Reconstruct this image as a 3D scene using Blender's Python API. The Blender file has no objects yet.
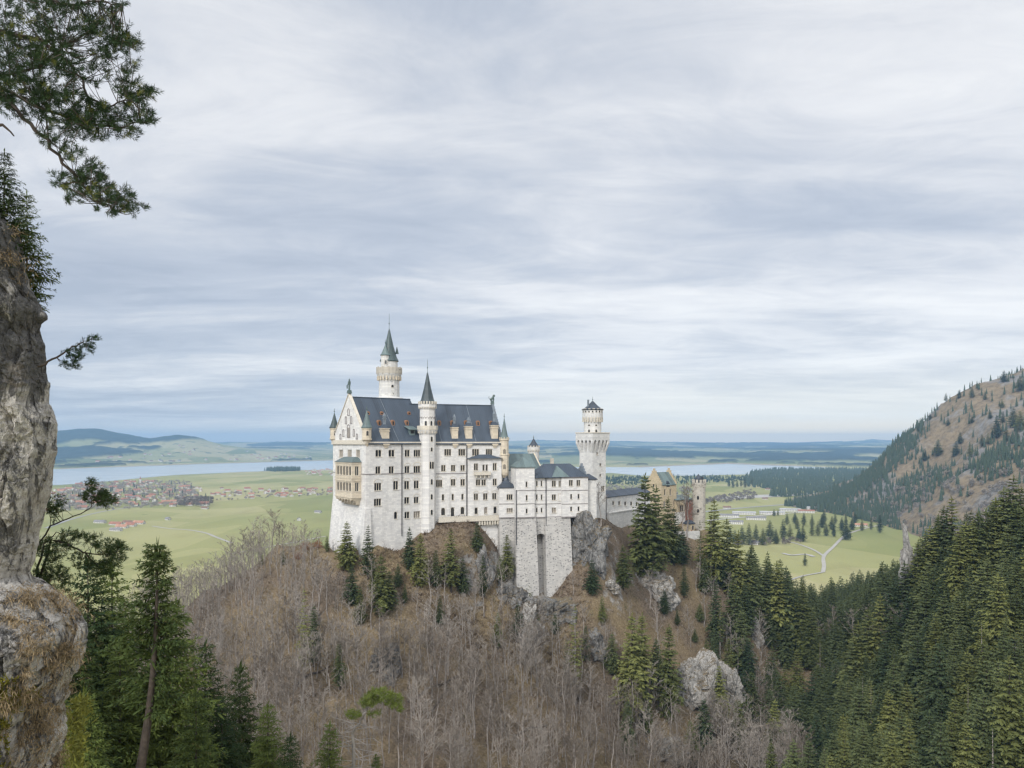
import bpy, bmesh, math, random
import numpy as np
from mathutils import Vector

R = math.radians
scene = bpy.context.scene
COL = scene.collection

# ------------------------------------------------------------------ camera
F, CX, HY = 769.0, 512.0, 443.0          # focal length in px, principal column, horizon row
VZ = -180.0                              # valley floor below the eye
cam_d = bpy.data.cameras.new("camera")
cam = bpy.data.objects.new("camera", cam_d)
COL.objects.link(cam)
cam.location = (0, 0, 0)
cam.rotation_euler = (R(90), 0, 0)
cam_d.sensor_width = 36.0
cam_d.lens = F / 1024 * 36.0
cam_d.shift_y = (HY - 384) / 1024
cam_d.clip_start = 0.2
cam_d.clip_end = 120000
scene.camera = cam

# ------------------------------------------------------------------ world, sun, exposure
SUN_EL, SUN_AZ = 38.0, 205.0             # azimuth clockwise from +Y
scene.view_settings.view_transform = 'Standard'
scene.view_settings.look = 'None'
scene.view_settings.gamma = 1.0
scene.view_settings.exposure = 0.17
scene.view_settings.use_curve_mapping = False
scene.render.engine = 'CYCLES'
cy = scene.cycles
cy.use_denoising = True
cy.denoiser = 'OPENIMAGEDENOISE'
cy.max_bounces = 5
cy.diffuse_bounces = 2
cy.glossy_bounces = 2
cy.transmission_bounces = 2
cy.transparent_max_bounces = 4
cy.volume_bounces = 0
cy.use_adaptive_sampling = True
cy.adaptive_threshold = 0.02
cy.caustics_reflective = False
cy.caustics_refractive = False
cy.filter_width = 1.4

sd = Vector((math.sin(R(SUN_AZ)) * math.cos(R(SUN_EL)), math.cos(R(SUN_AZ)) * math.cos(R(SUN_EL)), math.sin(R(SUN_EL))))
sun_d = bpy.data.lights.new("sun", 'SUN')
sun_d.energy = 2.0
sun_d.angle = R(11)
sun_d.color = (1.0, 0.955, 0.89)
sun = bpy.data.objects.new("sun", sun_d)
COL.objects.link(sun)
sun.rotation_euler = (-sd).to_track_quat('-Z', 'Y').to_euler()


class NT:
    """small node-tree writer"""
    def __init__(self, tree):
        self.t = tree
        for n in list(tree.nodes):
            tree.nodes.remove(n)

    def n(self, typ, _ins=None, **props):
        nd = self.t.nodes.new(typ)
        for k, v in props.items():
            setattr(nd, k, v)
        for k, v in (_ins or {}).items():
            s = nd.inputs[k]
            if hasattr(v, 'is_output'):
                self.t.links.new(v, s)
            else:
                s.default_value = v
        return nd

    def math(self, op, a, b=0.0, c=0.0, clamp=False):
        nd = self.n('ShaderNodeMath', {0: a, 1: b, 2: c}, operation=op)
        nd.use_clamp = clamp
        return nd.outputs[0]

    def mix(self, f, a, b, mode='MIX'):
        nd = self.n('ShaderNodeMix', data_type='RGBA', blend_type=mode)
        for k, v in (('Factor_Float', f), ('A_Color', a), ('B_Color', b)):
            s = [i for i in nd.inputs if i.identifier == k][0]
            if hasattr(v, 'is_output'):
                self.t.links.new(v, s)
            else:
                s.default_value = v if k == 'Factor_Float' else (*v, 1.0)[:4]
        return [o for o in nd.outputs if o.identifier == 'Result_Color'][0]

    def ramp(self, fac, stops, interp='LINEAR'):
        nd = self.n('ShaderNodeValToRGB', {0: fac})
        cr = nd.color_ramp
        cr.interpolation = interp
        while len(cr.elements) < len(stops):
            cr.elements.new(0.5)
        for e, (p, c) in zip(cr.elements, stops):
            e.position = p
            e.color = (*c, 1.0) if not isinstance(c, (int, float)) else (c, c, c, 1.0)
        return nd.outputs[0]

    def noise(self, vec, scale, detail=4.0, rough=0.55, dist=0.0):
        ins = {'Scale': scale, 'Detail': detail, 'Roughness': rough, 'Distortion': dist}
        if vec is not None:
            ins['Vector'] = vec
        return self.n('ShaderNodeTexNoise', ins).outputs[0]

    def voro(self, vec, scale, feature='F1', out=0, rnd=1.0):
        return self.n('ShaderNodeTexVoronoi', {'Vector': vec, 'Scale': scale, 'Randomness': rnd}, feature=feature).outputs[out]

    def mapping(self, vec, scale=(1, 1, 1), loc=(0, 0, 0), rot=(0, 0, 0)):
        return self.n('ShaderNodeMapping', {'Vector': vec, 'Scale': scale, 'Location': loc, 'Rotation': rot}).outputs[0]

    def coord(self, what='Object'):
        return self.n('ShaderNodeTexCoord').outputs[what]


world = bpy.data.worlds.new("World")
scene.world = world
world.use_nodes = True
w = NT(world.node_tree)
gdir = w.coord('Generated')
sep = w.n('ShaderNodeSeparateXYZ', {0: gdir})
dx, dy, dz = sep.outputs[0], sep.outputs[1], sep.outputs[2]
up = w.math('MAXIMUM', dz, 0.0)
den = w.math('ADD', up, 0.085)
plane = w.n('ShaderNodeCombineXYZ', {0: w.math('DIVIDE', dx, den), 1: w.math('DIVIDE', dy, den), 2: 0.0}).outputs[0]
# high layer: long streaks; low layer: broad sheets
streak = w.noise(w.mapping(plane, (0.40, 0.80, 1), (3.1, 1.7, 0), (0, 0, R(-7))), 1.25, 8.0, 0.56, 0.5)
sheet = w.noise(w.mapping(plane, (0.16, 0.30, 1), (7.3, 4.2, 0), (0, 0, R(6))), 0.8, 4.0, 0.48, 0.25)
wisp = w.noise(w.mapping(plane, (1.1, 1.8, 1), (1.1, 8.7, 0), (0, 0, R(-12))), 1.7, 9.0, 0.66, 0.9)
cl = w.math('ADD', w.math('ADD', w.math('MULTIPLY', streak, 0.75), w.math('MULTIPLY', sheet, 0.55)), w.math('MULTIPLY', wisp, 0.30))
cl = w.math('SUBTRACT', cl, 0.30)
# the deck is thin and bright overhead, thick and grey-blue between 5 and 18 degrees, open to the right at the horizon
thin_top = w.n('ShaderNodeMapRange', {0: up, 1: 0.22, 2: 0.48, 3: 0.0, 4: 0.12}, interpolation_type='SMOOTHSTEP').outputs[0]
side = w.n('ShaderNodeMapRange', {0: dx, 1: -0.5, 2: 0.55, 3: -0.05, 4: 0.09}).outputs[0]
cl2 = w.math('ADD', w.math('ADD', cl, thin_top), side)
# a thin place in the deck above the castle lets more light through
tw_ = w.n('ShaderNodeVectorMath', {0: gdir, 1: tuple(Vector((0.07, 0.97, 0.225)).normalized())}, operation='DOT_PRODUCT').outputs['Value']
thin_spot = w.n('ShaderNodeMapRange', {0: tw_, 1: 0.975, 2: 1.0, 3: 0.0, 4: 0.085}, interpolation_type='SMOOTHSTEP').outputs[0]
tl_ = w.n('ShaderNodeVectorMath', {0: gdir, 1: tuple(Vector((-0.38, 0.85, 0.42)).normalized())}, operation='DOT_PRODUCT').outputs['Value']
thin_left = w.n('ShaderNodeMapRange', {0: tl_, 1: 0.955, 2: 1.0, 3: 0.0, 4: 0.07}, interpolation_type='SMOOTHSTEP').outputs[0]
cl2 = w.math('ADD', cl2, w.math('ADD', thin_spot, thin_left))
cloud = w.ramp(cl2, [(0.36, (0.435, 0.485, 0.575)), (0.455, (0.525, 0.570, 0.65)), (0.535, (0.635, 0.665, 0.72)),
                     (0.62, (0.77, 0.785, 0.815)), (0.74, (0.90, 0.905, 0.91))])
glow_lo = w.n('ShaderNodeMapRange', {0: up, 1: 0.01, 2: 0.11, 3: 1.0, 4: 0.0}, interpolation_type='SMOOTHSTEP').outputs[0]
glow_side = w.n('ShaderNodeMapRange', {0: dx, 1: -0.32, 2: 0.20, 3: 0.0, 4: 0.9}, interpolation_type='SMOOTHSTEP').outputs[0]
cloud = w.mix(w.math('MULTIPLY', glow_lo, glow_side), cloud, (1.02, 0.98, 0.88))
strip = w.n('ShaderNodeMapRange', {0: up, 1: 0.006, 2: 0.034, 3: 1.0, 4: 0.0}, interpolation_type='SMOOTHSTEP').outputs[0]
cloud = w.mix(w.math('MULTIPLY', strip, 0.85), cloud, w.mix(glow_side, (0.72, 0.70, 0.64), (1.75, 1.35, 0.78)))
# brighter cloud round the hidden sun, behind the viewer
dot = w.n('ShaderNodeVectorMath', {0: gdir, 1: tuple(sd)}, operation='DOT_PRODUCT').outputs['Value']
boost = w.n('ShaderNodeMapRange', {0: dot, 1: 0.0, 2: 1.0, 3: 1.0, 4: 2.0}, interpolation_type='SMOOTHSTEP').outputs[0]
sky = w.n('ShaderNodeTexSky', sky_type='NISHITA', sun_disc=False, sun_elevation=R(SUN_EL), sun_rotation=R(SUN_AZ),
          altitude=980.0).outputs[0]
skydim = w.n('ShaderNodeVectorMath', {0: sky, 'Scale': 0.10}, operation='SCALE').outputs[0]
allc = w.mix(0.90, skydim, cloud)
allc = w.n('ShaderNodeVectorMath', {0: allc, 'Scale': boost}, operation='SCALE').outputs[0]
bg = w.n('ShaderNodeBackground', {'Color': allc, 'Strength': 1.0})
w.n('ShaderNodeOutputWorld', {0: bg.outputs[0]})
world.cycles.sampling_method = 'MANUAL'
world.cycles.sample_map_resolution = 512


# ------------------------------------------------------------------ helpers: naming
def tag(o, label=None, cat=None, group=None, kind=None):
    if label:
        o['label'] = label
    if cat:
        o['category'] = cat
    if group:
        o['group'] = group
    if kind:
        o['kind'] = kind
    return o


def thing(name, label, cat, loc=(0, 0, 0), rotz=0.0, group=None):
    o = bpy.data.objects.new(name, None)
    o.empty_display_size = 0.5
    COL.objects.link(o)
    o.location = loc
    o.rotation_euler = (0, 0, rotz)
    return tag(o, label, cat, group)


def link(name, me, parent=None):
    o = bpy.data.objects.new(name, me)
    COL.objects.link(o)
    if parent is not None:
        o.parent = parent
    return o


def copy_tree(root, loc, rotz=0.0, scale=None, label=None, group=None):
    r = root.copy()
    COL.objects.link(r)
    r.location = loc
    r.rotation_euler = (0, 0, rotz)
    if scale is not None:
        r.scale = scale
    if label:
        r['label'] = label
    if group:
        r['group'] = group
    for ch in root.children:
        c = ch.copy()
        COL.objects.link(c)
        c.parent = r
        for g in ch.children:
            d = g.copy()
            COL.objects.link(d)
            d.parent = c
    return r


# ------------------------------------------------------------------ helpers: meshes
def mesh_np(name, verts, faces, mats, midx=None, smooth=False):
    """verts (n,3), faces (m,k) arrays with one k"""
    verts = np.asarray(verts, dtype=np.float32).reshape(-1, 3)
    faces = np.asarray(faces, dtype=np.int32)
    m, k = faces.shape
    me = bpy.data.meshes.new(name)
    me.vertices.add(len(verts))
    me.vertices.foreach_set('co', verts.ravel())
    me.loops.add(m * k)
    me.loops.foreach_set('vertex_index', faces.ravel())
    me.polygons.add(m)
    me.polygons.foreach_set('loop_start', np.arange(0, m * k, k, dtype=np.int32))
    for mt in mats:
        me.materials.append(mt)
    if midx is not None:
        me.polygons.foreach_set('material_index', np.asarray(midx, dtype=np.int32))
    me.polygons.foreach_set('use_smooth', np.full(m, smooth, dtype=bool))
    me.update(calc_edges=True)
    me.validate()
    return me


class MB:
    def __init__(self):
        self.v, self.f, self.m = [], [], []

    def add(self, vs, fs, mat=0):
        b = len(self.v)
        self.v += [tuple(p) for p in vs]
        for f in fs:
            self.f.append(tuple(b + i for i in f))
            self.m.append(mat)

    def box(self, x0, x1, y0, y1, z0, z1, mat=0):
        self.add([(x0, y0, z0), (x1, y0, z0), (x1, y1, z0), (x0, y1, z0), (x0, y0, z1), (x1, y0, z1), (x1, y1, z1), (x0, y1, z1)],
                 [(0, 3, 2, 1), (4, 5, 6, 7), (0, 1, 5, 4), (1, 2, 6, 5), (2, 3, 7, 6), (3, 0, 4, 7)], mat)

    def frustum(self, a, z0, b, z1, mat=0):
        """rects a, b = (x0,x1,y0,y1)"""
        self.add([(a[0], a[2], z0), (a[1], a[2], z0), (a[1], a[3], z0), (a[0], a[3], z0),
                  (b[0], b[2], z1), (b[1], b[2], z1), (b[1], b[3], z1), (b[0], b[3], z1)],
                 [(0, 3, 2, 1), (4, 5, 6, 7), (0, 1, 5, 4), (1, 2, 6, 5), (2, 3, 7, 6), (3, 0, 4, 7)], mat)

    def prism(self, poly, z0, z1, mat=0):
        n = len(poly)
        vs = [(x, y, z0) for x, y in poly] + [(x, y, z1) for x, y in poly]
        fs = [tuple(range(n - 1, -1, -1)), tuple(range(n, 2 * n))] + [(i, (i + 1) % n, n + (i + 1) % n, n + i) for i in range(n)]
        self.add(vs, fs, mat)

    def lathe(self, cx, cy_, prof, n=16, mat=0, a0=0.0):
        """prof = [(r,z)...] bottom to top"""
        vs, fs = [], []
        for r, z in prof:
            for i in range(n):
                a = a0 + 2 * math.pi * i / n
                vs.append((cx + r * math.cos(a), cy_ + r * math.sin(a), z))
        for k in range(len(prof) - 1):
            for i in range(n):
                j = (i + 1) % n
                fs.append((k * n + i, k * n + j, (k + 1) * n + j, (k + 1) * n + i))
        fs.append(tuple(range(n - 1, -1, -1)))
        fs.append(tuple((len(prof) - 1) * n + i for i in range(n)))
        self.add(vs, fs, mat)

    def tube(self, pts, rad, n=5, mat=0):
        pts = [Vector(p) for p in pts]
        vs, fs = [], []
        for i, p in enumerate(pts):
            d = (pts[min(i + 1, len(pts) - 1)] - pts[max(i - 1, 0)]).normalized()
            a = d.cross(Vector((0.31, 0.17, 0.93)))
            if a.length < 1e-3:
                a = d.cross(Vector((1, 0, 0)))
            a.normalize()
            b = d.cross(a)
            for k in range(n):
                t = 2 * math.pi * k / n
                vs.append(p + (a * math.cos(t) + b * math.sin(t)) * rad[i])
        for i in range(len(pts) - 1):
            for k in range(n):
                j = (k + 1) % n
                fs.append((i * n + k, i * n + j, (i + 1) * n + j, (i + 1) * n + k))
        fs.append(tuple(range(n)))
        fs.append(tuple((len(pts) - 1) * n + k for k in range(n)))
        self.add(vs, fs, mat)

    def ring(self, cx, cy_, r, z0, z1, n, w_, d_, mat=0, a0=0.0):
        """n blocks standing in a ring (merlons, corbels)"""
        for i in range(n):
            a = a0 + 2 * math.pi * i / n
            c, s = math.cos(a), math.sin(a)
            q = []
            for rr, tt in ((r - d_, -w_ / 2), (r, -w_ / 2), (r, w_ / 2), (r - d_, w_ / 2)):
                q.append((cx + c * rr - s * tt, cy_ + s * rr + c * tt))
            self.prism(q, z0, z1, mat)

    def mesh(self, name, mats, smooth=False):
        me = bpy.data.meshes.new(name)
        me.from_pydata(self.v, [], self.f)
        for mt in mats:
            me.materials.append(mt)
        me.polygons.foreach_set('material_index', self.m)
        me.polygons.foreach_set('use_smooth', [smooth] * len(self.f))
        me.update()
        return me

    def build(self, name, mats, parent=None, smooth=False):
        if not isinstance(mats, (list, tuple)):
            mats = [mats]
        return link(name, self.mesh(name, mats, smooth), parent)


# ------------------------------------------------------------------ helpers: noise
def _hash(ix, iy, iz, seed):
    h = (ix.astype(np.int64) * 374761393 + iy.astype(np.int64) * 668265263 + iz.astype(np.int64) * 2147483647 + seed * 1274126177) & 0xFFFFFFFF
    h = ((h ^ (h >> 13)) * 1274126177) & 0xFFFFFFFF
    h = ((h ^ (h >> 16)) * 2246822519) & 0xFFFFFFFF
    return ((h ^ (h >> 15)) & 0xFFFFFF) / float(0xFFFFFF)


def vn3(x, y, z, seed=0):
    x, y, z = np.broadcast_arrays(np.asarray(x, float), np.asarray(y, float), np.asarray(z, float))
    ix, iy, iz = np.floor(x), np.floor(y), np.floor(z)
    fx, fy, fz = x - ix, y - iy, z - iz
    fx, fy, fz = [t * t * t * (t * (t * 6 - 15) + 10) for t in (fx, fy, fz)]
    out = 0
    for a in (0, 1):
        for b in (0, 1):
            for c in (0, 1):
                wgt = (fx if a else 1 - fx) * (fy if b else 1 - fy) * (fz if c else 1 - fz)
                out = out + wgt * _hash(ix + a, iy + b, iz + c, seed)
    return out * 2 - 1


def fbm(x, y, z=0.0, octv=4, seed=0, gain=0.5, ridged=False):
    s, a, fr, tot = 0, 1.0, 1.0, 0
    for o in range(octv):
        q = vn3(np.asarray(x) * fr, np.asarray(y) * fr, np.asarray(z) * fr, seed + o * 17)
        s = s + a * ((1 - 2 * np.abs(q)) if ridged else q)
        tot += a
        a *= gain
        fr *= 2.03
    return s / tot


def worley(x, y, z, seed=0):
    """nearest-cell random value and crack distance (F2-F1) for broken stone"""
    x, y, z = [np.asarray(t, float) for t in np.broadcast_arrays(x, y, z)]
    ix, iy, iz = np.floor(x), np.floor(y), np.floor(z)
    f1 = np.full(x.shape, 9.0)
    f2 = np.full(x.shape, 9.0)
    h = np.zeros(x.shape)
    for a in (-1, 0, 1):
        for b in (-1, 0, 1):
            for c in (-1, 0, 1):
                cx_, cy_, cz_ = ix + a, iy + b, iz + c
                d = np.sqrt((cx_ + _hash(cx_, cy_, cz_, seed) - x) ** 2 + (cy_ + _hash(cx_, cy_, cz_, seed + 5) - y) ** 2 + (cz_ + _hash(cx_, cy_, cz_, seed + 9) - z) ** 2)
                n = d < f1
                f2 = np.where(n, f1, np.minimum(f2, d))
                h = np.where(n, _hash(cx_, cy_, cz_, seed + 13), h)
                f1 = np.where(n, d, f1)
    return h, f2 - f1


def at(px, py, Y):
    return ((px - CX) / F * Y, Y, -(py - HY) / F * Y)


def on_valley(px, py, z=VZ):
    Y = -z * F / (py - HY)
    return (px - CX) / F * Y, Y


def proj(X, Y, Z):
    return CX + F * X / Y, HY - F * Z / Y


def in_poly(x, y, poly):
    ins = False
    j = len(poly) - 1
    for i in range(len(poly)):
        xi, yi = poly[i]
        xj, yj = poly[j]
        if (yi > y) != (yj > y) and x < (xj - xi) * (y - yi) / (yj - yi) + xi:
            ins = not ins
        j = i
    return ins


# ------------------------------------------------------------------ materials
def mat(name, fn, rough=0.8, spec=0.3):
    m = bpy.data.materials.new(name)
    m.use_nodes = True
    t = NT(m.node_tree)
    b = t.n('ShaderNodeBsdfPrincipled', {'Roughness': rough, 'Specular IOR Level': spec})
    t.n('ShaderNodeOutputMaterial', {0: b.outputs[0]})
    fn(t, b)
    return m


def setc(t, b, col):
    t.t.links.new(col, b.inputs['Base Color'])


def bump(t, b, h, strength=0.3, dist=0.1):
    nd = t.n('ShaderNodeBump', {'Height': h, 'Strength': strength, 'Distance': dist})
    t.t.links.new(nd.outputs[0], b.inputs['Normal'])


def flat(name, c, var=0.15, scale=1.5, rough=0.8, spec=0.3):
    def fn(t, b):
        nz = t.noise(t.coord(), scale, 5.0, 0.6)
        lo = tuple(x * (1 - var) for x in c)
        hi = tuple(min(1, x * (1 + var)) for x in c)
        setc(t, b, t.ramp(nz, [(0.3, lo), (0.7, hi)]))
    return mat(name, fn, rough, spec)


def ashlar(name, c, block=(1.1, 0.55), stain=0.25, dark=0.0):
    """coursed stone, vertical weather streaks, a few darker blocks; rows follow Z in every wall direction"""
    def fn(t, b):
        co = t.coord()
        s = t.n('ShaderNodeSeparateXYZ', {0: co})
        h = t.math('ADD', s.outputs[0], s.outputs[1])
        uv = t.n('ShaderNodeCombineXYZ', {0: h, 1: s.outputs[2], 2: 0.0}).outputs[0]
        br = t.n('ShaderNodeTexBrick', {'Vector': uv, 'Scale': 1.0, 'Mortar Size': 0.025, 'Brick Width': block[0], 'Row Height': block[1],
                                        'Color1': (0.84, 0.84, 0.85, 1), 'Color2': (1.08, 1.07, 1.05, 1), 'Mortar': (0.80, 0.80, 0.80, 1)})
        streak = t.noise(t.mapping(co, (0.5, 0.5, 0.06)), 1.0, 5.0, 0.6)
        blot = t.noise(co, 0.12, 5.0, 0.65)
        grime = t.noise(t.mapping(co, (1, 1, 0.5)), 0.42, 6.0, 0.72)
        base = t.mix(1.0, c, br.outputs[0], 'MULTIPLY')
        st = t.math('MULTIPLY', t.n('ShaderNodeMapRange', {0: streak, 1: 0.48, 2: 0.78, 3: 0.0, 4: 1.0}).outputs[0], stain)
        base = t.mix(st, base, tuple(x * 0.55 for x in c))
        base = t.mix(t.math('MULTIPLY', blot, 0.22), base, (c[0] * 0.8, c[1] * 0.74, c[2] * 0.64))
        base = t.mix(t.n('ShaderNodeMapRange', {0: grime, 1: 0.46, 2: 0.70, 3: 0.0, 4: 0.30}).outputs[0], base, (c[0] * 0.66, c[1] * 0.65, c[2] * 0.63))
        if dark > 0:
            vo = t.n('ShaderNodeTexVoronoi', {'Vector': t.mapping(uv, (1.0, 2.0, 1)), 'Scale': 1.0})
            rnd = t.n('ShaderNodeSeparateColor', {0: vo.outputs['Color']}).outputs[0]
            near = t.math('LESS_THAN', vo.outputs['Distance'], t.math('ADD', 0.12, t.math('MULTIPLY', rnd, 0.34)))
            pick = t.math('GREATER_THAN', rnd, 1 - dark)
            base = t.mix(t.math('MULTIPLY', t.math('MULTIPLY', near, pick), 0.8), base, (c[0] * 0.33, c[1] * 0.33, c[2] * 0.34))
        setc(t, b, base)
        bump(t, b, br.outputs[1], 0.25, -0.03)
    return mat(name, fn, 0.85, 0.2)


def seamed(name, c, axis=0, pitch=0.6, var=0.25, rough=0.5):
    """sheet metal or slate roof with raised seams up the slope and patchy ageing"""
    def fn(t, b):
        co = t.coord()
        s = t.n('ShaderNodeSeparateXYZ', {0: co}).outputs[axis]
        fr = t.math('FRACT', t.math('DIVIDE', s, pitch))
        seam = t.math('LESS_THAN', fr, 0.16)
        cell = t.n('ShaderNodeTexWhiteNoise', {'W': t.math('FLOOR', t.math('DIVIDE', s, pitch * 3.0))}, noise_dimensions='1D').outputs[0]
        nz = t.noise(t.mapping(co, (0.5, 0.2, 0.2)), 1.0, 5.0, 0.6)
        k = t.math('ADD', t.math('MULTIPLY', nz, 0.7), t.math('MULTIPLY', cell, 0.35))
        base = t.ramp(k, [(0.25, tuple(x * (1 - var) for x in c)), (0.75, tuple(x * (1 + var) for x in c))])
        base = t.mix(t.math('MULTIPLY', seam, 0.35), base, tuple(x * 1.6 for x in c))
        setc(t, b, base)
        bump(t, b, seam, 0.4, 0.05)
    return mat(name, fn, rough, 0.4)


M = {}
M['white'] = ashlar('white limestone', (0.735, 0.73, 0.715), (1.3, 0.62), 0.46)
M['white2'] = ashlar('cool white limestone', (0.665, 0.665, 0.65), (1.2, 0.6), 0.34)
M['rustic'] = ashlar('rough block limestone', (0.53, 0.52, 0.50), (1.2, 0.6), 0.55, 0.62)
M['cream'] = ashlar('cream sandstone', (0.66, 0.59, 0.475), (1.0, 0.5), 0.30)
M['trim'] = flat('pale stone trim', (0.60, 0.555, 0.47), 0.15, 2.0)
M['yellow'] = ashlar('yellow sandstone', (0.54, 0.455, 0.315), (0.9, 0.45), 0.35)
M['grey_stone'] = ashlar('grey tower stone', (0.52, 0.49, 0.43), (0.9, 0.45), 0.35, 0.08)
M['brick'] = ashlar('red brick', (0.31, 0.150, 0.110), (0.5, 0.25), 0.3)
M['slate'] = seamed('blue grey roof sheet', (0.046, 0.061, 0.082), 0, 0.75, 0.28)
M['spire_slate'] = seamed('dark spire slate', (0.045, 0.060, 0.066), 2, 0.5, 0.3)
M['slate_y'] = seamed('blue grey roof sheet hipped', (0.048, 0.060, 0.078), 1, 0.75, 0.28)
M['copper'] = seamed('green copper roof', (0.112, 0.152, 0.152), 0, 0.6, 0.30)
M['copper_dark'] = seamed('dark green copper spire', (0.056, 0.080, 0.082), 0, 0.5, 0.35)
M['lead'] = flat('lead sheet', (0.19, 0.22, 0.25), 0.2, 1.0, 0.5)
M['bronze'] = flat('weathered bronze', (0.10, 0.14, 0.13), 0.3, 3.0, 0.5)
M['rust'] = flat('rusty copper dormer', (0.27, 0.145, 0.08), 0.25, 3.0, 0.6)
M['pipe'] = flat('dark drainpipe', (0.06, 0.06, 0.065), 0.1)
M['course'] = flat('grey string course', (0.26, 0.24, 0.235), 0.2)
M['pavement'] = flat('pale paving', (0.42, 0.40, 0.37), 0.15, 0.5)


def _glass(t, b):
    nz = t.noise(t.coord(), 0.9, 2.0)
    setc(t, b, t.ramp(nz, [(0.3, (0.012, 0.013, 0.016)), (0.7, (0.035, 0.037, 0.042))]))


M['glass'] = mat('dark window glass', _glass, 0.12, 0.5)
M['pale_glass'] = flat('curtained window', (0.30, 0.27, 0.235), 0.25, 1.0, 0.4)


def foliage_mat(name, dark, light, brown=(0.10, 0.075, 0.03), tip=0.0, scale=0.55):
    def fn(t, b):
        nz = t.noise(t.coord(), scale, 3.0, 0.6)
        rn = t.n('ShaderNodeObjectInfo').outputs['Random']
        k = t.math('ADD', t.math('MULTIPLY', nz, 0.55), t.math('MULTIPLY', rn, 0.60))
        c = t.ramp(k, [(0.28, dark), (0.60, tuple((p + q) / 2 for p, q in zip(dark, light))), (0.88, light)])
        br = t.noise(t.coord(), scale * 2.7, 3.0, 0.6)
        c = t.mix(t.math('MULTIPLY', t.math('GREATER_THAN', br, 0.63), 0.45), c, brown)
        setc(t, b, c)
        b.inputs['Subsurface Weight'].default_value = 0.0
    return mat(name, fn, 0.75, 0.15)


M['needle'] = foliage_mat('spruce needles', (0.050, 0.068, 0.025), (0.175, 0.185, 0.058))
M['needle_dark'] = foliage_mat('deep spruce needles', (0.034, 0.054, 0.026), (0.130, 0.150, 0.058))
M['needle_far'] = foliage_mat('far spruce needles', (0.034, 0.056, 0.036), (0.080, 0.105, 0.062), scale=0.05)
M['needle_near'] = foliage_mat('near spruce needles', (0.022, 0.040, 0.014), (0.105, 0.138, 0.034), scale=0.8)
M['needle_pine'] = foliage_mat('pine needles', (0.012, 0.030, 0.013), (0.050, 0.080, 0.027), brown=(0.05, 0.06, 0.02), scale=0.9)
M['needle_bright'] = foliage_mat('bright pine needles', (0.035, 0.060, 0.014), (0.14, 0.175, 0.04), scale=1.6)
M['bark'] = flat('dark bark', (0.060, 0.048, 0.040), 0.4, 4.0, 0.9)
M['bark_grey'] = flat('grey bark', (0.285, 0.255, 0.23), 0.35, 1.2, 0.9)


def _twig(t, b):
    rn = t.n('ShaderNodeObjectInfo').outputs['Random']
    nz = t.noise(t.coord(), 0.35, 2.0)
    k = t.math('ADD', t.math('MULTIPLY', rn, 0.7), t.math('MULTIPLY', nz, 0.4))
    setc(t, b, t.ramp(k, [(0.2, (0.140, 0.117, 0.094)), (0.55, (0.225, 0.195, 0.164)), (0.95, (0.335, 0.304, 0.268))]))


M['twig'] = mat('bare twigs', _twig, 0.9, 0.1)
M['brush'] = flat('brown brush twigs', (0.155, 0.124, 0.092), 0.35, 0.08, 0.9)
M['birch'] = flat('pale birch bark', (0.46, 0.41, 0.385), 0.2, 0.6, 0.8)
M['birch_twig'] = flat('birch twigs', (0.27, 0.225, 0.215), 0.2, 0.6, 0.8)


def _litter(t, b):
    co = t.coord()
    g = t.n('ShaderNodeNewGeometry')
    nz_ = t.n('ShaderNodeSeparateXYZ', {0: g.outputs['Normal']}).outputs[2]
    big = t.noise(co, 0.030, 5.0, 0.6)
    mid = t.noise(co, 0.22, 6.0, 0.65)
    fine = t.noise(co, 1.6, 6.0, 0.7)
    litter = t.ramp(fine, [(0.30, (0.072, 0.056, 0.041)), (0.52, (0.158, 0.123, 0.090)), (0.72, (0.275, 0.222, 0.168))])
    grass = t.ramp(fine, [(0.30, (0.12, 0.092, 0.050)), (0.55, (0.235, 0.180, 0.105)), (0.75, (0.33, 0.27, 0.165))])
    moss = t.ramp(fine, [(0.3, (0.04, 0.045, 0.02)), (0.7, (0.10, 0.10, 0.045))])
    c = t.mix(t.n('ShaderNodeMapRange', {0: big, 1: 0.42, 2: 0.58, 3: 0.0, 4: 0.85}).outputs[0], litter, grass)
    c = t.mix(t.n('ShaderNodeMapRange', {0: mid, 1: 0.60, 2: 0.72, 3: 0.0, 4: 0.7}).outputs[0], c, moss)
    rock = t.ramp(t.noise(co, 0.7, 8.0, 0.72), [(0.33, (0.08, 0.078, 0.075)), (0.5, (0.25, 0.24, 0.225)), (0.7, (0.43, 0.415, 0.39))])
    steep = t.math('ADD', nz_, t.math('MULTIPLY', t.math('SUBTRACT', mid, 0.5), 0.55))
    c = t.mix(t.n('ShaderNodeMapRange', {0: steep, 1: 0.43, 2: 0.36, 3: 0.0, 4: 1.0}).outputs[0], c, rock)
    setc(t, b, c)
    bump(t, b, t.math('ADD', fine, mid), 0.6, 0.5)


M['litter'] = mat('leaf litter and dry grass', _litter, 0.95, 0.1)


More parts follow.
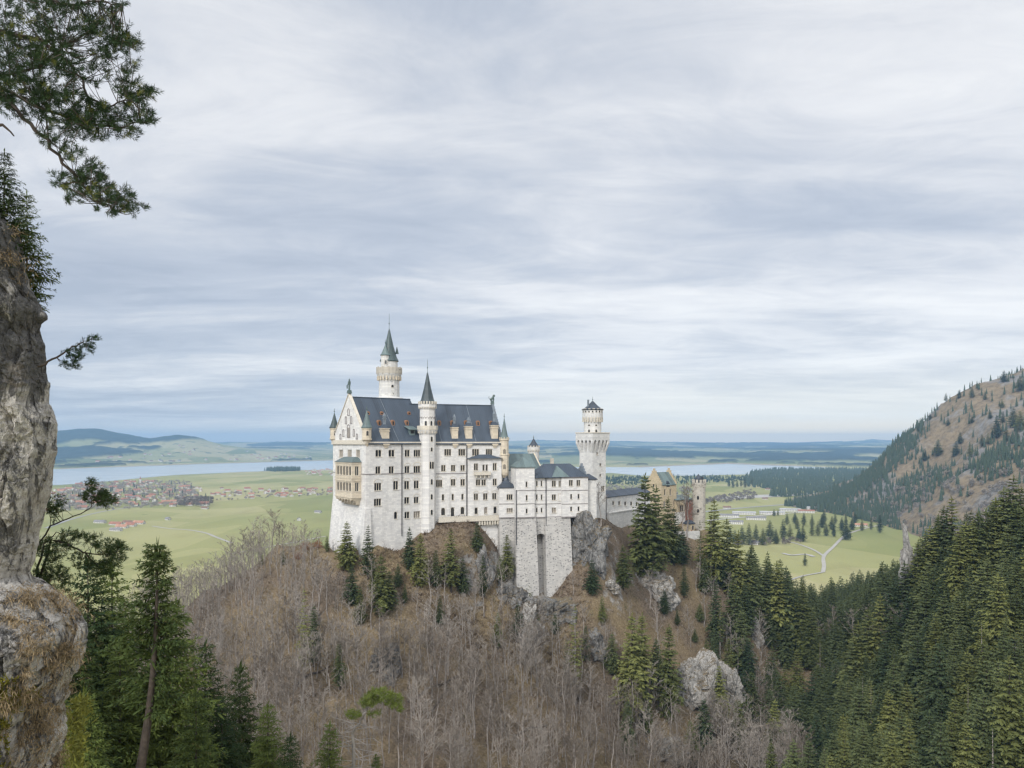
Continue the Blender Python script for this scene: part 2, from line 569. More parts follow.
def rock_mat(name, pale, dark, ochre, dark_amt=0.5, scale=1.0, bumpd=0.3):
    def fn(t, b):
        co = t.coord()
        a = t.noise(co, 0.35 * scale, 8.0, 0.68, 0.6)
        v = t.noise(t.mapping(co, (1, 1, 0.35)), 0.8 * scale, 7.0, 0.7, 0.8)
        f = t.noise(co, 5.0 * scale, 6.0, 0.75)
        cr = t.voro(t.mapping(co, (1, 1, 0.6)), 1.3 * scale, 'DISTANCE_TO_EDGE')
        c = t.ramp(f, [(0.28, tuple(x * 0.55 for x in pale)), (0.5, pale), (0.74, tuple(min(0.8, x * 1.25) for x in pale))])
        c = t.mix(t.n('ShaderNodeMapRange', {0: v, 1: 0.60 - dark_amt * 0.25, 2: 0.72 - dark_amt * 0.2, 3: 0.0, 4: 0.85}).outputs[0], c, dark)
        c = t.mix(t.n('ShaderNodeMapRange', {0: a, 1: 0.56, 2: 0.70, 3: 0.0, 4: 0.55}).outputs[0], c, ochre)
        c = t.mix(t.n('ShaderNodeMapRange', {0: cr, 1: 0.0, 2: 0.05, 3: 0.65, 4: 0.0}).outputs[0], c, tuple(x * 0.6 for x in dark))
        # soil, moss and dry grass lie on the ledges
        nz_ = t.n('ShaderNodeSeparateXYZ', {0: t.n('ShaderNodeNewGeometry').outputs['Normal']}).outputs[2]
        led = t.math('ADD', nz_, t.math('MULTIPLY', t.math('SUBTRACT', a, 0.5), 1.1))
        soil = t.ramp(f, [(0.3, (0.07, 0.058, 0.035)), (0.55, (0.165, 0.13, 0.082)), (0.75, (0.26, 0.21, 0.13))])
        c = t.mix(t.n('ShaderNodeMapRange', {0: led, 1: 0.42, 2: 0.62, 3: 0.0, 4: 0.92}).outputs[0], c, soil)
        setc(t, b, c)
        bump(t, b, t.math('ADD', t.math('MULTIPLY', f, 0.5), t.math('ADD', v, t.math('MULTIPLY', cr, 0.6))), 0.9, bumpd)
    return mat(name, fn, 0.9, 0.2)


M['rock'] = rock_mat('pale limestone crag', (0.40, 0.385, 0.36), (0.12, 0.115, 0.105), (0.22, 0.165, 0.10), 0.35, 0.5, 0.6)
M['rock_grey'] = rock_mat('grey limestone crag', (0.255, 0.25, 0.24), (0.085, 0.085, 0.085), (0.20, 0.165, 0.115), 0.55, 0.5, 0.6)
M['cliff'] = rock_mat('foreground limestone', (0.37, 0.345, 0.315), (0.062, 0.064, 0.068), (0.235, 0.185, 0.125), 0.52, 1.5, 0.15)
M['cliff_dark'] = rock_mat('dark foreground limestone', (0.20, 0.185, 0.165), (0.042, 0.044, 0.048), (0.16, 0.125, 0.085), 0.80, 1.5, 0.15)
# ================================================================== SETTING
def sstep(x, a, b):
    t = np.clip((np.asarray(x, float) - a) / (b - a), 0, 1)
    return t * t * (3 - 2 * t)


class RBF:
    def __init__(self, pts):
        p = np.array(pts, float)
        self.p = p[:, :2]
        n = len(p)
        A = np.sqrt(((self.p[:, None] - self.p[None]) ** 2).sum(-1) + 9.0)
        P = np.hstack([np.ones((n, 1)), self.p])
        K = np.block([[A + np.eye(n) * 0.02, P], [P.T, np.zeros((3, 3))]])
        s = np.linalg.solve(K, np.concatenate([p[:, 2], np.zeros(3)]))
        self.w, self.c = s[:n], s[n:]

    def __call__(self, x, y):
        x, y = np.asarray(x, float), np.asarray(y, float)
        out = self.c[0] + self.c[1] * x + self.c[2] * y
        for (px, py), w_ in zip(self.p, self.w):
            out = out + w_ * np.sqrt((x - px) ** 2 + (y - py) ** 2 + 9.0)
        return out


class Land:
    """regular height grid with lookup"""
    def __init__(self, x0, x1, y0, y1, step, fn):
        self.x0, self.y0, self.step = x0, y0, step
        xs = np.arange(x0, x1 + 1e-6, step)
        ys = np.arange(y0, y1 + 1e-6, step)
        self.X, self.Y = np.meshgrid(xs, ys)
        self.Z = fn(self.X, self.Y)
        self.nx, self.ny = len(xs), len(ys)

    def z(self, x, y):
        i = min(max((x - self.x0) / self.step, 0), self.nx - 1.001)
        j = min(max((y - self.y0) / self.step, 0), self.ny - 1.001)
        a, b = int(i), int(j)
        u, v = i - a, j - b
        Z = self.Z
        return float((Z[b, a] * (1 - u) + Z[b, a + 1] * u) * (1 - v) + (Z[b + 1, a] * (1 - u) + Z[b + 1, a + 1] * u) * v)

    def hit(self, px, py, y0=None, y1=None, st=1.0):
        Y = y0 or self.y0 + 1
        end = y1 or self.y0 + (self.ny - 1) * self.step
        while Y < end:
            X = (px - CX) / F * Y
            if -(py - HY) / F * Y <= self.z(X, Y):
                return X, Y, self.z(X, Y)
            Y += st
        return None

    def mesh(self, name, mats, kind='structure'):
        n = self.nx
        idx = np.arange(self.nx * self.ny).reshape(self.ny, self.nx)
        f = np.stack([idx[:-1, :-1], idx[:-1, 1:], idx[1:, 1:], idx[1:, :-1]], -1).reshape(-1, 4)
        v = np.stack([self.X, self.Y, self.Z], -1).reshape(-1, 3)
        o = link(name, mesh_np(name, v, f, mats, smooth=True))
        return tag(o, kind=kind)


# ---- castle hill, gorge and near slopes ------------------------------------------------
def cp(px, py, Y):
    return at(px, py, Y)


HP = [cp(345, 543, 290), cp(330, 546, 296), cp(364, 558, 267), cp(400, 546, 281), cp(415, 541, 279), cp(437, 526, 284), cp(455, 522, 286), cp(470, 526, 287), cp(482, 534, 288), cp(493, 550, 289), cp(470, 520, 300),
      cp(500, 566, 290), cp(506, 588, 288), cp(520, 604, 284), cp(545, 616, 283), cp(560, 612, 284), cp(572, 596, 288), cp(540, 608, 292), cp(602, 540, 303), cp(606, 521, 320), cp(645, 530, 345), cp(612, 516, 345),
      cp(690, 534, 366), cp(712, 538, 372), cp(660, 520, 400), cp(740, 572, 378), cp(765, 592, 384), cp(800, 622, 390), cp(835, 652, 390),
      cp(300, 541, 296), cp(262, 560, 298), cp(215, 588, 300), cp(160, 628, 300), cp(100, 650, 295), cp(20, 680, 280),
      cp(400, 600, 262), cp(400, 650, 243), cp(400, 710, 222), cp(400, 768, 204), cp(300, 610, 262), cp(280, 690, 225), cp(250, 768, 190), cp(150, 700, 240), cp(120, 768, 200),
      cp(470, 620, 272), cp(480, 690, 245), cp(480, 768, 218), cp(550, 640, 276), cp(550, 690, 259), cp(550, 768, 230),
      cp(620, 580, 308), cp(650, 600, 318), cp(660, 640, 306), cp(690, 680, 298), cp(690, 768, 264), cp(620, 700, 272), cp(620, 768, 248),
      cp(745, 640, 340), cp(780, 700, 335), cp(770, 768, 285), cp(800, 740, 318),
      # right slope
      cp(1024, 566, 262), cp(960, 575, 285), cp(905, 600, 310), cp(860, 640, 335), cp(1024, 660, 205), cp(1024, 768, 158), cp(940, 680, 235), cp(940, 768, 190),
      cp(880, 720, 260), cp(860, 768, 240), cp(830, 768, 262), cp(1100, 540, 262), cp(1150, 480, 300), cp(1200, 620, 160),
      cp(840, 632, 430), cp(900, 606, 440), cp(960, 585, 420), cp(820, 622, 520), cp(880, 600, 540), cp(1024, 560, 430), cp(1120, 520, 430),
      # north side and valley rim
      (-60, 345, -75), (0, 380, -78), (60, 430, -85), (120, 450, -100), (-120, 360, -110), (-220, 330, -122), (-220, 450, -160), (0, 480, -140),
      (120, 560, -150), (-300, 250, -118), (0, 640, -184), (200, 680, -176), (-250, 640, -186), (-120, 500, -170), (400, 640, -120), (480, 500, -40), (480, 300, 60), (480, 660, -90),
      (300, 640, -150), (150, 640, -176), (480, 200, 40), (480, 90, 20), (300, 150, -30), (340, 60, 0), (240, 90, -60),
      # gorge below the viewer and the near left bank
      (0, 110, -98), (60, 110, -100), (-60, 130, -88), (120, 140, -100), (0, 60, -92), (60, 50, -90), (120, 60, -85), (-20, 30, -60), (20, 22, -84),
      (-16, 42, -25), (-28, 46, -24), (-40, 60, -31), (-22, 62, -36), (-70, 70, -30), (-60, 40, -16), (-110, 80, -40), (-8, 48, -36), (-300, 90, -30), (-180, 60, -20), (-200, 160, -85), (-300, 22, 0)]
hill_f = RBF(HP)


def near_height(X, Y):
    z = hill_f(X, Y)
    d = np.sqrt((X - 20) ** 2 + ((Y - 305) * 1.3) ** 2)
    calm = 0.25 + 0.75 * sstep(d, 50, 100)
    n = fbm(X / 26, Y / 26, 0, 5, 3, 0.5, True) * 4.2 + fbm(X / 7, Y / 7, 0, 3, 9) * 0.9
    gully = fbm(X / 17 + fbm(X / 40, Y / 40, 0, 2, 5), Y / 60, 0, 3, 11, 0.5, True) * 3.0
    z = z + (n + gully - 2.0) * calm
    e = np.minimum(np.minimum(X + 330, 500 - X), 720 - Y)
    return np.where(e < 30, z - (30 - e) * 1.2, z)


hill = Land(-330, 500, 18, 720, 3.0, near_height)
hill.mesh('hillside_terrain', [M['litter']])

# ---- brown mountain on the right --------------------------------------------------------
def vf(px, py):
    return (*on_valley(px, py), VZ - 3)


MP = [cp(1024, 364, 2050), cp(985, 379, 2080), cp(950, 396, 2110), cp(922, 424, 2150), cp(897, 444, 2180), cp(880, 466, 2200), cp(862, 484, 2240), cp(845, 497, 2230),
      cp(1024, 400, 1850), cp(1024, 440, 1600), cp(1024, 478, 1350), cp(960, 490, 1560), cp(960, 440, 1900), cp(925, 470, 1900), cp(900, 495, 1880), cp(960, 525, 1420), cp(1024, 520, 1180), cp(880, 505, 1900),
      vf(800, 509), vf(825, 513), vf(850, 518), vf(880, 524), vf(905, 531), vf(935, 541), vf(985, 562), vf(1060, 600), vf(760, 505), vf(750, 530), vf(820, 560), vf(900, 590), vf(790, 497), vf(800, 490), vf(820, 484),
      cp(1080, 345, 2050), cp(1150, 345, 2100), cp(1300, 350, 2100), cp(1150, 430, 1400), cp(1150, 520, 1000), cp(1300, 480, 1000), (2300, 2000, 260), (2300, 1000, 200), (2300, 3300, 200), (1500, 3300, -150), (1100, 3300, -190), (800, 3300, -196), (1500, 2700, -70), (1150, 2700, -185)]
mt_f = RBF(MP)


def mt_height(X, Y):
    z = mt_f(X, Y)
    k = sstep(z, -180, -120)
    z = z + (fbm(X / 210, Y / 210, 0, 5, 21, 0.5, True) - 0.15) * 34 * k + fbm(X / 45, Y / 45, 0, 3, 23) * 5 * k
    z = np.minimum(z, 250 + (z - 250) * 0.05)
    return np.where(z < -182, -182 - (np.abs(z + 182)) * 0.3, z)


mount = Land(520, 2300, 900, 3300, 12.0, mt_height)


def _mount(t, b):
    co = t.coord()
    nz_ = t.n('ShaderNodeSeparateXYZ', {0: t.n('ShaderNodeNewGeometry').outputs['Normal']}).outputs[2]
    a = t.noise(t.mapping(co, (1, 1, 0.4)), 0.012, 7.0, 0.68)
    f = t.noise(co, 0.09, 7.0, 0.7)
    c = t.ramp(f, [(0.30, (0.105, 0.082, 0.056)), (0.5, (0.205, 0.158, 0.100)), (0.70, (0.30, 0.235, 0.150))])
    rock = t.ramp(f, [(0.3, (0.12, 0.118, 0.115)), (0.7, (0.30, 0.29, 0.28))])
    c = t.mix(t.n('ShaderNodeMapRange', {0: a, 1: 0.50, 2: 0.60, 3: 0.0, 4: 0.85}).outputs[0], c, rock)
    c = t.mix(t.n('ShaderNodeMapRange', {0: f, 1: 0.60, 2: 0.70, 3: 0.0, 4: 0.5}).outputs[0], c, (0.085, 0.085, 0.045))
    setc(t, b, c)
    bump(t, b, f, 0.6, 4.0)


M['mount'] = mat('brown alpine grass', _mount, 0.95, 0.1)
mount.mesh('mountain', [M['mount']])


# ---- valley floor -----------------------------------------------------------------------
def _valley(t, b):
    co = t.coord()
    wob = t.noise(co, 0.002, 3.0, 0.5)
    p = t.mapping(co, (1.0, 0.75, 1), (0, 0, 0), (0, 0, R(14)))
    vo = t.n('ShaderNodeTexVoronoi', {'Vector': p, 'Scale': 0.0032, 'Randomness': 0.9}, distance='MANHATTAN')
    rnd = t.n('ShaderNodeSeparateColor', {0: vo.outputs['Color']}).outputs[0]
    vo2 = t.n('ShaderNodeTexVoronoi', {'Vector': t.mapping(p, (1, 0.35, 1)), 'Scale': 0.006, 'Randomness': 0.9}, distance='MANHATTAN')
    rnd2 = t.n('ShaderNodeSeparateColor', {0: vo2.outputs['Color']}).outputs[1]
    k = t.math('ADD', t.math('MULTIPLY', rnd, 0.6), t.math('MULTIPLY', rnd2, 0.4))
    c = t.ramp(k, [(0.15, (0.245, 0.258, 0.098)), (0.4, (0.315, 0.312, 0.130)), (0.62, (0.375, 0.358, 0.165)), (0.85, (0.425, 0.385, 0.205))])
    n2 = t.noise(t.mapping(co, (1, 0.4, 1)), 0.012, 6.0, 0.65)
    c = t.mix(t.n('ShaderNodeMapRange', {0: n2, 1: 0.5, 2: 0.75, 3: 0.0, 4: 0.45}).outputs[0], c, (0.24, 0.205, 0.10))
    c = t.mix(t.n('ShaderNodeMapRange', {0: wob, 1: 0.5, 2: 0.7, 3: 0.0, 4: 0.35}).outputs[0], c, (0.14, 0.185, 0.06))
    fn = t.noise(co, 0.25, 5.0, 0.65)
    c = t.mix(t.math('MULTIPLY', fn, 0.35), c, (0.13, 0.14, 0.05))
    setc(t, b, c)


M['valley'] = mat('valley meadows', _valley, 0.95, 0.1)
mb = MB()
xs = [-19000, -12000, -4000, -1500, 0, 1500, 4000, 12000, 19000]
ys = [-1200, 0, 600, 1500, 3000, 6000, 12000, 22000]
vv = [(x, y, VZ) for y in ys for x in xs]
n_ = len(xs)
mb.add(vv, [(j * n_ + i, j * n_ + i + 1, (j + 1) * n_ + i + 1, (j + 1) * n_ + i) for j in range(len(ys) - 1) for i in range(n_ - 1)])
tag(mb.build('ground', M['valley']), kind='structure')


# ---- lakes ------------------------------------------------------------------------------
def _water(t, b):
    nz = t.noise(t.mapping(t.coord(), (1, 3, 1)), 0.004, 4.0, 0.6)
    setc(t, b, t.ramp(nz, [(0.35, (0.38, 0.42, 0.43)), (0.65, (0.48, 0.52, 0.53))]))
    bump(t, b, t.noise(t.coord(), 0.05, 3.0, 0.6), 0.08, 3.0)


M['water'] = mat('lake water', _water, 0.22, 0.5)
FAR_L = [(-60, 470), (0, 469.5), (60, 469), (100, 467.2), (150, 465.2), (200, 464), (250, 462.6), (300, 461), (335, 460.2), (420, 461)]
NEAR_L = [(-60, 487), (40, 485.5), (60, 485), (100, 482), (150, 477.2), (175, 475), (215, 473.2), (240, 472), (270, 471), (300, 470), (335, 470), (420, 468)]


def px_sheet(name, pts, z, m, kind='structure'):
    vs = [(*on_valley(px, py, z), z) for px, py in pts]
    mb = MB()
    mb.add(vs, [tuple(range(len(vs)))])
    return tag(mb.build(name, m), kind=kind)


px_sheet('lake_water', NEAR_L + FAR_L[::-1], VZ + 0.6, M['water'])
px_sheet('lake_water', [(575, 474), (612, 473), (640, 475.6), (700, 475.6), (751, 474.2), (757, 471), (800, 469.2), (835, 467.8), (800, 466.2), (760, 465.2), (728, 463.7),
                        (690, 465), (655, 466.2), (640, 467.2), (575, 467)], VZ + 0.6, M['water'])
# pale reed and gravel shore strips
M['shore'] = flat('gravel shore', (0.33, 0.28, 0.20), 0.15, 0.01)
px_sheet('shore', [(60, 469.15), (200, 464.15), (335, 460.35), (335, 459.9), (200, 463.5), (60, 468.6)], VZ + 1.0, M['shore'])
px_sheet('shore', [(640, 467.4), (690, 465.2), (728, 463.9), (800, 466.4), (800, 465.6), (728, 462.8), (690, 464.3), (640, 466.4)], VZ + 1.0, M['shore'])

# ---- hills beyond the lake ---------------------------------------------------------------
nc, nr = 720, 230
tcol = np.linspace(-0.85, 0.85, nc)
Yr = np.exp(np.linspace(math.log(5300), math.log(21000), nr))
Yg, Tg = np.meshgrid(Yr, tcol, indexing='ij')
Xg = Tg * Yg
pxg = CX + F * Tg
shore_px = [-200, 60, 150, 250, 335, 450, 600, 640, 690, 728, 760, 835, 900, 1200]
shore_py = [470, 468.7, 464.8, 462.2, 460.2, 461.5, 466.5, 466.3, 464.2, 462.7, 464.2, 466.6, 468, 469]
Ysh = -VZ * F / (np.interp(pxg, shore_px, shore_py) - HY)
dY = Yg - Ysh
lift = sstep(dY, 0, 900) * 9 + sstep(dY, 400, 9000) * 75 + sstep(dY, 3000, 15000) * 92
nz = fbm(Xg / 3200, Yg / 3200, 0, 5, 31) * 105 * sstep(dY, 300, 5000) + fbm(Xg / 900, Yg / 900, 0, 3, 37) * 14 * sstep(dY, 100, 1500)
far_r = fbm(Xg / 5200, Yg / 2600, 0, 4, 41) * 60 * sstep(Yg, 11000, 19000)


def bumpz(px, Y, amp, sx, sy):
    x0 = (px - CX) / F * Y
    return amp * np.exp(-((Xg - x0) / sx) ** 2 - ((Yg - Y) / sy) ** 2)


rp_x = [-60, 0, 40, 60, 85, 100, 116, 132, 150, 164, 178, 195, 210, 224, 250, 300]
rp_y = [440, 436, 434, 432, 430.3, 430.8, 434.0, 436.2, 439, 437, 435.2, 437.2, 440, 443, 446, 450]
crest = np.interp(pxg, rp_x, rp_y)
lumps = np.maximum(0, (HY - crest) / F * 9500 + 105) * np.exp(-(np.maximum(0, 9500 - Yg) / 1500) ** 2 - (np.maximum(0, Yg - 9500) / 1200) ** 2)
lumps = lumps + (bumpz(260, 12000, 60, 1500, 1500) + bumpz(525, 18500, 75, 900, 1800) + bumpz(600, 19500, 35, 3500, 1500))
Zg = VZ - 3.5 + np.where(dY > 0, lift + np.maximum(nz, -40) * 0.8 + far_r + lumps * sstep(dY, 0, 1500), 0)
Zg = np.where(dY > 250, np.maximum(Zg, VZ + 2.0), Zg)
fm = fbm(Xg / 1500, Yg / 1900, 0, 5, 51, 0.55) + 0.20 * sstep(lumps, 150, 240) + 0.16 * sstep(Yg, 9000, 30000) + 0.06
fm = fm + 0.30 * np.exp(-(dY / 500) ** 2) * (fbm(Xg / 800, Yg / 800, 0, 2, 57) > -0.1)
fm = fm - 0.13 * (pxg < 345) * (1 - sstep(lumps, 120, 190)) * (dY > 700)
fm = fm + 0.13 * fbm(Xg / 420, Yg / 900, 0, 3, 97)
wood = sstep(fm, 0.06, 0.10) * (dY > 60)
Zg = Zg + wood * (22 + 6 * fbm(Xg / 60, Yg / 60, 0, 1, 59))
idx = np.arange(nc * nr).reshape(nr, nc)
fc = np.stack([idx[:-1, :-1], idx[:-1, 1:], idx[1:, 1:], idx[1:, :-1]], -1).reshape(-1, 4)
me = mesh_np('hills', np.stack([Xg, Yg, Zg], -1).reshape(-1, 3), fc, [], smooth=True)
at_ = me.attributes.new('woodland', 'FLOAT', 'POINT')
at_.data.foreach_set('value', np.ascontiguousarray(wood.ravel(), dtype=np.float32))


def _hills(t, b):
    co = t.coord()
    wd = t.n('ShaderNodeAttribute', attribute_name='woodland').outputs['Fac']
    p = t.mapping(co, (1, 0.6, 0))
    vo = t.n('ShaderNodeTexVoronoi', {'Vector': p, 'Scale': 0.0022})
    rnd = t.n('ShaderNodeSeparateColor', {0: vo.outputs['Color']}).outputs[0]
    c = t.ramp(rnd, [(0.1, (0.17, 0.195, 0.085)), (0.5, (0.26, 0.265, 0.125)), (0.9, (0.36, 0.33, 0.185))])
    spots = t.noise(co, 0.006, 4.0, 0.7)
    c = t.mix(t.n('ShaderNodeMapRange', {0: spots, 1: 0.60, 2: 0.63, 3: 0.0, 4: 0.9}).outputs[0], c, (0.035, 0.05, 0.03))
    c = t.mix(wd, c, t.ramp(t.noise(co, 0.01, 4.0, 0.7), [(0.3, (0.018, 0.030, 0.022)), (0.7, (0.045, 0.058, 0.040))]))
    setc(t, b, c)


M['hills'] = mat('rolling meadows and woods', _hills, 0.95, 0.1)
me.materials.append(M['hills'])
tag(link('hills', me), kind='structure')

# ---- haze ---------------------------------------------------------------------------------
mb = MB()
mb.box(-20000, 20000, -1500, 22500, VZ - 110, 255)
hz = mb.build('haze', [])
hm = bpy.data.materials.new('haze')
hm.use_nodes = True
ht = NT(hm.node_tree)
vol = ht.n('ShaderNodeVolumePrincipled', {'Color': (0.39, 0.67, 1.0, 1), 'Density': 7.2e-5, 'Anisotropy': 0.0})
ho = ht.n('ShaderNodeOutputMaterial')
ht.t.links.new(vol.outputs[0], ho.inputs['Volume'])
hz.data.materials.append(hm)
hz['kind'] = 'stuff'
hm.cycles.homogeneous_volume = True


# ---- valley roads -------------------------------------------------------------------------
M['road'] = flat('pale gravel road', (0.38, 0.36, 0.325), 0.12, 0.02)
M['asphalt'] = flat('grey road', (0.30, 0.295, 0.285), 0.12, 0.02)


def road(name, pts, width, m, z=VZ + 0.5):
    w2 = [Vector((*on_valley(px, py, z), z)) for px, py in pts]
    # smooth the centre line
    fine = []
    for i in range(len(w2) - 1):
        p0, p1, p2, p3 = w2[max(i - 1, 0)], w2[i], w2[i + 1], w2[min(i + 2, len(w2) - 1)]
        for k in range(8):
            t = k / 8
            fine.append(0.5 * ((2 * p1) + (p2 - p0) * t + (2 * p0 - 5 * p1 + 4 * p2 - p3) * t * t + (3 * p1 - p0 - 3 * p2 + p3) * t ** 3))
    fine.append(w2[-1])
    mb = MB()
    vs = []
    for i, p in enumerate(fine):
        d = (fine[min(i + 1, len(fine) - 1)] - fine[max(i - 1, 0)]).normalized()
        nrm = Vector((-d.y, d.x, 0))
        vs += [tuple(p + nrm * width / 2), tuple(p - nrm * width / 2)]
    mb.add(vs, [(2 * i, 2 * i + 1, 2 * i + 3, 2 * i + 2) for i in range(len(fine) - 1)])
    return tag(mb.build(name, m), kind='structure')


road('road', [(152, 526), (170, 528.5), (190, 530), (206, 533), (216, 537), (232, 543)], 6, M['road'])
road('road', [(46, 528), (72, 519), (100, 512), (128, 507.5), (160, 503)], 9, M['asphalt'], VZ + 0.54)
road('road', [(230, 554), (262, 548), (300, 541), (326, 536)], 5, M['road'], VZ + 0.58)
road('path', [(823, 572), (824, 566), (824, 556), (833, 547), (842, 538), (850, 533), (866, 528), (880, 525)], 5.5, M['road'], VZ + 0.62)
road('path', [(824, 556), (812, 549), (795, 543), (783, 541)], 4.5, M['road'], VZ + 0.66)
road('path', [(823, 572), (815, 573.5), (802, 576), (786, 581)], 4, M['road'], VZ + 0.70)
road('path', [(783, 553), (792, 555), (805, 554), (814, 556.5)], 7, M['pavement'], VZ + 0.74)
road('road', [(700, 512), (740, 508), (790, 504), (830, 500), (868, 497)], 16, M['asphalt'], VZ + 0.54)
road('road', [(700, 521), (745, 517), (790, 513), (820, 511)], 12, M['pavement'], VZ + 0.50)
px_sheet('pavement', [(716, 497.2), (760, 494.8), (817, 492.5), (817, 493.6), (790, 496.2), (716, 499.6)], VZ + 0.46, M['pavement'])
# ================================================================== CASTLE
class Frame:
    """building frame: local u along the long front, v into depth, rotated about Z"""
    def __init__(self, ox, oy, deg):
        self.ox, self.oy, self.r = ox, oy, R(deg)
        self.c, self.s = math.cos(self.r), math.sin(self.r)

    def world(self, u, v):
        return self.ox + u * self.c - v * self.s, self.oy + u * self.s + v * self.c

    def local(self, X, Y):
        return (X - self.ox) * self.c + (Y - self.oy) * self.s, -(X - self.ox) * self.s + (Y - self.oy) * self.c


class Wall:
    """vertical wall plane in a building frame: origin p, direction d, inward normal n (all local)"""
    def __init__(self, fr, p, d, n):
        self.fr, self.p, self.d, self.n = fr, p, d, n

    def s_at(self, px):
        a = (px - CX) / F
        x, y = self.fr.world(*self.p)
        ddx = self.d[0] * self.fr.c - self.d[1] * self.fr.s
        ddy = self.d[0] * self.fr.s + self.d[1] * self.fr.c
        return (a * y - x) / (ddx - a * ddy)

    def depth(self, s):
        return self.fr.world(self.p[0] + s * self.d[0], self.p[1] + s * self.d[1])[1]

    def sz(self, px, py):
        s = self.s_at(px)
        return s, -(py - HY) / F * self.depth(s)

    def P(self, s, z, e=0.0):
        return (self.p[0] + s * self.d[0] + e * self.n[0], self.p[1] + s * self.d[1] + e * self.n[1], z)

    def block(self, mb, s0, s1, z0, z1, e0, e1, mt=0):
        vs = [self.P(s, z, e) for z in (z0, z1) for s, e in ((s0, e0), (s1, e0), (s1, e1), (s0, e1))]
        mb.add(vs, [(0, 3, 2, 1), (4, 5, 6, 7), (0, 1, 5, 4), (1, 2, 6, 5), (2, 3, 7, 6), (3, 0, 4, 7)], mt)


def wall_with_holes(mb, wl, s0, s1, z0, z1, holes, depth=0.55, mt=0):
    ss = sorted(set([s0, s1] + [h[i] for h in holes for i in (0, 1) if s0 < h[i] < s1]))
    zs = sorted(set([z0, z1] + [h[i] for h in holes for i in (2, 3) if z0 < h[i] < z1]))
    for i in range(len(ss) - 1):
        for j in range(len(zs) - 1):
            sm, zm = (ss[i] + ss[i + 1]) / 2, (zs[j] + zs[j + 1]) / 2
            if any(h[0] < sm < h[1] and h[2] < zm < h[3] for h in holes):
                continue
            mb.add([wl.P(ss[i], zs[j]), wl.P(ss[i + 1], zs[j]), wl.P(ss[i + 1], zs[j + 1]), wl.P(ss[i], zs[j + 1])], [(0, 1, 2, 3)], mt)
    for a, b, c, d in holes:
        for (p, q) in (((a, c), (b, c)), ((b, c), (b, d)), ((b, d), (a, d)), ((a, d), (a, c))):
            mb.add([wl.P(*p), wl.P(*q), wl.P(*q, depth), wl.P(*p, depth)], [(0, 1, 2, 3)], mt)


def window(wl, root, s0, s1, z0, z1, n=1, arch=True, glass=None, hood=False, name='window', frame_mat=None):
    """pane (the window) with a stone frame of n arched lights as its sub-part; fills a hole in the wall"""
    mb = MB()
    mb.add([wl.P(s0, z0, 0.5), wl.P(s1, z0, 0.5), wl.P(s1, z1, 0.5), wl.P(s0, z1, 0.5)], [(0, 1, 2, 3)])
    pane = mb.build(name, glass or M['glass'], root)
    fm = MB()
    b = (0.07, 0.14, 0.11, 0.10, 0.10)[n - 1]
    wd = (s1 - s0 - b * (n + 1)) / n
    e0, e1 = 0.20, 0.40
    for k in range(n):
        a0 = s0 + b + k * (wd + b)
        a1 = a0 + wd
        r = wd / 2
        top = z1 - 0.12
        spr = top - r if arch else top
        # jamb strips left of the light
        wl.block(fm, a0 - b, a0, z0, z1, e0, e1)
        seg = 6
        pts = [(a0 + r - r * math.cos(math.pi * q / seg), spr + r * math.sin(math.pi * q / seg)) for q in range(seg + 1)] if arch else [(a0, top), (a1, top)]
        for q in range(len(pts) - 1):
            (x0, y0), (x1, y1) = pts[q], pts[q + 1]
            fm.add([wl.P(x0, y0, e0), wl.P(x1, y1, e0), wl.P(x1, z1, e0), wl.P(x0, z1, e0)], [(0, 1, 2, 3)])
            fm.add([wl.P(x0, y0, e0), wl.P(x1, y1, e0), wl.P(x1, y1, e1), wl.P(x0, y0, e1)], [(0, 1, 2, 3)])
    wl.block(fm, s1 - b, s1, z0, z1, e0, e1)
    wl.block(fm, s0 - 0.12, s1 + 0.12, z0 - 0.22, z0 - 0.003, -0.16, 0.3)
    if hood:
        r = (s1 - s0) / 2 + 0.15
        c = (s0 + s1) / 2
        seg = 8
        for q in range(seg):
            t0, t1 = math.pi * q / seg, math.pi * (q + 1) / seg
            vs = []
            for e in (-0.10, 0.05):
                for rr, tt in ((r, t0), (r, t1), (r + 0.2, t1), (r + 0.2, t0)):
                    vs.append(wl.P(c - rr * math.cos(tt), z1 + rr * 0.8 * math.sin(tt) - 0.02, e))
            fm.add(vs, [(0, 1, 2, 3), (4, 7, 6, 5), (3, 2, 6, 7), (1, 0, 4, 5), (0, 3, 7, 4), (1, 5, 6, 2)])
    fm.build('frame', frame_mat or M['trim'], pane)
    return pane


def holes_of(wl, specs):
    """specs: (px centre, py top, py bottom, px width, lights, arch, glass, hood) -> list of (hole, spec)"""
    out = []
    for sp in specs:
        px, t, b, w_ = sp[:4]
        s0, z1 = wl.sz(px - w_ / 2, t)
        s1, z0 = wl.sz(px + w_ / 2, b)
        if s0 > s1:
            s0, s1 = s1, s0
        out.append(((s0, s1, z0, z1), sp))
    return out


def fit_windows(hs, wl, root):
    for (s0, s1, z0, z1), sp in hs:
        n = sp[4] if len(sp) > 4 else 1
        arch = sp[5] if len(sp) > 5 else True
        gl = sp[6] if len(sp) > 6 else None
        hood = sp[7] if len(sp) > 7 else False
        window(wl, root, s0, s1, z0, z1, n, arch, gl, hood)


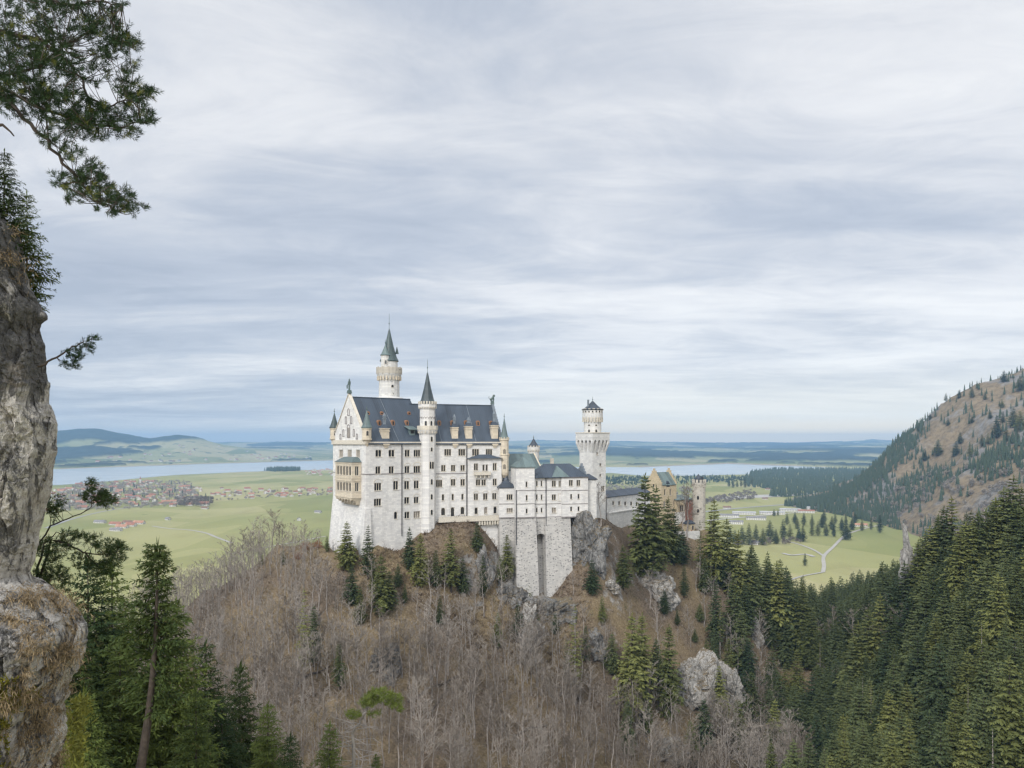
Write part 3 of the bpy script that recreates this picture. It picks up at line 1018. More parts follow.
def finial(mb, x, y, z, h, r=0.10, ball=0.28, mt=0):
    mb.lathe(x, y, [(r * 1.6, z - 0.5), (r, z), (r * 0.6, z + h)], 6, mt)
    mb.lathe(x, y, [(0.02, z + h * .35 - ball), (ball * .8, z + h * .35 - ball * .5), (ball, z + h * .35), (ball * .8, z + h * .35 + ball * .5), (0.02, z + h * .35 + ball)], 8, mt)
    mb.lathe(x, y, [(0.02, z + h * .7 - ball * .6), (ball * .55, z + h * .7), (0.02, z + h * .7 + ball * .6)], 8, mt)


def spire(name, root, x, y, r, z0, z1, m, n=12, fin=2.5, a0=0.0):
    mb = MB()
    h = z1 - z0
    mb.lathe(x, y, [(r * 1.02, z0 - 0.25), (r * 1.04, z0), (r * 0.80, z0 + h * 0.14), (r * 0.46, z0 + h * 0.48), (r * 0.10, z0 + h * 0.93), (0.05, z1)], n, 0, a0)
    o = mb.build(name, m, root)
    if fin:
        fb = MB()
        finial(fb, x, y, z1 - 0.2, fin)
        fb.build('finial', M['bronze'], o)
    return o


def small_window(root, x, y, r, ang, z0, z1, w_=0.7):
    """narrow arched opening on a round turret: stone surround with a dark pane"""
    c, s = math.cos(ang), math.sin(ang)

    def p(t, z, rr):
        return (x + c * rr - s * t, y + s * rr + c * t, z)
    prof = [(-w_ / 2, z0), (w_ / 2, z0)] + [(w_ / 2 * math.cos(math.pi * q / 6), z1 - w_ / 2 + w_ / 2 * math.sin(math.pi * q / 6)) for q in range(7)]
    mb = MB()
    n = len(prof)
    mb.add([p(t, z, r + 0.05) for t, z in prof] + [p(t, z, r - 0.3) for t, z in prof],
           [tuple(range(n))] + [(i, (i + 1) % n, n + (i + 1) % n, n + i) for i in range(n)])
    o = mb.build('window', M['glass'], root)
    fb = MB()
    k = 1.0 + 0.24 / w_
    out = [(t * k, (z - z0) * 1.06 + z0 - 0.12) for t, z in prof]
    fb.add([p(t, z, r + 0.09) for t, z in prof] + [p(t, z, r + 0.09) for t, z in out] + [p(t, z, r - 0.2) for t, z in out],
           [(i, (i + 1) % n, n + (i + 1) % n, n + i) for i in range(n)] + [(n + i, n + (i + 1) % n, 2 * n + (i + 1) % n, 2 * n + i) for i in range(n)])
    fb.build('frame', M['trim'], o)


def view_angle(fr, u, v):
    """local angle of the direction from (u,v) towards the viewer"""
    X, Y = fr.world(u, v)
    return math.atan2(-Y, -X) - fr.r


def gable_roof(mb, u0, u1, v0, v1, ze, zr, ov=0.5, th=0.35, mt=0):
    vm = (v0 + v1) / 2
    k = (zr - ze) / (vm - v0)
    for sgn, ve in ((-1, v0), (1, v1)):
        e = ve + sgn * ov
        zo = ze - ov * k
        vs = [(u0, e, zo), (u1, e, zo), (u1, vm, zr), (u0, vm, zr), (u0, e, zo - th), (u1, e, zo - th), (u1, vm, zr - th), (u0, vm, zr - th)]
        mb.add(vs, [(0, 1, 2, 3), (7, 6, 5, 4), (0, 4, 5, 1), (1, 5, 6, 2), (2, 6, 7, 3), (3, 7, 4, 0)], mt)


def hip_roof(mb, u0, u1, v0, v1, ze, zr, inset=None, ov=0.35, mt=0):
    u0, u1, v0, v1 = u0 - ov, u1 + ov, v0 - ov, v1 + ov
    vm = (v0 + v1) / 2
    i = min((u1 - u0) / 2 - 0.01, inset if inset is not None else (v1 - v0) / 2)
    mb.add([(u0, v0, ze), (u1, v0, ze), (u1, v1, ze), (u0, v1, ze), (u0 + i, vm, zr), (u1 - i, vm, zr),
            (u0, v0, ze - .3), (u1, v0, ze - .3), (u1, v1, ze - .3), (u0, v1, ze - .3)],
           [(0, 1, 5, 4), (1, 2, 5), (2, 3, 4, 5), (3, 0, 4), (0, 6, 7, 1), (1, 7, 8, 2), (2, 8, 9, 3), (3, 9, 6, 0), (9, 8, 7, 6)], mt)


# ---------------------------------------------------------------- main palace
fr = Frame(-51.3, 270.0, 38.0)
palas = thing('palace', 'tall white palace with steep slate roof, west gable and round tower behind its ridge', 'palace', (fr.ox, fr.oy, 0), fr.r)
PW = 26.7
South = Wall(fr, (0, 0), (1, 0), (0, 1))
West = Wall(fr, (0, PW), (0, -1), (1, 0))
LW = South.s_at(428.5)
PL = LW + 2.0
# the eastern half bends forward a little at the stair tower
hx, hy = fr.world(LW, 0)
fe = Frame(hx, hy, 20.0)
EW = 22.0
SouthE = Wall(fe, (0, 0), (1, 0), (0, 1))
EL = SouthE.s_at(502.2)


class East:
    """parts of the palace built inside this block are set in the frame of its eastern half"""
    def __enter__(self):
        self.old = set(palas.children)

    def __exit__(self, *a):
        for o in palas.children:
            if o not in self.old:
                o.location = (LW, 0, 0)
                o.rotation_euler = (0, 0, fe.r - fr.r)


ZE, ZR, ZR2, ZB = 0.5, 16.8, 14.9, -52.0
PX = lambda x: 320 + x / 5.12
PY = lambda y: 420 + y / 5.12
S1 = [(300, 152, 187, 32, 2), (367, 152, 187, 32, 2), (447.5, 152, 187, 27, 2), (497.5, 152, 187, 35, 3), (654.5, 148, 182, 36, 3), (726.5, 148, 182, 36, 3), (797, 148, 182, 36, 3), (866, 148, 182, 34, 3),
      (297.5, 237, 275, 27, 2), (366, 237, 275, 27, 2), (446.5, 235, 272, 27, 2, True, None, True), (497, 235, 272, 35, 3, True, None, True), (632, 230, 262, 24, 2), (682, 230, 262, 24, 2), (731, 230, 260, 24, 2),
      (296.5, 322, 360, 37, 3, True, None, True), (388.5, 312, 356, 27, 2, True, None, True), (445, 312, 353, 27, 2, True, None, True), (494, 310, 350, 27, 2, True, None, True),
      (610, 306, 342, 34, 3, True, None, True), (682, 302, 336, 26, 2, True, None, True), (731, 302, 336, 24, 2, True, None, True),
      (295.5, 403, 438, 38, 3, True), (445, 395, 428, 27, 2), (493.5, 393, 425, 26, 2, True, None, True), (630, 380, 412, 13, 1), (680, 378, 410, 12, 1), (730, 378, 408, 12, 1),
      (388, 470, 506, 17, 1), (446, 470, 503, 27, 2), (496, 468, 500, 34, 3, False, M['pale_glass']), (631, 450, 487, 21, 1), (679, 447, 493, 19, 1), (730, 445, 482, 20, 1)]
S1 = [(PX(a[0]), PY(a[1]), PY(a[2]), a[3] / 5.12, *a[4:]) for a in S1]
hsE = holes_of(SouthE, [a for a in S1 if a[0] > 428])
hs = holes_of(South, [a for a in S1 if a[0] < 428])
wm = MB()
wall_with_holes(wm, South, 0, PL, ZB, ZE, [h for h, _ in hs])
W1 = [(341, 449.6, 457, 4.0, 3, True, M['pale_glass']), (349.6, 449.6, 457, 4.2, 3, True, M['pale_glass']), (358, 449.6, 457, 4.2, 3, True, M['pale_glass']),
      (360.5, 466, 473, 2.0, 1, True, M['pale_glass']), (360, 481, 490, 2.6, 1, True, M['pale_glass']), (359.3, 499, 506, 1.6, 1),
      (335.6, 510.5, 517.5, 2.0, 1, False, M['pale_glass']), (341.3, 512, 518.5, 2.2, 1, False, M['pale_glass']), (351.6, 510.5, 524, 3.0, 1, True, M['pale_glass'])]
hw = holes_of(West, W1)
wall_with_holes(wm, West, 0, PW, ZB, ZE, [h for h, _ in hw])
wm.add([(0, PW, ZB), (PL, PW, ZB), (PL, PW, ZE), (0, PW, ZE)], [(0, 1, 2, 3)])
wm.add([(PL, 0, ZB), (PL, PW, ZB), (PL, PW, ZE), (PL, 0, ZE)], [(0, 1, 2, 3)])
pw = wm.build('wall', M['white'], palas)
fit_windows(hs, South, palas)
fit_windows(hw, West, palas)
with East():
    wm = MB()
    wall_with_holes(wm, SouthE, 0, EL, ZB, ZE, [h for h, _ in hsE])
    wm.add([(-4, EW, ZB), (EL, EW, ZB), (EL, EW, ZE), (-4, EW, ZE)], [(0, 1, 2, 3)])
    wm.add([(EL, 0, ZB), (EL, EW, ZB), (EL, EW, ZE), (EL, 0, ZE)], [(0, 1, 2, 3)])
    wm.build('wall', M['white'], palas)
    fit_windows(hsE, SouthE, palas)

# battered footing of the west end and its corner buttress
bm_ = MB()
zf = -20.5
bm_.frustum((-2.9, 3.0, -0.02, PW + 1.0), ZB, (-0.03, 2.0, 0.3, PW + 0.03), zf)
bm_.frustum((-3.3, 1.9, -1.7, 2.0), ZB, (-0.5, 1.5, -0.55, 1.6), -23)
bm_.build('buttress', M['white'], palas)

# cornice with little corbels, string courses
cb = MB()
South.block(cb, -0.25, LW, ZE - 0.75, ZE - 0.05, -0.42, -0.003)
West.block(cb, -0.2, PW + 0.2, ZE - 1.0, ZE + 0.55, -0.55, -0.003)
for i in range(30):
    s = LW * (i + 0.5) / 30
    South.block(cb, s - 0.2, s + 0.2, ZE - 1.15, ZE - 0.753, -0.32, -0.003)
cb.build('cornice', M['trim'], palas)
with East():
    cb = MB()
    SouthE.block(cb, 0, EL + 0.2, ZE - 0.75, ZE - 0.05, -0.42, -0.003)
    for i in range(34):
        s = EL * (i + 0.5) / 34
        SouthE.block(cb, s - 0.2, s + 0.2, ZE - 1.15, ZE - 0.753, -0.32, -0.003)
    cb.build('cornice', M['trim'], palas)
    sc = MB()
    SouthE.block(sc, SouthE.s_at(436), EL, SouthE.sz(460, 473.4)[1] - 0.16, SouthE.sz(460, 473.4)[1] + 0.16, -0.14, -0.002)
    sc.build('string_course', M['course'], palas)
    s0, z1 = SouthE.sz(447.3, 485)
    s1, z0 = SouthE.sz(449.5, 515)
    pb = MB()
    SouthE.block(pb, s0, s1, z0, z1, -0.25, -0.002)
    pb.build('pilaster', M['white'], palas)
    s, z1 = SouthE.sz(466.6, 441.5)
    db = MB()
    db.tube([SouthE.P(s, z1, -0.25), SouthE.P(s, SouthE.sz(466.6, 516)[1], -0.25)], [0.17, 0.17], 6)
    db.build('drainpipe', M['pipe'], palas)
zsc = South.sz(400, 473.4)[1]
sc = MB()
South.block(sc, 0, South.s_at(424), zsc - 0.16, zsc + 0.16, -0.14, -0.002)
sc.build('string_course', M['course'], palas)
sc = MB()
West.block(sc, 0, PW, zsc - 0.16, zsc + 0.16, -0.14, -0.002)
sc.build('string_course', M['course'], palas)
for px, t, b_ in ((401.6, 441.5, 536),):
    s, z1 = South.sz(px, t)
    z0 = South.sz(px, b_)[1]
    db = MB()
    db.tube([South.P(s, z1, -0.25), South.P(s, z0, -0.25)], [0.17, 0.17], 6)
    db.build('drainpipe', M['pipe'], palas)

# roofs
rb = MB()
gable_roof(rb, 0.75, LW, 0, PW, ZE, ZR, 0.55)
roofW = rb.build('roof', M['slate'], palas)
kW, kE = (ZR - ZE) / (PW / 2), (ZR2 - ZE) / (EW / 2)


def strap(host, u, kk, half):
    lb = MB()
    lb.tube([(u, 0.1, ZE + 0.1 * kk + 0.06), (u - 0.6, half - 0.1, ZE + (half - 0.1) * kk + 0.06)], [0.09, 0.09], 4)
    lb.build('conductor_strip', M['lead'], host)


strap(roofW, 13.2, kW, PW / 2)
rc = MB()
rc.box(0.8, LW, PW / 2 - 0.22, PW / 2 + 0.22, ZR - 0.1, ZR + 0.22)
rc.build('ridge_cap', M['slate'], roofW)
with East():
    rb = MB()
    gable_roof(rb, -5, EL - 0.6, 0, EW, ZE, ZR2, 0.55)
    roofE = rb.build('roof', M['slate'], palas)
    strap(roofE, 5.0, kE, EW / 2)
    strap(roofE, 18.5, kE, EW / 2)
    rc = MB()
    rc.box(-5, EL - 0.6, EW / 2 - 0.22, EW / 2 + 0.22, ZR2 - 0.1, ZR2 + 0.22)
    rc.build('ridge_cap', M['slate'], roofE)

# west gable wall with coping and blind arcade
gb = MB()
gz = ZE + 0.55
ap = (PW / 2, ZR + 0.9)
tri = [(-0.1, gz), (PW + 0.1, gz), (PW / 2, ZR + 0.75)]
gb.add([(-0.05, v, z) for v, z in tri] + [(0.75, v, z) for v, z in tri], [(0, 1, 2), (5, 4, 3), (0, 3, 4, 1), (1, 4, 5, 2), (2, 5, 3, 0)])
gab = gb.build('gable', M['white'], palas)
cop = MB()
for a, b_ in (((-0.35, gz - 0.1), (PW / 2, ZR + 0.95)), ((PW + 0.35, gz - 0.1), (PW / 2, ZR + 0.95))):
    cop.add([(-0.3, a[0], a[1]), (0.85, a[0], a[1]), (0.85, b_[0], b_[1]), (-0.3, b_[0], b_[1]),
             (-0.3, a[0], a[1] + 0.45), (0.85, a[0], a[1] + 0.45), (0.85, b_[0], b_[1] + 0.45), (-0.3, b_[0], b_[1] + 0.45)],
            [(0, 3, 2, 1), (4, 5, 6, 7), (0, 1, 5, 4), (1, 2, 6, 5), (2, 3, 7, 6), (3, 0, 4, 7)])
cop.build('coping', M['trim'], gab)
ar = MB()
for cx_, z0, z1, w_ in ((0.5, 2.2, 6.6, 1.9), (0.34, 2.6, 4.9, 0.9), (0.66, 2.6, 4.9, 0.9), (0.42, 7.2, 9.6, 0.9), (0.58, 7.2, 9.6, 0.9), (0.5, 10.2, 12.4, 1.2), (0.25, 1.6, 3.2, 0.8), (0.75, 1.6, 3.2, 0.8)):
    c = PW * (1 - cx_)
    for q in range(7):
        t0, t1 = math.pi * q / 7, math.pi * (q + 1) / 7
        vs = []
        for e in (-0.22, -0.04):
            for rr, tt in ((w_ / 2, t0), (w_ / 2, t1), (w_ / 2 + 0.22, t1), (w_ / 2 + 0.22, t0)):
                vs.append((e, c - rr * math.cos(tt), z1 - w_ / 2 + rr * math.sin(tt)))
        ar.add(vs, [(0, 1, 2, 3), (4, 7, 6, 5), (3, 2, 6, 7), (1, 0, 4, 5)])
    for sg in (-1, 1):
        ar.box(-0.22, -0.04, c + sg * (w_ / 2 + 0.11) - 0.11, c + sg * (w_ / 2 + 0.11) + 0.11, z0, z1 - w_ / 2)
    ar.box(-0.24, -0.04, c - w_ / 2 - 0.3, c + w_ / 2 + 0.3, z0 - 0.25, z0 - 0.003)
ar.build('blind_arcade', M['course'], gab)
bw = MB()
bw.box(-0.10, -0.052, PW / 2 - 0.9, PW / 2 + 0.9, 2.2, 5.6)
bw.build('window', M['pale_glass'], gab)

# knight statue on the west gable, lion on the east one
st = MB()
vm = PW / 2
st.frustum((-0.5, 0.9, vm - 0.8, vm + 0.8), ZR + 1.3, (-0.35, 0.75, vm - 0.6, vm + 0.6), ZR + 2.5)
st.build('pedestal', M['bronze'], palas)
st = MB()
zs = ZR + 2.5
st.tube([(0.2, vm - 0.3, zs), (0.2, vm - 0.28, zs + 1.0), (0.2, vm - 0.1, zs + 1.9)], [0.26, 0.22, 0.3], 7)
st.tube([(0.2, vm + 0.35, zs), (0.2, vm + 0.3, zs + 1.0), (0.2, vm + 0.08, zs + 1.9)], [0.26, 0.22, 0.3], 7)
st.tube([(0.2, vm, zs + 1.8), (0.2, vm, zs + 2.5), (0.2, vm, zs + 3.15), (0.2, vm, zs + 3.4)], [0.42, 0.5, 0.5, 0.2], 8)
st.lathe(0.2, vm, [(0.14, zs + 3.35), (0.3, zs + 3.6), (0.28, zs + 3.85), (0.05, zs + 4.1)], 8)
st.tube([(0.2, vm - 0.45, zs + 3.0), (0.0, vm - 0.95, zs + 2.6), (-0.3, vm - 1.15, zs + 3.3)], [0.2, 0.16, 0.12], 6)
st.tube([(0.2, vm + 0.45, zs + 3.0), (0.1, vm + 0.9, zs + 2.3), (-0.1, vm + 1.0, zs + 1.7)], [0.2, 0.16, 0.12], 6)
st.tube([(-0.3, vm - 1.15, zs + 0.2), (-0.3, vm - 1.15, zs + 4.3)], [0.07, 0.05], 5)
st.box(-0.25, -0.05, vm + 0.75, vm + 1.35, zs + 0.6, zs + 1.9)
st.build('statue', M['bronze'], palas)

# east gable with stepped coping
ve = EW / 2
with East():
    gb = MB()
    tri = [(0.0, ZE), (EW, ZE), (EW / 2, ZR2 + 0.6)]
    gb.add([(EL - 0.6, v, z) for v, z in tri] + [(EL + 0.05, v, z) for v, z in tri], [(0, 1, 2), (5, 4, 3), (0, 3, 4, 1), (1, 4, 5, 2), (2, 5, 3, 0)])
    for k in range(14):
        f0 = k / 14
        for sg in (0, 1):
            v = (EW / 2) * f0 if sg == 0 else EW - (EW / 2) * f0
            z = ZE + (ZR2 - ZE) * f0
            d = EW / 28
            v0, v1 = (v, v + d) if sg == 0 else (v - d, v)
            gb.box(EL - 0.75, EL + 0.2, v0 + 0.004, v1 - 0.004, z - 0.4, z + 1.65)
    gab2 = gb.build('gable', M['lead'], palas)
    st = MB()
    st.frustum((EL - 0.9, EL + 0.3, ve - 0.7, ve + 0.7), ZR2 + 0.5, (EL - 0.8, EL + 0.2, ve - 0.6, ve + 0.6), ZR2 + 2.0)
    zs = ZR2 + 2.0
    st.tube([(EL - 1.2, ve, zs + 0.3), (EL - 0.5, ve, zs + 0.7), (EL + 0.0, ve, zs + 1.3), (EL + 0.3, ve, zs + 1.7)], [0.5, 0.5, 0.5, 0.3], 7)
    st.tube([(EL + 0.15, ve - 0.25, zs + 1.2), (EL + 0.3, ve - 0.25, zs)], [0.2, 0.16], 6)
    st.tube([(EL + 0.15, ve + 0.25, zs + 1.2), (EL + 0.3, ve + 0.25, zs)], [0.2, 0.16], 6)
    st.lathe(EL + 0.35, ve, [(0.1, zs + 1.4), (0.55, zs + 1.75), (0.5, zs + 2.1), (0.05, zs + 2.45)], 8)
    st.tube([(EL - 1.3, ve, zs + 0.5), (EL - 1.8, ve, zs + 1.0), (EL - 1.6, ve, zs + 1.6)], [0.1, 0.08, 0.1], 5)
    st.build('statue', M['bronze'], gab2)


def on_roof(px, py, k):
    fr = fe if px > 430 else globals()['fr']
    a, b = (px - CX) / F, (py - HY) / F
    v0 = fr.ox * fr.s - fr.oy * fr.c
    v1 = -a * fr.s + fr.c
    Y = -(ZE + k * v0) / (b + k * v1)
    u, v = fr.local(a * Y, Y)
    return u, v, -b * Y


def dormer(px, py, k, host, w_=1.35, h=1.9):
    u, v, z = on_roof(px, py, k)
    v -= 0.2
    z = ZE + v * k
    d = (h + 0.55) / k
    mb = MB()
    q = [(-w_ / 2, -0.1), (w_ / 2, -0.1), (w_ / 2, h - 0.5), (w_ * .36, h - 0.1), (0, h + 0.12), (-w_ * .36, h - 0.1), (-w_ / 2, h - 0.5)]
    n = len(q)
    mb.add([(u + x, v, z + y) for x, y in q] + [(u + x, v + d, z + y) for x, y in q],
           [tuple(range(n)), tuple(range(2 * n - 1, n - 1, -1))] + [(i, n + i, n + (i + 1) % n, (i + 1) % n) for i in range(n)])
    o = mb.build('dormer', M['rust'], host)
    wb = MB()
    wb.box(u - w_ * .22, u + w_ * .22, v - 0.05, v + 0.05, z + 0.25, z + h - 0.45)
    wb.build('window', M['glass'], o)


for px in (379.3, 393.0, 407.0):
    dormer(px, 424.8, kW, roofW)
for px in (368.2, 381.8, 409.0):
    dormer(px, 414.2, kW, roofW, 1.25, 1.2)
for px, py in ((439.3, 424.8), (452.2, 424.8), (466.0, 424.8), (478.0, 425.0), (491.0, 425.2)):
    dormer(px, py, kE, roofE)
# sheet metal shed dormer
u, v, z = on_roof(412.3, 435.0, kW)
mb = MB()
mb.add([(u - 1.9, v - 0.9, z + 2.1), (u + 1.9, v - 0.9, z + 2.1), (u + 1.9, v + 2.8, z + 3.4), (u - 1.9, v + 2.8, z + 3.4),
        (u - 1.9, v - 0.9, z + 1.9), (u + 1.9, v - 0.9, z + 1.9), (u + 1.9, v + 2.8, z + 3.2), (u - 1.9, v + 2.8, z + 3.2)],
       [(0, 1, 2, 3), (7, 6, 5, 4), (0, 4, 5, 1), (1, 5, 6, 2), (2, 6, 7, 3), (3, 7, 4, 0)])
mb.box(u - 1.1, u + 1.1, v - 0.1, v + 1.6, z - 0.2, z + 2.1)
sd_ = mb.build('dormer', M['copper'], roofW)
mb = MB()
mb.box(u - 0.7, u + 0.7, v - 0.16, v - 0.05, z + 0.6, z + 1.7)
mb.build('window', M['glass'], sd_)


def stone_bay(px, top, bot, w_px, roof_top):
    """stone gabled chimney standing on the roof just above the eaves, with a lead pinnacle and a corbel under the eaves"""
    E_, k_ = (SouthE, kE) if px > 430 else (South, kW)
    e0 = 0.9
    wl = Wall(E_.fr, (0, e0), (1, 0), (0, 1))
    s0, s1 = wl.s_at(px - w_px / 2), wl.s_at(px + w_px / 2)
    zt, zb = wl.sz(px, top)[1], wl.sz(px, bot)[1]
    c, w2 = (s0 + s1) / 2, (s1 - s0) / 2
    mb = MB()
    wl.block(mb, s0, s1, ZE + e0 * k_ - 0.4, zt, 0, 1.9)
    wl.block(mb, s0 - 0.2, s1 + 0.2, zt - 0.9, zt - 0.55, -0.2, 2.0)
    wl.block(mb, s0 - 0.25, s1 + 0.25, zt + .003, zt + 0.3, -0.25, 2.0)
    q0, q1 = E_.s_at(px - w_px * .45), E_.s_at(px + w_px * .45)
    for k in range(3):
        f = 1 - k * 0.25
        cq, wq = (q0 + q1) / 2, (q1 - q0) / 2
        E_.block(mb, cq - wq * f, cq + wq * f, ZE - 0.76 - 0.5 * (k + 1), ZE - 0.763 - 0.5 * k, -0.6 * f, -0.004)
    o = mb.build('chimney', M['cream'], palas)
    zt2 = wl.sz(px, roof_top)[1]
    lb = MB()
    lb.frustum((s0 - 0.2, s1 + 0.2, e0 - 0.2, e0 + 2.0), zt + 0.303, (c - w2 * .45, c + w2 * .45, e0 + 0.6, e0 + 1.4), zt + 1.7)
    lb.build('chimney_cap', M['slate'], o)
    lb = MB()
    lb.box(c - w2 * .34, c + w2 * .34, e0 + 0.65, e0 + 1.35, zt + 1.4, zt2 - 0.6)
    lb.box(c - w2 * .5, c + w2 * .5, e0 + 0.5, e0 + 1.5, zt2 - 1.6, zt2 - 1.35)
    lb.frustum((c - w2 * .42, c + w2 * .42, e0 + 0.5, e0 + 1.5), zt2 - 0.6, (c - 0.1, c + 0.1, e0 + 0.9, e0 + 1.1), zt2 + 0.6)
    lb.build('pinnacle', M['lead'], o)


stone_bay(385.7, 429.0, 438.5, 7.2, 414.5)
with East():
    stone_bay(455.0, 428.0, 438.5, 6.3, 415.8)
    stone_bay(469.0, 427.0, 436.5, 6.6, 418.5)
    stone_bay(494.8, 426.0, 438.0, 6.6, 412.5)


def corner_turret(px, u, v, r, zb, z0, z1, ztip, m_body, m_roof, wins=1, n=12):
    mb = MB()
    mb.lathe(u, v, [(0.15, zb), (r * 0.5, zb + (z0 - zb) * .4), (r * 0.85, z0 - 0.7), (r * 1.12, z0 - 0.5), (r * 1.12, z0), (r, z0 + 0.05), (r, z1 - 0.8), (r * 1.12, z1 - 0.6), (r * 1.12, z1)], n)
    o = mb.build('turret', m_body, palas)
    spire('spire', o, u, v, r * 1.18, z1, ztip, m_roof, n, 1.8)
    va = view_angle(fr, u, v)
    for k in range(wins):
        small_window(o, u, v, r * 0.97, va + (k - (wins - 1) / 2) * 1.3 + 0.15, z0 + (z1 - z0) * .25, z0 + (z1 - z0) * .68, 0.8)
    return o


zz = lambda py, Y: -(py - HY) / F * Y
corner_turret(366.3, 0.55, 0.4, 1.6, zz(448.5, 270), zz(438.5, 270), zz(427.3, 270), zz(410.0, 270), M['cream'], M['copper'])
u_, v_ = 0.4, PW - 0.3
corner_turret(335.5, u_, v_, 1.55, zz(446, 291), zz(438, 291), zz(427.5, 291), zz(412.5, 291), M['cream'], M['copper_dark'])

# oriel loggia on the west end: two arcaded storeys on a corbelled foot
Lg = Wall(fr, (-3.6, PW), (0, -1), (1, 0))
l0, l1 = Lg.s_at(335.4), Lg.s_at(352.0)
zt, zm_, zb_ = zz(461.5, 283), zz(480, 283), zz(495.5, 283)
zfoot = zz(503, 283)
LgS = Wall(fr, (-3.6, PW - l1), (1, 0), (0, 1))
fh = []
ws = (l1 - l0) / 7.2
for z0, z1 in ((zz(474.2, 282), zz(465.2, 282)), (zz(489.5, 282), zz(481.0, 282))):
    for k in range(5):
        c = l0 + (l1 - l0) * (0.14 + 0.18 * k)
        fh.append(((c - ws / 2, c + ws / 2, z0, z1), (0, 0, 0, 0, 1)))
sh = [((1.2, 2.7, a[0][2], a[0][3]), (0, 0, 0, 0, 2)) for a in (fh[0], fh[5])]
mb = MB()
wall_with_holes(mb, Lg, l0, l1, zb_, zt, [h for h, _ in fh])
wall_with_holes(mb, LgS, 0, 3.6, zb_, zt, [h for h, _ in sh])
mb.add([Lg.P(l0, zb_), Lg.P(l0, zt), Lg.P(l0, zt, 3.6), Lg.P(l0, zb_, 3.6)], [(0, 1, 2, 3)])
for zc in (zt - 0.35, zz(476.8, 282), zz(479.3, 282), zb_ + 0.1):
    mb.box(-3.8, -0.003, PW - l1 - 0.2, PW - l0 + 0.2, zc - 0.2, zc + 0.2)
# corbels stepping back to the wall
for k in range(5):
    f = 1 - k * 0.2
    z1 = zb_ - 0.1 - (zb_ - zfoot) * k / 5
    mb.box(-3.55 * f, -0.004, PW - l1 + 0.1 + 0.25 * k, PW - l0 - 0.1 - 0.25 * k, z1 - (zb_ - zfoot) / 5, z1 - 0.003)
nb = 6
for k in range(nb):
    v = PW - l0 - (l1 - l0) * (k + 0.5) / nb
    for q in range(3):
        f = 1 - q * 0.28
        mb.box(-3.75 * f, -0.2, v - 0.28, v + 0.28, zb_ - 0.25 - 0.75 * (q + 1), zb_ - 0.253 - 0.75 * q)
log = mb.build('loggia', M['cream'], palas)
fit_windows(fh, Lg, log)
fit_windows(sh, LgS, log)
rb = MB()
rb.add([(-4.0, PW - l1 - 0.4, zt), (-4.0, PW - l0 + 0.4, zt), (0, PW - l0 + 0.4, zt), (0, PW - l1 - 0.4, zt), (-1.4, PW - l1 + 2.6, zt + 1.8), (-1.4, PW - l0 - 2.6, zt + 1.8), (0, PW - l0 - 2.2, zt + 1.8), (0, PW - l1 + 2.2, zt + 1.8)],
       [(0, 1, 5, 4), (1, 2, 6, 5), (3, 0, 4, 7), (4, 5, 6, 7), (3, 2, 1, 0)])
rb.build('roof', M['copper'], log)

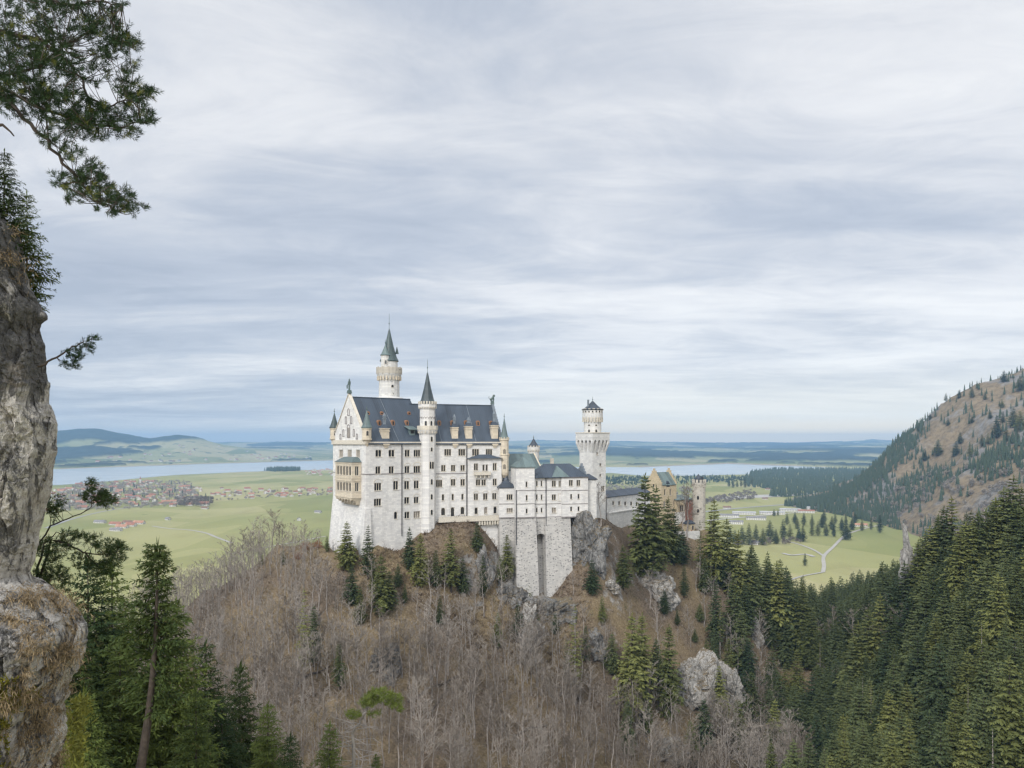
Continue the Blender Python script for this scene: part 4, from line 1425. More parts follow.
# projecting bay of the south front with its flat roof and balcony
with East():
    b0, b1 = SouthE.s_at(467.3), SouthE.s_at(500.4)
    Bay = Wall(fe, (0, -1.3), (1, 0), (0, 1))
    zbt, zbb = zz(458.3, 296), zz(522, 296)
    B1 = [(799, 222, 258, 23, 2), (838, 228, 260, 12, 1), (854, 228, 260, 12, 1), (895, 220, 258, 21, 2), (810, 304, 335, 25, 2), (838.5, 304, 335, 24, 2), (895, 300, 335, 22, 2),
          (799, 376, 409, 24, 2, True, None, True), (847, 375, 408, 24, 2, True, None, True), (893, 373, 406, 23, 2, True, None, True), (800, 448, 481, 17, 1), (849, 446, 480, 17, 1, True, M['pale_glass']), (897, 443, 478, 17, 1)]
    hb = holes_of(Bay, [(PX(a[0]), PY(a[1]), PY(a[2]), a[3] / 5.12, *a[4:]) for a in B1])
    mb = MB()
    wall_with_holes(mb, Bay, b0, b1, -46, zbt, [h for h, _ in hb])
    mb.add([Bay.P(b0, -46), Bay.P(b0, zbt), Bay.P(b0, zbt, 1.3), Bay.P(b0, -46, 1.3)], [(0, 1, 2, 3)])
    mb.add([Bay.P(b1, -46), Bay.P(b1, zbt), Bay.P(b1, zbt, 1.3), Bay.P(b1, -46, 1.3)], [(0, 1, 2, 3)])
    mb.add([Bay.P(b0, zbt - .3), Bay.P(b1, zbt - .3), Bay.P(b1, zbt - .3, 1.3), Bay.P(b0, zbt - .3, 1.3)], [(0, 1, 2, 3)])
    bay = mb.build('bay', M['white'], palas)
    fit_windows(hb, Bay, bay)
    rb = MB()
    rb.add([(b0 - 0.4, -2.2, zbt), (b1 + 0.4, -2.2, zbt), (b1 + 0.4, -0.004, zbt), (b0 - 0.4, -0.004, zbt), (b0 + 4.5, -0.7, zbt + 1.5), (b1 - 4.5, -0.7, zbt + 1.5), (b1 - 4.5, -0.004, zbt + 1.5), (b0 + 4.5, -0.004, zbt + 1.5)],
           [(0, 1, 5, 4), (1, 2, 6, 5), (3, 0, 4, 7), (4, 5, 6, 7), (3, 2, 1, 0)])
    rb.build('roof', M['slate'], bay)
    mb = MB()
    c0, c1 = Bay.s_at(473.8), Bay.s_at(490)
    zc = zz(474.0, 294)
    Bay.block(mb, c0, c1, zc - 0.3, zc, -1.3, -0.004)
    for e0, e1, s0, s1 in ((-1.3, -1.15, c0, c1), (-1.15, -0.004, c0, c0 + 0.15), (-1.15, -0.004, c1 - 0.15, c1)):
        Bay.block(mb, s0, s1, zc + 0.003, zc + 1.0, e0, e1)
    for k in range(4):
        s = c0 + 0.8 + (c1 - c0 - 1.6) * k / 3
        Bay.block(mb, s - 0.22, s + 0.22, zc - 1.3, zc - 0.303, -0.9, -0.004)
    mb.build('balcony', M['trim'], bay)

    # terrace along the foot of the south front
    mb = MB()
    t0, t1 = SouthE.s_at(437.0), SouthE.s_at(499.5)
    zt0 = zz(516.0, 290)
    SouthE.block(mb, t0, t1, zt0 - 1.9, zt0 - 1.2, -3.0, -1.35)
    SouthE.block(mb, t0, t1, zt0 - 1.2, zt0, -3.0, -2.7)
    nb = 30
    for k in range(nb):
        s = t0 + (t1 - t0) * (k + .5) / nb
        SouthE.block(mb, s - 0.25, s + 0.25, zt0 + 0.003, zt0 + 0.22, -3.05, -2.65)
    ta = SouthE.s_at(476)
    for k in range(9):
        s = ta + 0.6 + (t1 - ta - 1.2) * k / 8
        SouthE.block(mb, s - 0.3, s + 0.3, zt0 - 3.4, zt0 - 1.903, -2.8, -1.35)
    
    mb.build('terrace', M['trim'], palas)

# stair tower on the south front
ts0, ts1 = Wall(fr, (0, -1.6), (1, 0), (0, 1)).s_at(422.6), Wall(fr, (0, -1.6), (1, 0), (0, 1)).s_at(436.6)
tc, tr = (ts0 + ts1) / 2, (ts1 - ts0) / 2 * 1.02
TD = fr.world(tc, -0.6)[1]
zg0, zg1 = zz(430.5, TD), zz(426.6, TD)
zu1 = zz(407.0, TD)
ztb = zz(403.5, TD)
ztip = zz(371.5, TD)
tv = -0.1
a8 = math.pi / 8
r8 = tr * 1.0
mb = MB()
mb.lathe(tc, tv, [(r8, ZB), (r8, zg0 - 1.6), (r8 * 1.22, zg0), (r8 * 1.22, zg0 + 0.2), (r8 * 0.92, zg0 + 0.205), (r8 * 0.92, zu1 - 1.0), (r8 * 1.12, zu1), (r8 * 1.12, ztb - 0.3)], 8, 0, a8)
tow = mb.build('stair_tower', M['white'], palas)
mb = MB()
mb.lathe(tc, tv, [(r8 * 1.18, zg0 + 0.21), (r8 * 1.26, zg0 + 0.22), (r8 * 1.26, zg1 + 0.3), (r8 * 1.18, zg1 + 0.3)], 8, 0, a8)
mb.ring(tc, tv, r8 * 1.17, zg0 - 1.0, zg0 - 0.1, 16, 0.35, 0.5)
mb.build('balustrade', M['trim'], tow)
mb = MB()
mb.ring(tc, tv, r8 * 1.12, ztb - 0.297, ztb + 0.75, 20, 0.5, 0.35)
mb.ring(tc, tv, r8 * 1.10, zu1 - 0.55, zu1 + 0.05, 20, 0.32, 0.4)
mb.build('battlement_rim', M['trim'], tow)
spire('spire', tow, tc, tv, r8 * 0.98, ztb - 0.25, ztip, M['spire_slate'], 8, 4.6, a8)
va = view_angle(fr, tc, tv)
fa = -math.pi / 2
rin = r8 * math.cos(a8)
for py0, py1, w_ in ((441.5, 436.6, 0.75), (451.2, 447.3, 0.7), (484.2, 478.8, 0.75), (499.0, 493.8, 0.75), (514.3, 509.2, 0.75)):
    small_window(tow, tc, tv, rin, fa, zz(py0, TD), zz(py1, TD), w_)
for dt in (-0.5, 0.5):
    small_window(tow, tc + dt, tv, rin, fa, zz(468.5, TD), zz(461.5, TD), 0.75)
for da in (-math.pi / 4, 0, math.pi / 4):
    small_window(tow, tc, tv, rin * 0.92, fa + da, zz(426.0, TD), zz(421.0, TD), 0.8)
mb = MB()
for da in (-math.pi / 2, -math.pi / 4, 0, math.pi / 4):
    for dt in (-0.28, 0.28):
        c, s = math.cos(fa + da), math.sin(fa + da)
        rr = rin * 0.92
        wd = r8 * 0.92 * math.sin(a8) * 0.95
        zq = zz(419, TD)
        for q in range(6):
            t0_, t1_ = math.pi * q / 6, math.pi * (q + 1) / 6
            vs = []
            for e in (rr + 0.1, rr - 0.05):
                for r2, tt in ((wd * .42, t0_), (wd * .42, t1_), (wd * .55, t1_), (wd * .55, t0_)):
                    x = dt * wd / 0.56 - r2 * math.cos(tt)
                    vs.append((tc + c * e - s * x, tv + s * e + c * x, zq + r2 * 1.5 * math.sin(tt)))
            mb.add(vs, [(0, 1, 2, 3), (3, 2, 6, 7), (1, 0, 4, 5)])
mb.build('blind_arcade', M['course'], tow)

# east turret on the south-east corner
with East():
    eu, ev = EL + 0.9, 0.2
    ED = fe.world(eu, ev)[1]
    er = 1.75
    mb = MB()
    mb.lathe(eu, ev, [(0.4, zz(478, ED)), (er * 0.8, zz(475, ED)), (er, zz(472.5, ED)), (er, zz(455.6, ED)), (er * 1.1, zz(455.2, ED)), (er * 1.1, zz(454.2, ED)), (er, zz(453.8, ED)), (er, zz(441, ED)), (er * 1.15, zz(440, ED)), (er * 1.15, zz(438.6, ED))], 10)
    mb.ring(eu, ev, er * 1.15, zz(438.6, ED) + .003, zz(437.3, ED), 10, 0.4, 0.3)
    et = mb.build('turret', M['cream'], palas)
    spire('spire', et, eu, ev, er * 1.0, zz(438.5, ED), zz(417.5, ED), M['copper'], 10, 1.8)
    va = view_angle(fe, eu, ev)
    for py0, py1 in ((454.0, 449.0), (469.0, 464.0)):
        small_window(et, eu, ev, er * .96, va + 0.05, zz(py0, ED), zz(py1, ED), 0.85)
    mb = MB()
    mb.lathe(eu + 1.7, ev + 3.2, [(1.2, -20), (1.2, zz(458, ED)), (1.6, zz(456, ED)), (1.6, zz(453.5, ED))], 10)
    mb.build('turret', M['cream'], palas)

# tall tower behind the ridge
nu, nv = fr.local(*[(389.2 - CX) / F * 301, 301])
ND = 301.0
q = 389.2
nr_ = 10.4 / F * ND
mb = MB()
mb.lathe(nu, nv, [(nr_ * 1.38, -45), (nr_ * 1.38, zz(398.4, ND)), (nr_ * 1.0, zz(397.0, ND)), (nr_ * 0.98, zz(384, ND)), (nr_ * 0.97, zz(380.5, ND)), (nr_ * 1.14, zz(376.0, ND)), (nr_ * 1.19, zz(374.5, ND)), (nr_ * 1.19, zz(373.5, ND)),
                  (nr_ * 0.82, zz(373.4, ND)), (nr_ * 0.80, zz(361.5, ND)), (nr_ * 0.86, zz(360.8, ND))], 20)
nt = mb.build('round_tower', M['white2'], palas)
mb = MB()
mb.ring(nu, nv, nr_ * 1.17, zz(380.5, ND), zz(376.5, ND), 22, 0.5, 0.9)
mb.build('corbel_table', M['cream'], nt)
mb = MB()
mb.lathe(nu, nv, [(nr_ * 1.10, zz(374, ND)), (nr_ * 1.21, zz(373.9, ND)), (nr_ * 1.21, zz(368.0, ND)), (nr_ * 1.13, zz(367.8, ND)), (nr_ * 1.12, zz(373, ND))], 20)
mb.ring(nu, nv, nr_ * 1.23, zz(374.4, ND), zz(367.2, ND), 12, 0.45, 0.35)
mb.build('balustrade', M['grey_stone'], nt)
spire('spire', nt, nu, nv, nr_ * 0.87, zz(361.0, ND), zz(328.5, ND), M['copper_dark'], 12, 6.0)
va = view_angle(fr, nu, nv)
tu, tv2 = nu + math.cos(va - 0.62) * nr_ * 0.62, nv + math.sin(va - 0.62) * nr_ * 0.62
mb = MB()
mb.lathe(tu, tv2, [(nr_ * .42, zz(374, ND)), (nr_ * .42, zz(356.0, ND)), (nr_ * .46, zz(355.4, ND))], 10)
tt_ = mb.build('turret', M['white2'], nt)
spire('spire', tt_, tu, tv2, nr_ * .48, zz(355.6, ND), zz(344.8, ND), M['copper'], 10, 2.0)
small_window(tt_, tu, tv2, nr_ * .40, va + 0.1, zz(365.0, ND), zz(361.2, ND), 0.85)
small_window(nt, nu, nv, nr_ * 0.97, va + 0.32, zz(388.0, ND), zz(385.3, ND), 0.9)
small_window(nt, nu, nv, nr_ * 0.97, va + 0.32, zz(395.3, ND), zz(393.0, ND), 0.9)
mb = MB()
mb.frustum((nu + 1.9, nu + 2.9, nv - 2.4, nv - 1.4), zz(354, ND), (nu + 2.3, nu + 2.5, nv - 1.9, nv - 1.7), zz(347, ND))
mb.build('dormer', M['copper_dark'], nt)

# ---------------------------------------------------------------- ladies' bower
bf = Frame(1.5, 290.0, 17.0)
bower = thing('bower', 'low white wing of stepped blocks on a tall rough masonry base with an arched recess', 'castle wing', (bf.ox, bf.oy, 0), bf.r)
KB = -78.0


def bower_block(pxa, pxb, v, py_top, py_base, specs, depth=13.0, sides=(True, True), skew=0.0):
    wl = Wall(bf, (0, v), (1, 0), (0, 1))
    s0, zt = wl.sz(pxa, py_top)
    s1 = wl.s_at(pxb)
    zb = wl.sz((pxa + pxb) / 2, py_base)[1]
    hs = holes_of(wl, specs)
    mb = MB()
    wall_with_holes(mb, wl, s0, s1, zb, zt, [h for h, _ in hs], 0.5)
    for s, ok in ((s0, skew), (s1, 0)):
        mb.add([wl.P(s, zb), wl.P(s, zt), wl.P(s + ok, zt, depth), wl.P(s + ok, zb, depth)], [(0, 1, 2, 3)])
    mb.add([wl.P(s0, zt), wl.P(s1, zt), wl.P(s1, zt, depth), wl.P(s0 + skew, zt, depth)], [(0, 1, 2, 3)])
    o = mb.build('wall', M['white'], bower)
    fit_windows(hs, wl, o)
    cb = MB()
    wl.block(cb, s0 - 0.2, s1 + 0.2, zt - 0.4, zt - 0.01, -0.3, -0.003)
    wl.block(cb, s0 - 0.1, s1 + 0.1, zb - 0.15, zb + 0.25, -0.25, -0.003)
    for py in (490.3, 503.8):
        if py > py_top + 6:
            z = wl.sz((pxa + pxb) / 2, py)[1]
            wl.block(cb, s0, s1, z - 0.12, z + 0.12, -0.12, -0.002)
    cb.build('stone_molding', M['course'], o)
    return wl, s0, s1, zb, zt


w1 = bower_block(499.0, 516.2, 3.0, 487.2, 517.8, [(509.7, 494.3, 499.8, 6.2, 3), (509.8, 508.2, 512.4, 6.4, 3, True, M['pale_glass'])], 4.0, skew=1.6)
w2 = bower_block(516.2, 534.6, 0.0, 467.0, 517.6, [(526.6, 481.5, 487.0, 2.0, 1, True), (526.8, 495.0, 500.6, 2.0, 1), (526.8, 508.6, 513.3, 2.0, 1)], 7.0)
w3 = bower_block(534.6, 561.6, 1.6, 477.4, 517.2, [(537.0, 480.6, 486.2, 1.7, 1), (541.6, 480.6, 486.2, 1.7, 1), (536.9, 494.4, 499.8, 1.7, 1), (541.7, 494.4, 499.8, 1.7, 1), (536.9, 507.6, 512.4, 1.7, 1), (541.7, 507.6, 512.4, 1.7, 1),
                                                 (554.0, 480.6, 486.6, 4.4, 2), (560.0, 480.6, 486.6, 3.0, 2), (554.0, 494.4, 500.0, 4.4, 2), (554.0, 507.6, 512.8, 4.4, 2, True, M['pale_glass'])], 12)
w4 = bower_block(561.6, 588.0, 0.9, 477.0, 516.9, [(571.0, 480.0, 485.8, 4.2, 2, False), (578.5, 480.0, 485.8, 4.0, 2, False), (571.3, 494.0, 499.0, 2.0, 1), (578.7, 493.8, 498.8, 2.0, 1), (571.3, 506.6, 511.2, 2.0, 1), (578.7, 506.4, 511.0, 2.0, 1)], 12)
# blind niche
mb = MB()
wl = w3[0]
s0, z1 = wl.sz(558.0, 494.0)
s1, z0 = wl.sz(561.4, 500.5)
for k in range(1):
    wl.block(mb, s0, s1, z0 - 0.2, z0, -0.2, -0.003)
    wl.block(mb, s0, s0 + 0.15, z0, z1, -0.12, -0.003)
    wl.block(mb, s1 - 0.15, s1, z0, z1, -0.12, -0.003)
    wl.block(mb, s0, s1, z1, z1 + 0.2, -0.12, -0.003)
mb.build('blind_niche', M['trim'], bower)
# masonry base under the blocks, widening downwards, with the tall arched recess
wbase = Wall(bf, (0, -0.02), (1, 0), (0, 1))


def base_block(pxa, pxb, v, ztop, flare, m, py_b=618, fl_side=0.0, dp=11):
    wl = Wall(bf, (0, v), (1, 0), (0, 1))
    s0, s1 = wl.s_at(pxa), wl.s_at(pxb)
    mb = MB()
    mb.frustum((s0 - fl_side, s1 + fl_side, v - flare, v + dp), KB, (s0 + 0.02, s1 - 0.02, v + 0.03, v + dp), ztop)
    return mb


bb = base_block(499.6, 516.0, 3.05, w1[3], 1.6, None, dp=3)
bb.build('foundation', M['rustic'], bower)
bb = base_block(516.4, 536.0, 0.05, w2[3], 3.6, None, fl_side=1.0)
bb.build('foundation', M['rustic'], bower)
bb = base_block(545.3, 570.5, 1.2, w3[3], 4.2, None, fl_side=0.5)
bb.build('foundation', M['rustic'], bower)
# recess wall between the two piers, with its arch
wl = Wall(bf, (0, 1.7), (1, 0), (0, 1))
s0, s1 = wl.s_at(535.6), wl.s_at(545.8)
mb = MB()
za = wl.sz(540.5, 533.5)[1]
zt3 = w3[3]
r = (s1 - s0) / 2
c = (s0 + s1) / 2
N = 10
for k in range(N):
    t0, t1 = math.pi * k / N, math.pi * (k + 1) / N
    x0, y0, x1, y1 = c - r * math.cos(t0), za - r + r * math.sin(t0), c - r * math.cos(t1), za - r + r * math.sin(t1)
    mb.add([wl.P(x0, y0), wl.P(x1, y1), wl.P(x1, zt3), wl.P(x0, zt3)], [(0, 1, 2, 3)])
    mb.add([wl.P(x0, y0), wl.P(x1, y1), wl.P(x1, y1, 7.0), wl.P(x0, y0, 7.0)], [(0, 1, 2, 3)])
for x in (s0, s1):
    mb.add([wl.P(x, KB), wl.P(x, za), wl.P(x, za, 7.0), wl.P(x, KB, 7.0)], [(0, 1, 2, 3)])
mb.add([wl.P(s0, -64, 0.4), wl.P(s1, -64, 0.4), wl.P(s1, za - 5, 2.6), wl.P(s0, za - 5, 2.6), wl.P(s1, za, 6.5), wl.P(s0, za, 6.5)], [(0, 1, 2, 3), (3, 2, 4, 5)])
wl.block(mb, s0 - .1, s1 + .1, zt3 - 0.0, zt3 + 0.004, 0.0, 0.5)
mb.build('arched_recess', M['rustic'], bower)
# roofs
rb = MB()
hip_roof(rb, w1[1] + .3, w1[2] - .02, 3.0, 8.0, w1[4] + 0.01, w1[4] + 2.4, 3.0)
rb.build('roof', M['slate_y'], bower)
rb = MB()
q0, q1, zt_ = w2[1] - .35, w2[2] + .35, w2[4] + .01
rb.add([(q0, -.35, zt_), (q1, -.35, zt_), (q1, 7.4, zt_), (q0, 7.4, zt_), ((q0 + q1) / 2, 3.5, zz(456.4, 294)), (q0, -.35, zt_ - .3), (q1, -.35, zt_ - .3), (q1, 7.4, zt_ - .3), (q0, 7.4, zt_ - .3)],
       [(0, 1, 4), (1, 2, 4), (2, 3, 4), (3, 0, 4), (0, 5, 6, 1), (1, 6, 7, 2), (2, 7, 8, 3), (3, 8, 5, 0), (8, 7, 6, 5)])
rb.build('roof', M['copper'], bower)
rb = MB()
hip_roof(rb, w3[1] + .4, w4[2], 0.95, 13.0, w3[4] + 0.02, zz(463.6, 302), 5.5)
rf = rb.build('roof', M['slate'], bower)
rb = MB()
u = Wall(bf, (0, 0.9), (1, 0), (0, 1)).s_at(562)
rb.add([(u - 4.2, 0.5, w3[4] + 0.06), (u + 3.0, 0.5, w3[4] + 0.06), (u - 0.6, 4.6, zz(465.8, 299)), (u - 0.6, 8.6, zz(465.8, 299))], [(0, 1, 2), (1, 3, 2), (0, 2, 3)])
rb.build('roof_facet', M['copper'], rf)
for pxa in (516.0, 545.7):
    wl = w2[0] if pxa < 530 else w3[0]
    s = wl.s_at(pxa)
    db = MB()
    db.tube([wl.P(s, wl.sz(pxa, 490 if pxa < 530 else 478)[1], -0.3), wl.P(s, wl.sz(pxa, 545)[1], -0.6)], [0.16, 0.16], 6)
    db.build('drainpipe', M['pipe'], bower)
# stepped gable at the right end of the wing
mb = MB()
ue = w4[2]
for k in range(5):
    mb.box(ue - 0.5, ue + 0.15, 2.0 + k * 1.1, 12 - k * 1.1, w4[4] + 0.05 + k * 1.0, w4[4] + 1.05 + k * 1.0 - 0.003)
mb.build('stepped_gable', M['lead'], bower)
mb = MB()
mb.box(ue + 0.02, ue + 4.5, 3.0, 12.0, -60, zz(479, 303))
mb.build('wall', M['white2'], bower)
mb = MB()
hip_roof(mb, ue + 0.1, ue + 4.5, 3.0, 10.0, zz(479, 303) + 0.01, zz(474, 303), 2.0)
mb.build('roof', M['slate_y'], bower)
# small peaked cap where the wing meets the palace
mb = MB()
mb.lathe(w1[1] + 4.0, 7.5, [(1.6, w1[4] + 2.0), (0.05, w1[4] + 5.6)], 8)
mb.build('roof', M['slate_y'], bower)

# ---------------------------------------------------------------- knights' house behind
kf = Frame(4.2, 318.0, 30.0)
kn = thing('rear_wing', 'pale wing with green copper roof and gabled wall half hidden behind the white stepped wing', 'castle wing', (kf.ox, kf.oy, 0), kf.r)
kw = Wall(kf, (0, 0), (1, 0), (0, 1))
a0, a1 = kw.s_at(508), kw.s_at(541)
mb = MB()
zk = zz(468.5, 322)
mb.box(a0, a1, 0, 12, -60, zk)
mb.box(a0 - 3.5, a0 - .01, 2.0, 10, -60, zz(461, 320))
mb.build('wall', M['white2'], kn)
mb = MB()
gable_roof(mb, a0, a1, 0, 12, zk, zz(453.5, 326), 0.3)
mb.build('roof', M['copper'], kn)
mb = MB()
mb.add([(a1, 0, zk), (a1, 12, zk), (a1, 6, zz(453.0, 326)), (a1 + .6, 0, zk), (a1 + .6, 12, zk), (a1 + .6, 6, zz(453.0, 326))], [(0, 1, 2), (3, 5, 4), (0, 3, 4, 1), (1, 4, 5, 2), (2, 5, 3, 0)])
mb.box(a1, a1 + .6, 0, 12, -60, zk)
mb.build('gable', M['cream'], kn)
# round stair turret
rt = thing('round_turret', 'slim white round turret with dark conical cap between the palace and the square tower', 'turret', (*[(533.6 - CX) / F * 345, 345], 0))
mb = MB()
rr = 5.4 / F * 345
mb.lathe(0, 0, [(rr, -70), (rr, zz(452, 345)), (rr * 1.15, zz(450, 345)), (rr * 1.15, zz(446.8, 345))], 14)
mb.build('wall', M['white2'], rt)
mb = MB()
mb.ring(0, 0, rr * 1.16, zz(451.5, 345), zz(449.2, 345), 14, 0.4, 0.4)
mb.ring(0, 0, rr * 1.16, zz(446.8, 345) + .003, zz(445.6, 345), 12, 0.6, 0.35)
mb.build('battlement_rim', M['trim'], rt)
spire('roof', rt, 0, 0, rr * 1.1, zz(446.6, 345), zz(438.4, 345), M['slate_y'], 14, 1.5)
mb = MB()
mb.box(-1.6, -0.9, -1.9, -1.2, zz(457, 345), zz(449.6, 345))
mb.box(7.6, 9.2, 2, 3.5, -50, zz(458.5, 345))
mb.build('chimney', M['grey_stone'], rt)

# ---------------------------------------------------------------- square tower
TY = 322.0
sf = Frame((592.6 - CX) / F * 317.5, 317.5, 39.0)
sq = thing('square_tower', 'tall plain white square tower with arcaded crown and round upper stage under a slate cone', 'tower', (sf.ox, sf.oy, 0), sf.r)
SW = 7.75
Sx = Wall(sf, (0, 0), (1, 0), (0, 1))
Sw = Wall(sf, (0, SW), (0, -1), (1, 0))
zp, zs_, zc0 = zz(433.2, TY), zz(452.5, TY), zz(437.5, TY)
hs = holes_of(Sx, [(597.3, 452.2, 454.8, 1.9, 1, False, M['pale_glass']), (600.5, 463.2, 466.0, 1.9, 1, False), (600.5, 474.0, 476.6, 1.9, 1, False), (603.0, 486.0, 491.0, 3.4, 2)])
hw = holes_of(Sw, [(585.5, 486.0, 491.0, 2.6, 2), (589.6, 486.0, 491.0, 2.4, 2)])
mb = MB()
wall_with_holes(mb, Sx, 0, SW, -75, zc0, [h for h, _ in hs])
wall_with_holes(mb, Sw, 0, SW, -75, zc0, [h for h, _ in hw])
mb.add([(SW, 0, -75), (SW, SW, -75), (SW, SW, zc0), (SW, 0, zc0)], [(0, 1, 2, 3)])
mb.add([(0, SW, -75), (SW, SW, -75), (SW, SW, zc0), (0, SW, zc0)], [(0, 1, 2, 3)])
tw = mb.build('wall', M['white2'], sq)
fit_windows(hs, Sx, sq)
fit_windows(hw, Sw, sq)
# crown: flaring piers joined by pointed arches, then a flat parapet
mb = MB()
ov = 1.15
mb.box(-ov, SW + ov, -ov, SW + ov, zc0, zp - 0.02)
mb.build('parapet', M['white2'], sq)
mb = MB()
for wl2, in ((Sx,), (Sw,), (Wall(sf, (SW, SW), (-1, 0), (0, -1)),), (Wall(sf, (SW, 0), (0, 1), (-1, 0)),)):
    npier = 5
    tot = SW + 2 * ov
    for k in range(npier):
        c = -ov + 0.45 + (tot - 0.9) * k / (npier - 1)
        hw_ = 0.42
        prof = [(-0.003, zs_), (-ov, zc0 - 2.4), (-ov, zc0 - 0.003), (-0.003, zc0 - 0.003)]
        cc = min(max(c, hw_), SW - hw_)
        vs = [wl2.P(c + (cc - c) * (1 if i in (0,) else 0) + sg * hw_, z, e) for sg in (-1, 1) for i, (e, z) in enumerate(prof)]
        mb.add(vs, [(0, 1, 2, 3), (7, 6, 5, 4), (0, 4, 5, 1), (1, 5, 6, 2), (2, 6, 7, 3), (3, 7, 4, 0)])
    for k in range(npier - 1):
        c = -ov + 0.45 + (tot - 0.9) * (k + .5) / (npier - 1)
        hw_ = (tot - 0.9) / (npier - 1) / 2 - 0.40
        for q in range(8):
            t0, t1 = math.pi * q / 8, math.pi * (q + 1) / 8
            x0, y0, x1, y1 = c - hw_ * math.cos(t0), zc0 - 2.6 + hw_ * 2.0 * math.sin(t0), c - hw_ * math.cos(t1), zc0 - 2.6 + hw_ * 2.0 * math.sin(t1)
            mb.add([wl2.P(x0, y0, -ov + .02), wl2.P(x1, y1, -ov + .02), wl2.P(x1, zc0 - .003, -ov + .02), wl2.P(x0, zc0 - .003, -ov + .02)], [(0, 1, 2, 3)])
mb.build('arcade', M['white2'], sq)
mb = MB()
mb.box(-ov - .18, SW + ov + .18, -ov - .18, SW + ov + .18, zp - 0.02 + .003, zp + 0.35)
mb.build('cornice', M['trim'], sq)
cu = SW / 2
ur = 8.7 / F * TY
mb = MB()
zq0, zq1, zq2 = zz(421.5, TY), zz(417.5, TY), zz(410.4, TY)
mb.lathe(cu, cu, [(ur, zp), (ur, zq0), (ur * 1.18, zq1), (ur * 1.18, zq2)], 18)
ust = mb.build('round_stage', M['white2'], sq)
mb = MB()
mb.ring(cu, cu, ur * 1.19, zq0 - .2, zq1 + .2, 20, 0.5, 0.9)
mb.ring(cu, cu, ur * 1.18, zq2 + .003, zz(408.6, TY), 14, 1.0, 0.4)
mb.build('battlement_rim', M['trim'], ust)
va = view_angle(sf, cu, cu)
for da, py0, py1 in ((-0.42, 432.5, 429.5), (0.42, 432.5, 429.5), (-0.42, 426, 424.4), (0.42, 426, 424.4)):
    small_window(ust, cu, cu, ur * .985, va + da, zz(py0, TY), zz(py1, TY), 0.85)
for k in range(-3, 4):
    small_window(ust, cu, cu, ur * 1.165, va + k * 0.36, zz(412.6, TY), zz(410.7, TY), 0.55)
spire('roof', ust, cu, cu, ur * 1.22, zz(409.4, TY), zz(400.8, TY), M['slate_y'], 18, 1.9)
mb = MB()
mb.box(cu - 2.9, cu - 2.3, cu - .3, cu + .3, zz(408, TY), zz(399.8, TY))
mb.build('chimney', M['lead'], ust)
mb = MB()
mb.box(-4.2, 0.0 - 0.01, 1.0, 9.0, -60, zz(483.0, TY))
mb.build('wall', M['white2'], sq)
mb = MB()
mb.box(-5.5, -4.21, 1.0, 9.0, -60, zz(500, TY))
hip_roof(mb, -4.2, -0.02, 1.0, 9.0, zz(483, TY) + .01, zz(477.5, TY), 2.0)
mb.build('roof', M['slate_y'], sq)

# ---------------------------------------------------------------- connecting gallery
gx0, gy0 = (606.5 - CX) / F * 328, 328.0
gx1, gy1 = (650 - CX) / F * 362, 362.0
gdeg = math.degrees(math.atan2(gy1 - gy0, gx1 - gx0))
gf = Frame(gx0, gy0, gdeg)
gal = thing('gallery', 'low white connecting gallery with grey roof running right from the square tower', 'gallery', (gf.ox, gf.oy, 0), gf.r)
gl = math.hypot(gx1 - gx0, gy1 - gy0)
gw = Wall(gf, (0, 0), (1, 0), (0, 1))
zg = zz(496.0, 335)
hs = holes_of(gw, [(613.5, 501.0, 505.0, 2.2, 1), (619.5, 501.0, 505.0, 2.2, 1), (625.5, 501.5, 505.5, 2.2, 1), (631.5, 501.5, 505.5, 2.2, 1), (637, 502, 506, 2.0, 1)])
mb = MB()
wall_with_holes(mb, gw, 0, gl, -60, zg, [h for h, _ in hs])
mb.add([(0, 8, -60), (gl, 8, -60), (gl, 8, zg), (0, 8, zg)], [(0, 1, 2, 3)])
mb.add([(gl, 0, -60), (gl, 8, -60), (gl, 8, zg), (gl, 0, zg)], [(0, 1, 2, 3)])
mb.build('wall', M['white2'], gal)
fit_windows(hs, gw, gal)
mb = MB()
hip_roof(mb, 0, gl, 0, 8, zg + 0.01, zg + 2.3, 0.5)
mb.build('roof', M['slate'], gal)
mb = MB()
gw.block(mb, 0, gl, zz(512, 335), zz(511, 335), -1.6, -0.01)
gw.block(mb, 0, gl, -60, zz(512, 335) - .003, -1.3, -0.012)
mb.build('plinth', M['white2'], gal)

# ---------------------------------------------------------------- gatehouse
hf = Frame((661.0 - CX) / F * 372, 372.0, 36.0)
gh = thing('gatehouse', 'yellow sandstone gatehouse with stepped gable, green roof and red brick porch wall', 'gatehouse', (hf.ox, hf.oy, 0), hf.r)
hS = Wall(hf, (0, 0), (1, 0), (0, 1))
hl = hS.s_at(676.5)
HW = 9.5
hW = Wall(hf, (0, HW), (0, -1), (1, 0))
ze, zr_ = zz(484.0, 374), zz(471.5, 378)
hs = holes_of(hS, [(665, 489, 495, 1.6, 1), (670.5, 489, 495, 1.6, 1), (674.5, 500, 506, 1.8, 1), (664.5, 501, 508, 2.2, 2)])
hw = holes_of(hW, [(653.4, 482, 487, 1.8, 1), (655.0, 496, 502, 2.2, 2), (651, 496, 502, 1.6, 1)])
mb = MB()
wall_with_holes(mb, hS, 0, hl, -70, ze, [h for h, _ in hs])
wall_with_holes(mb, hW, 0, HW, -70, ze, [h for h, _ in hw])
mb.add([(0, HW, -70), (hl, HW, -70), (hl, HW, ze), (0, HW, ze)], [(0, 1, 2, 3)])
mb.add([(hl, 0, -70), (hl, HW, -70), (hl, HW, ze), (hl, 0, ze)], [(0, 1, 2, 3)])
mb.build('wall', M['yellow'], gh)
fit_windows(hs, hS, gh)
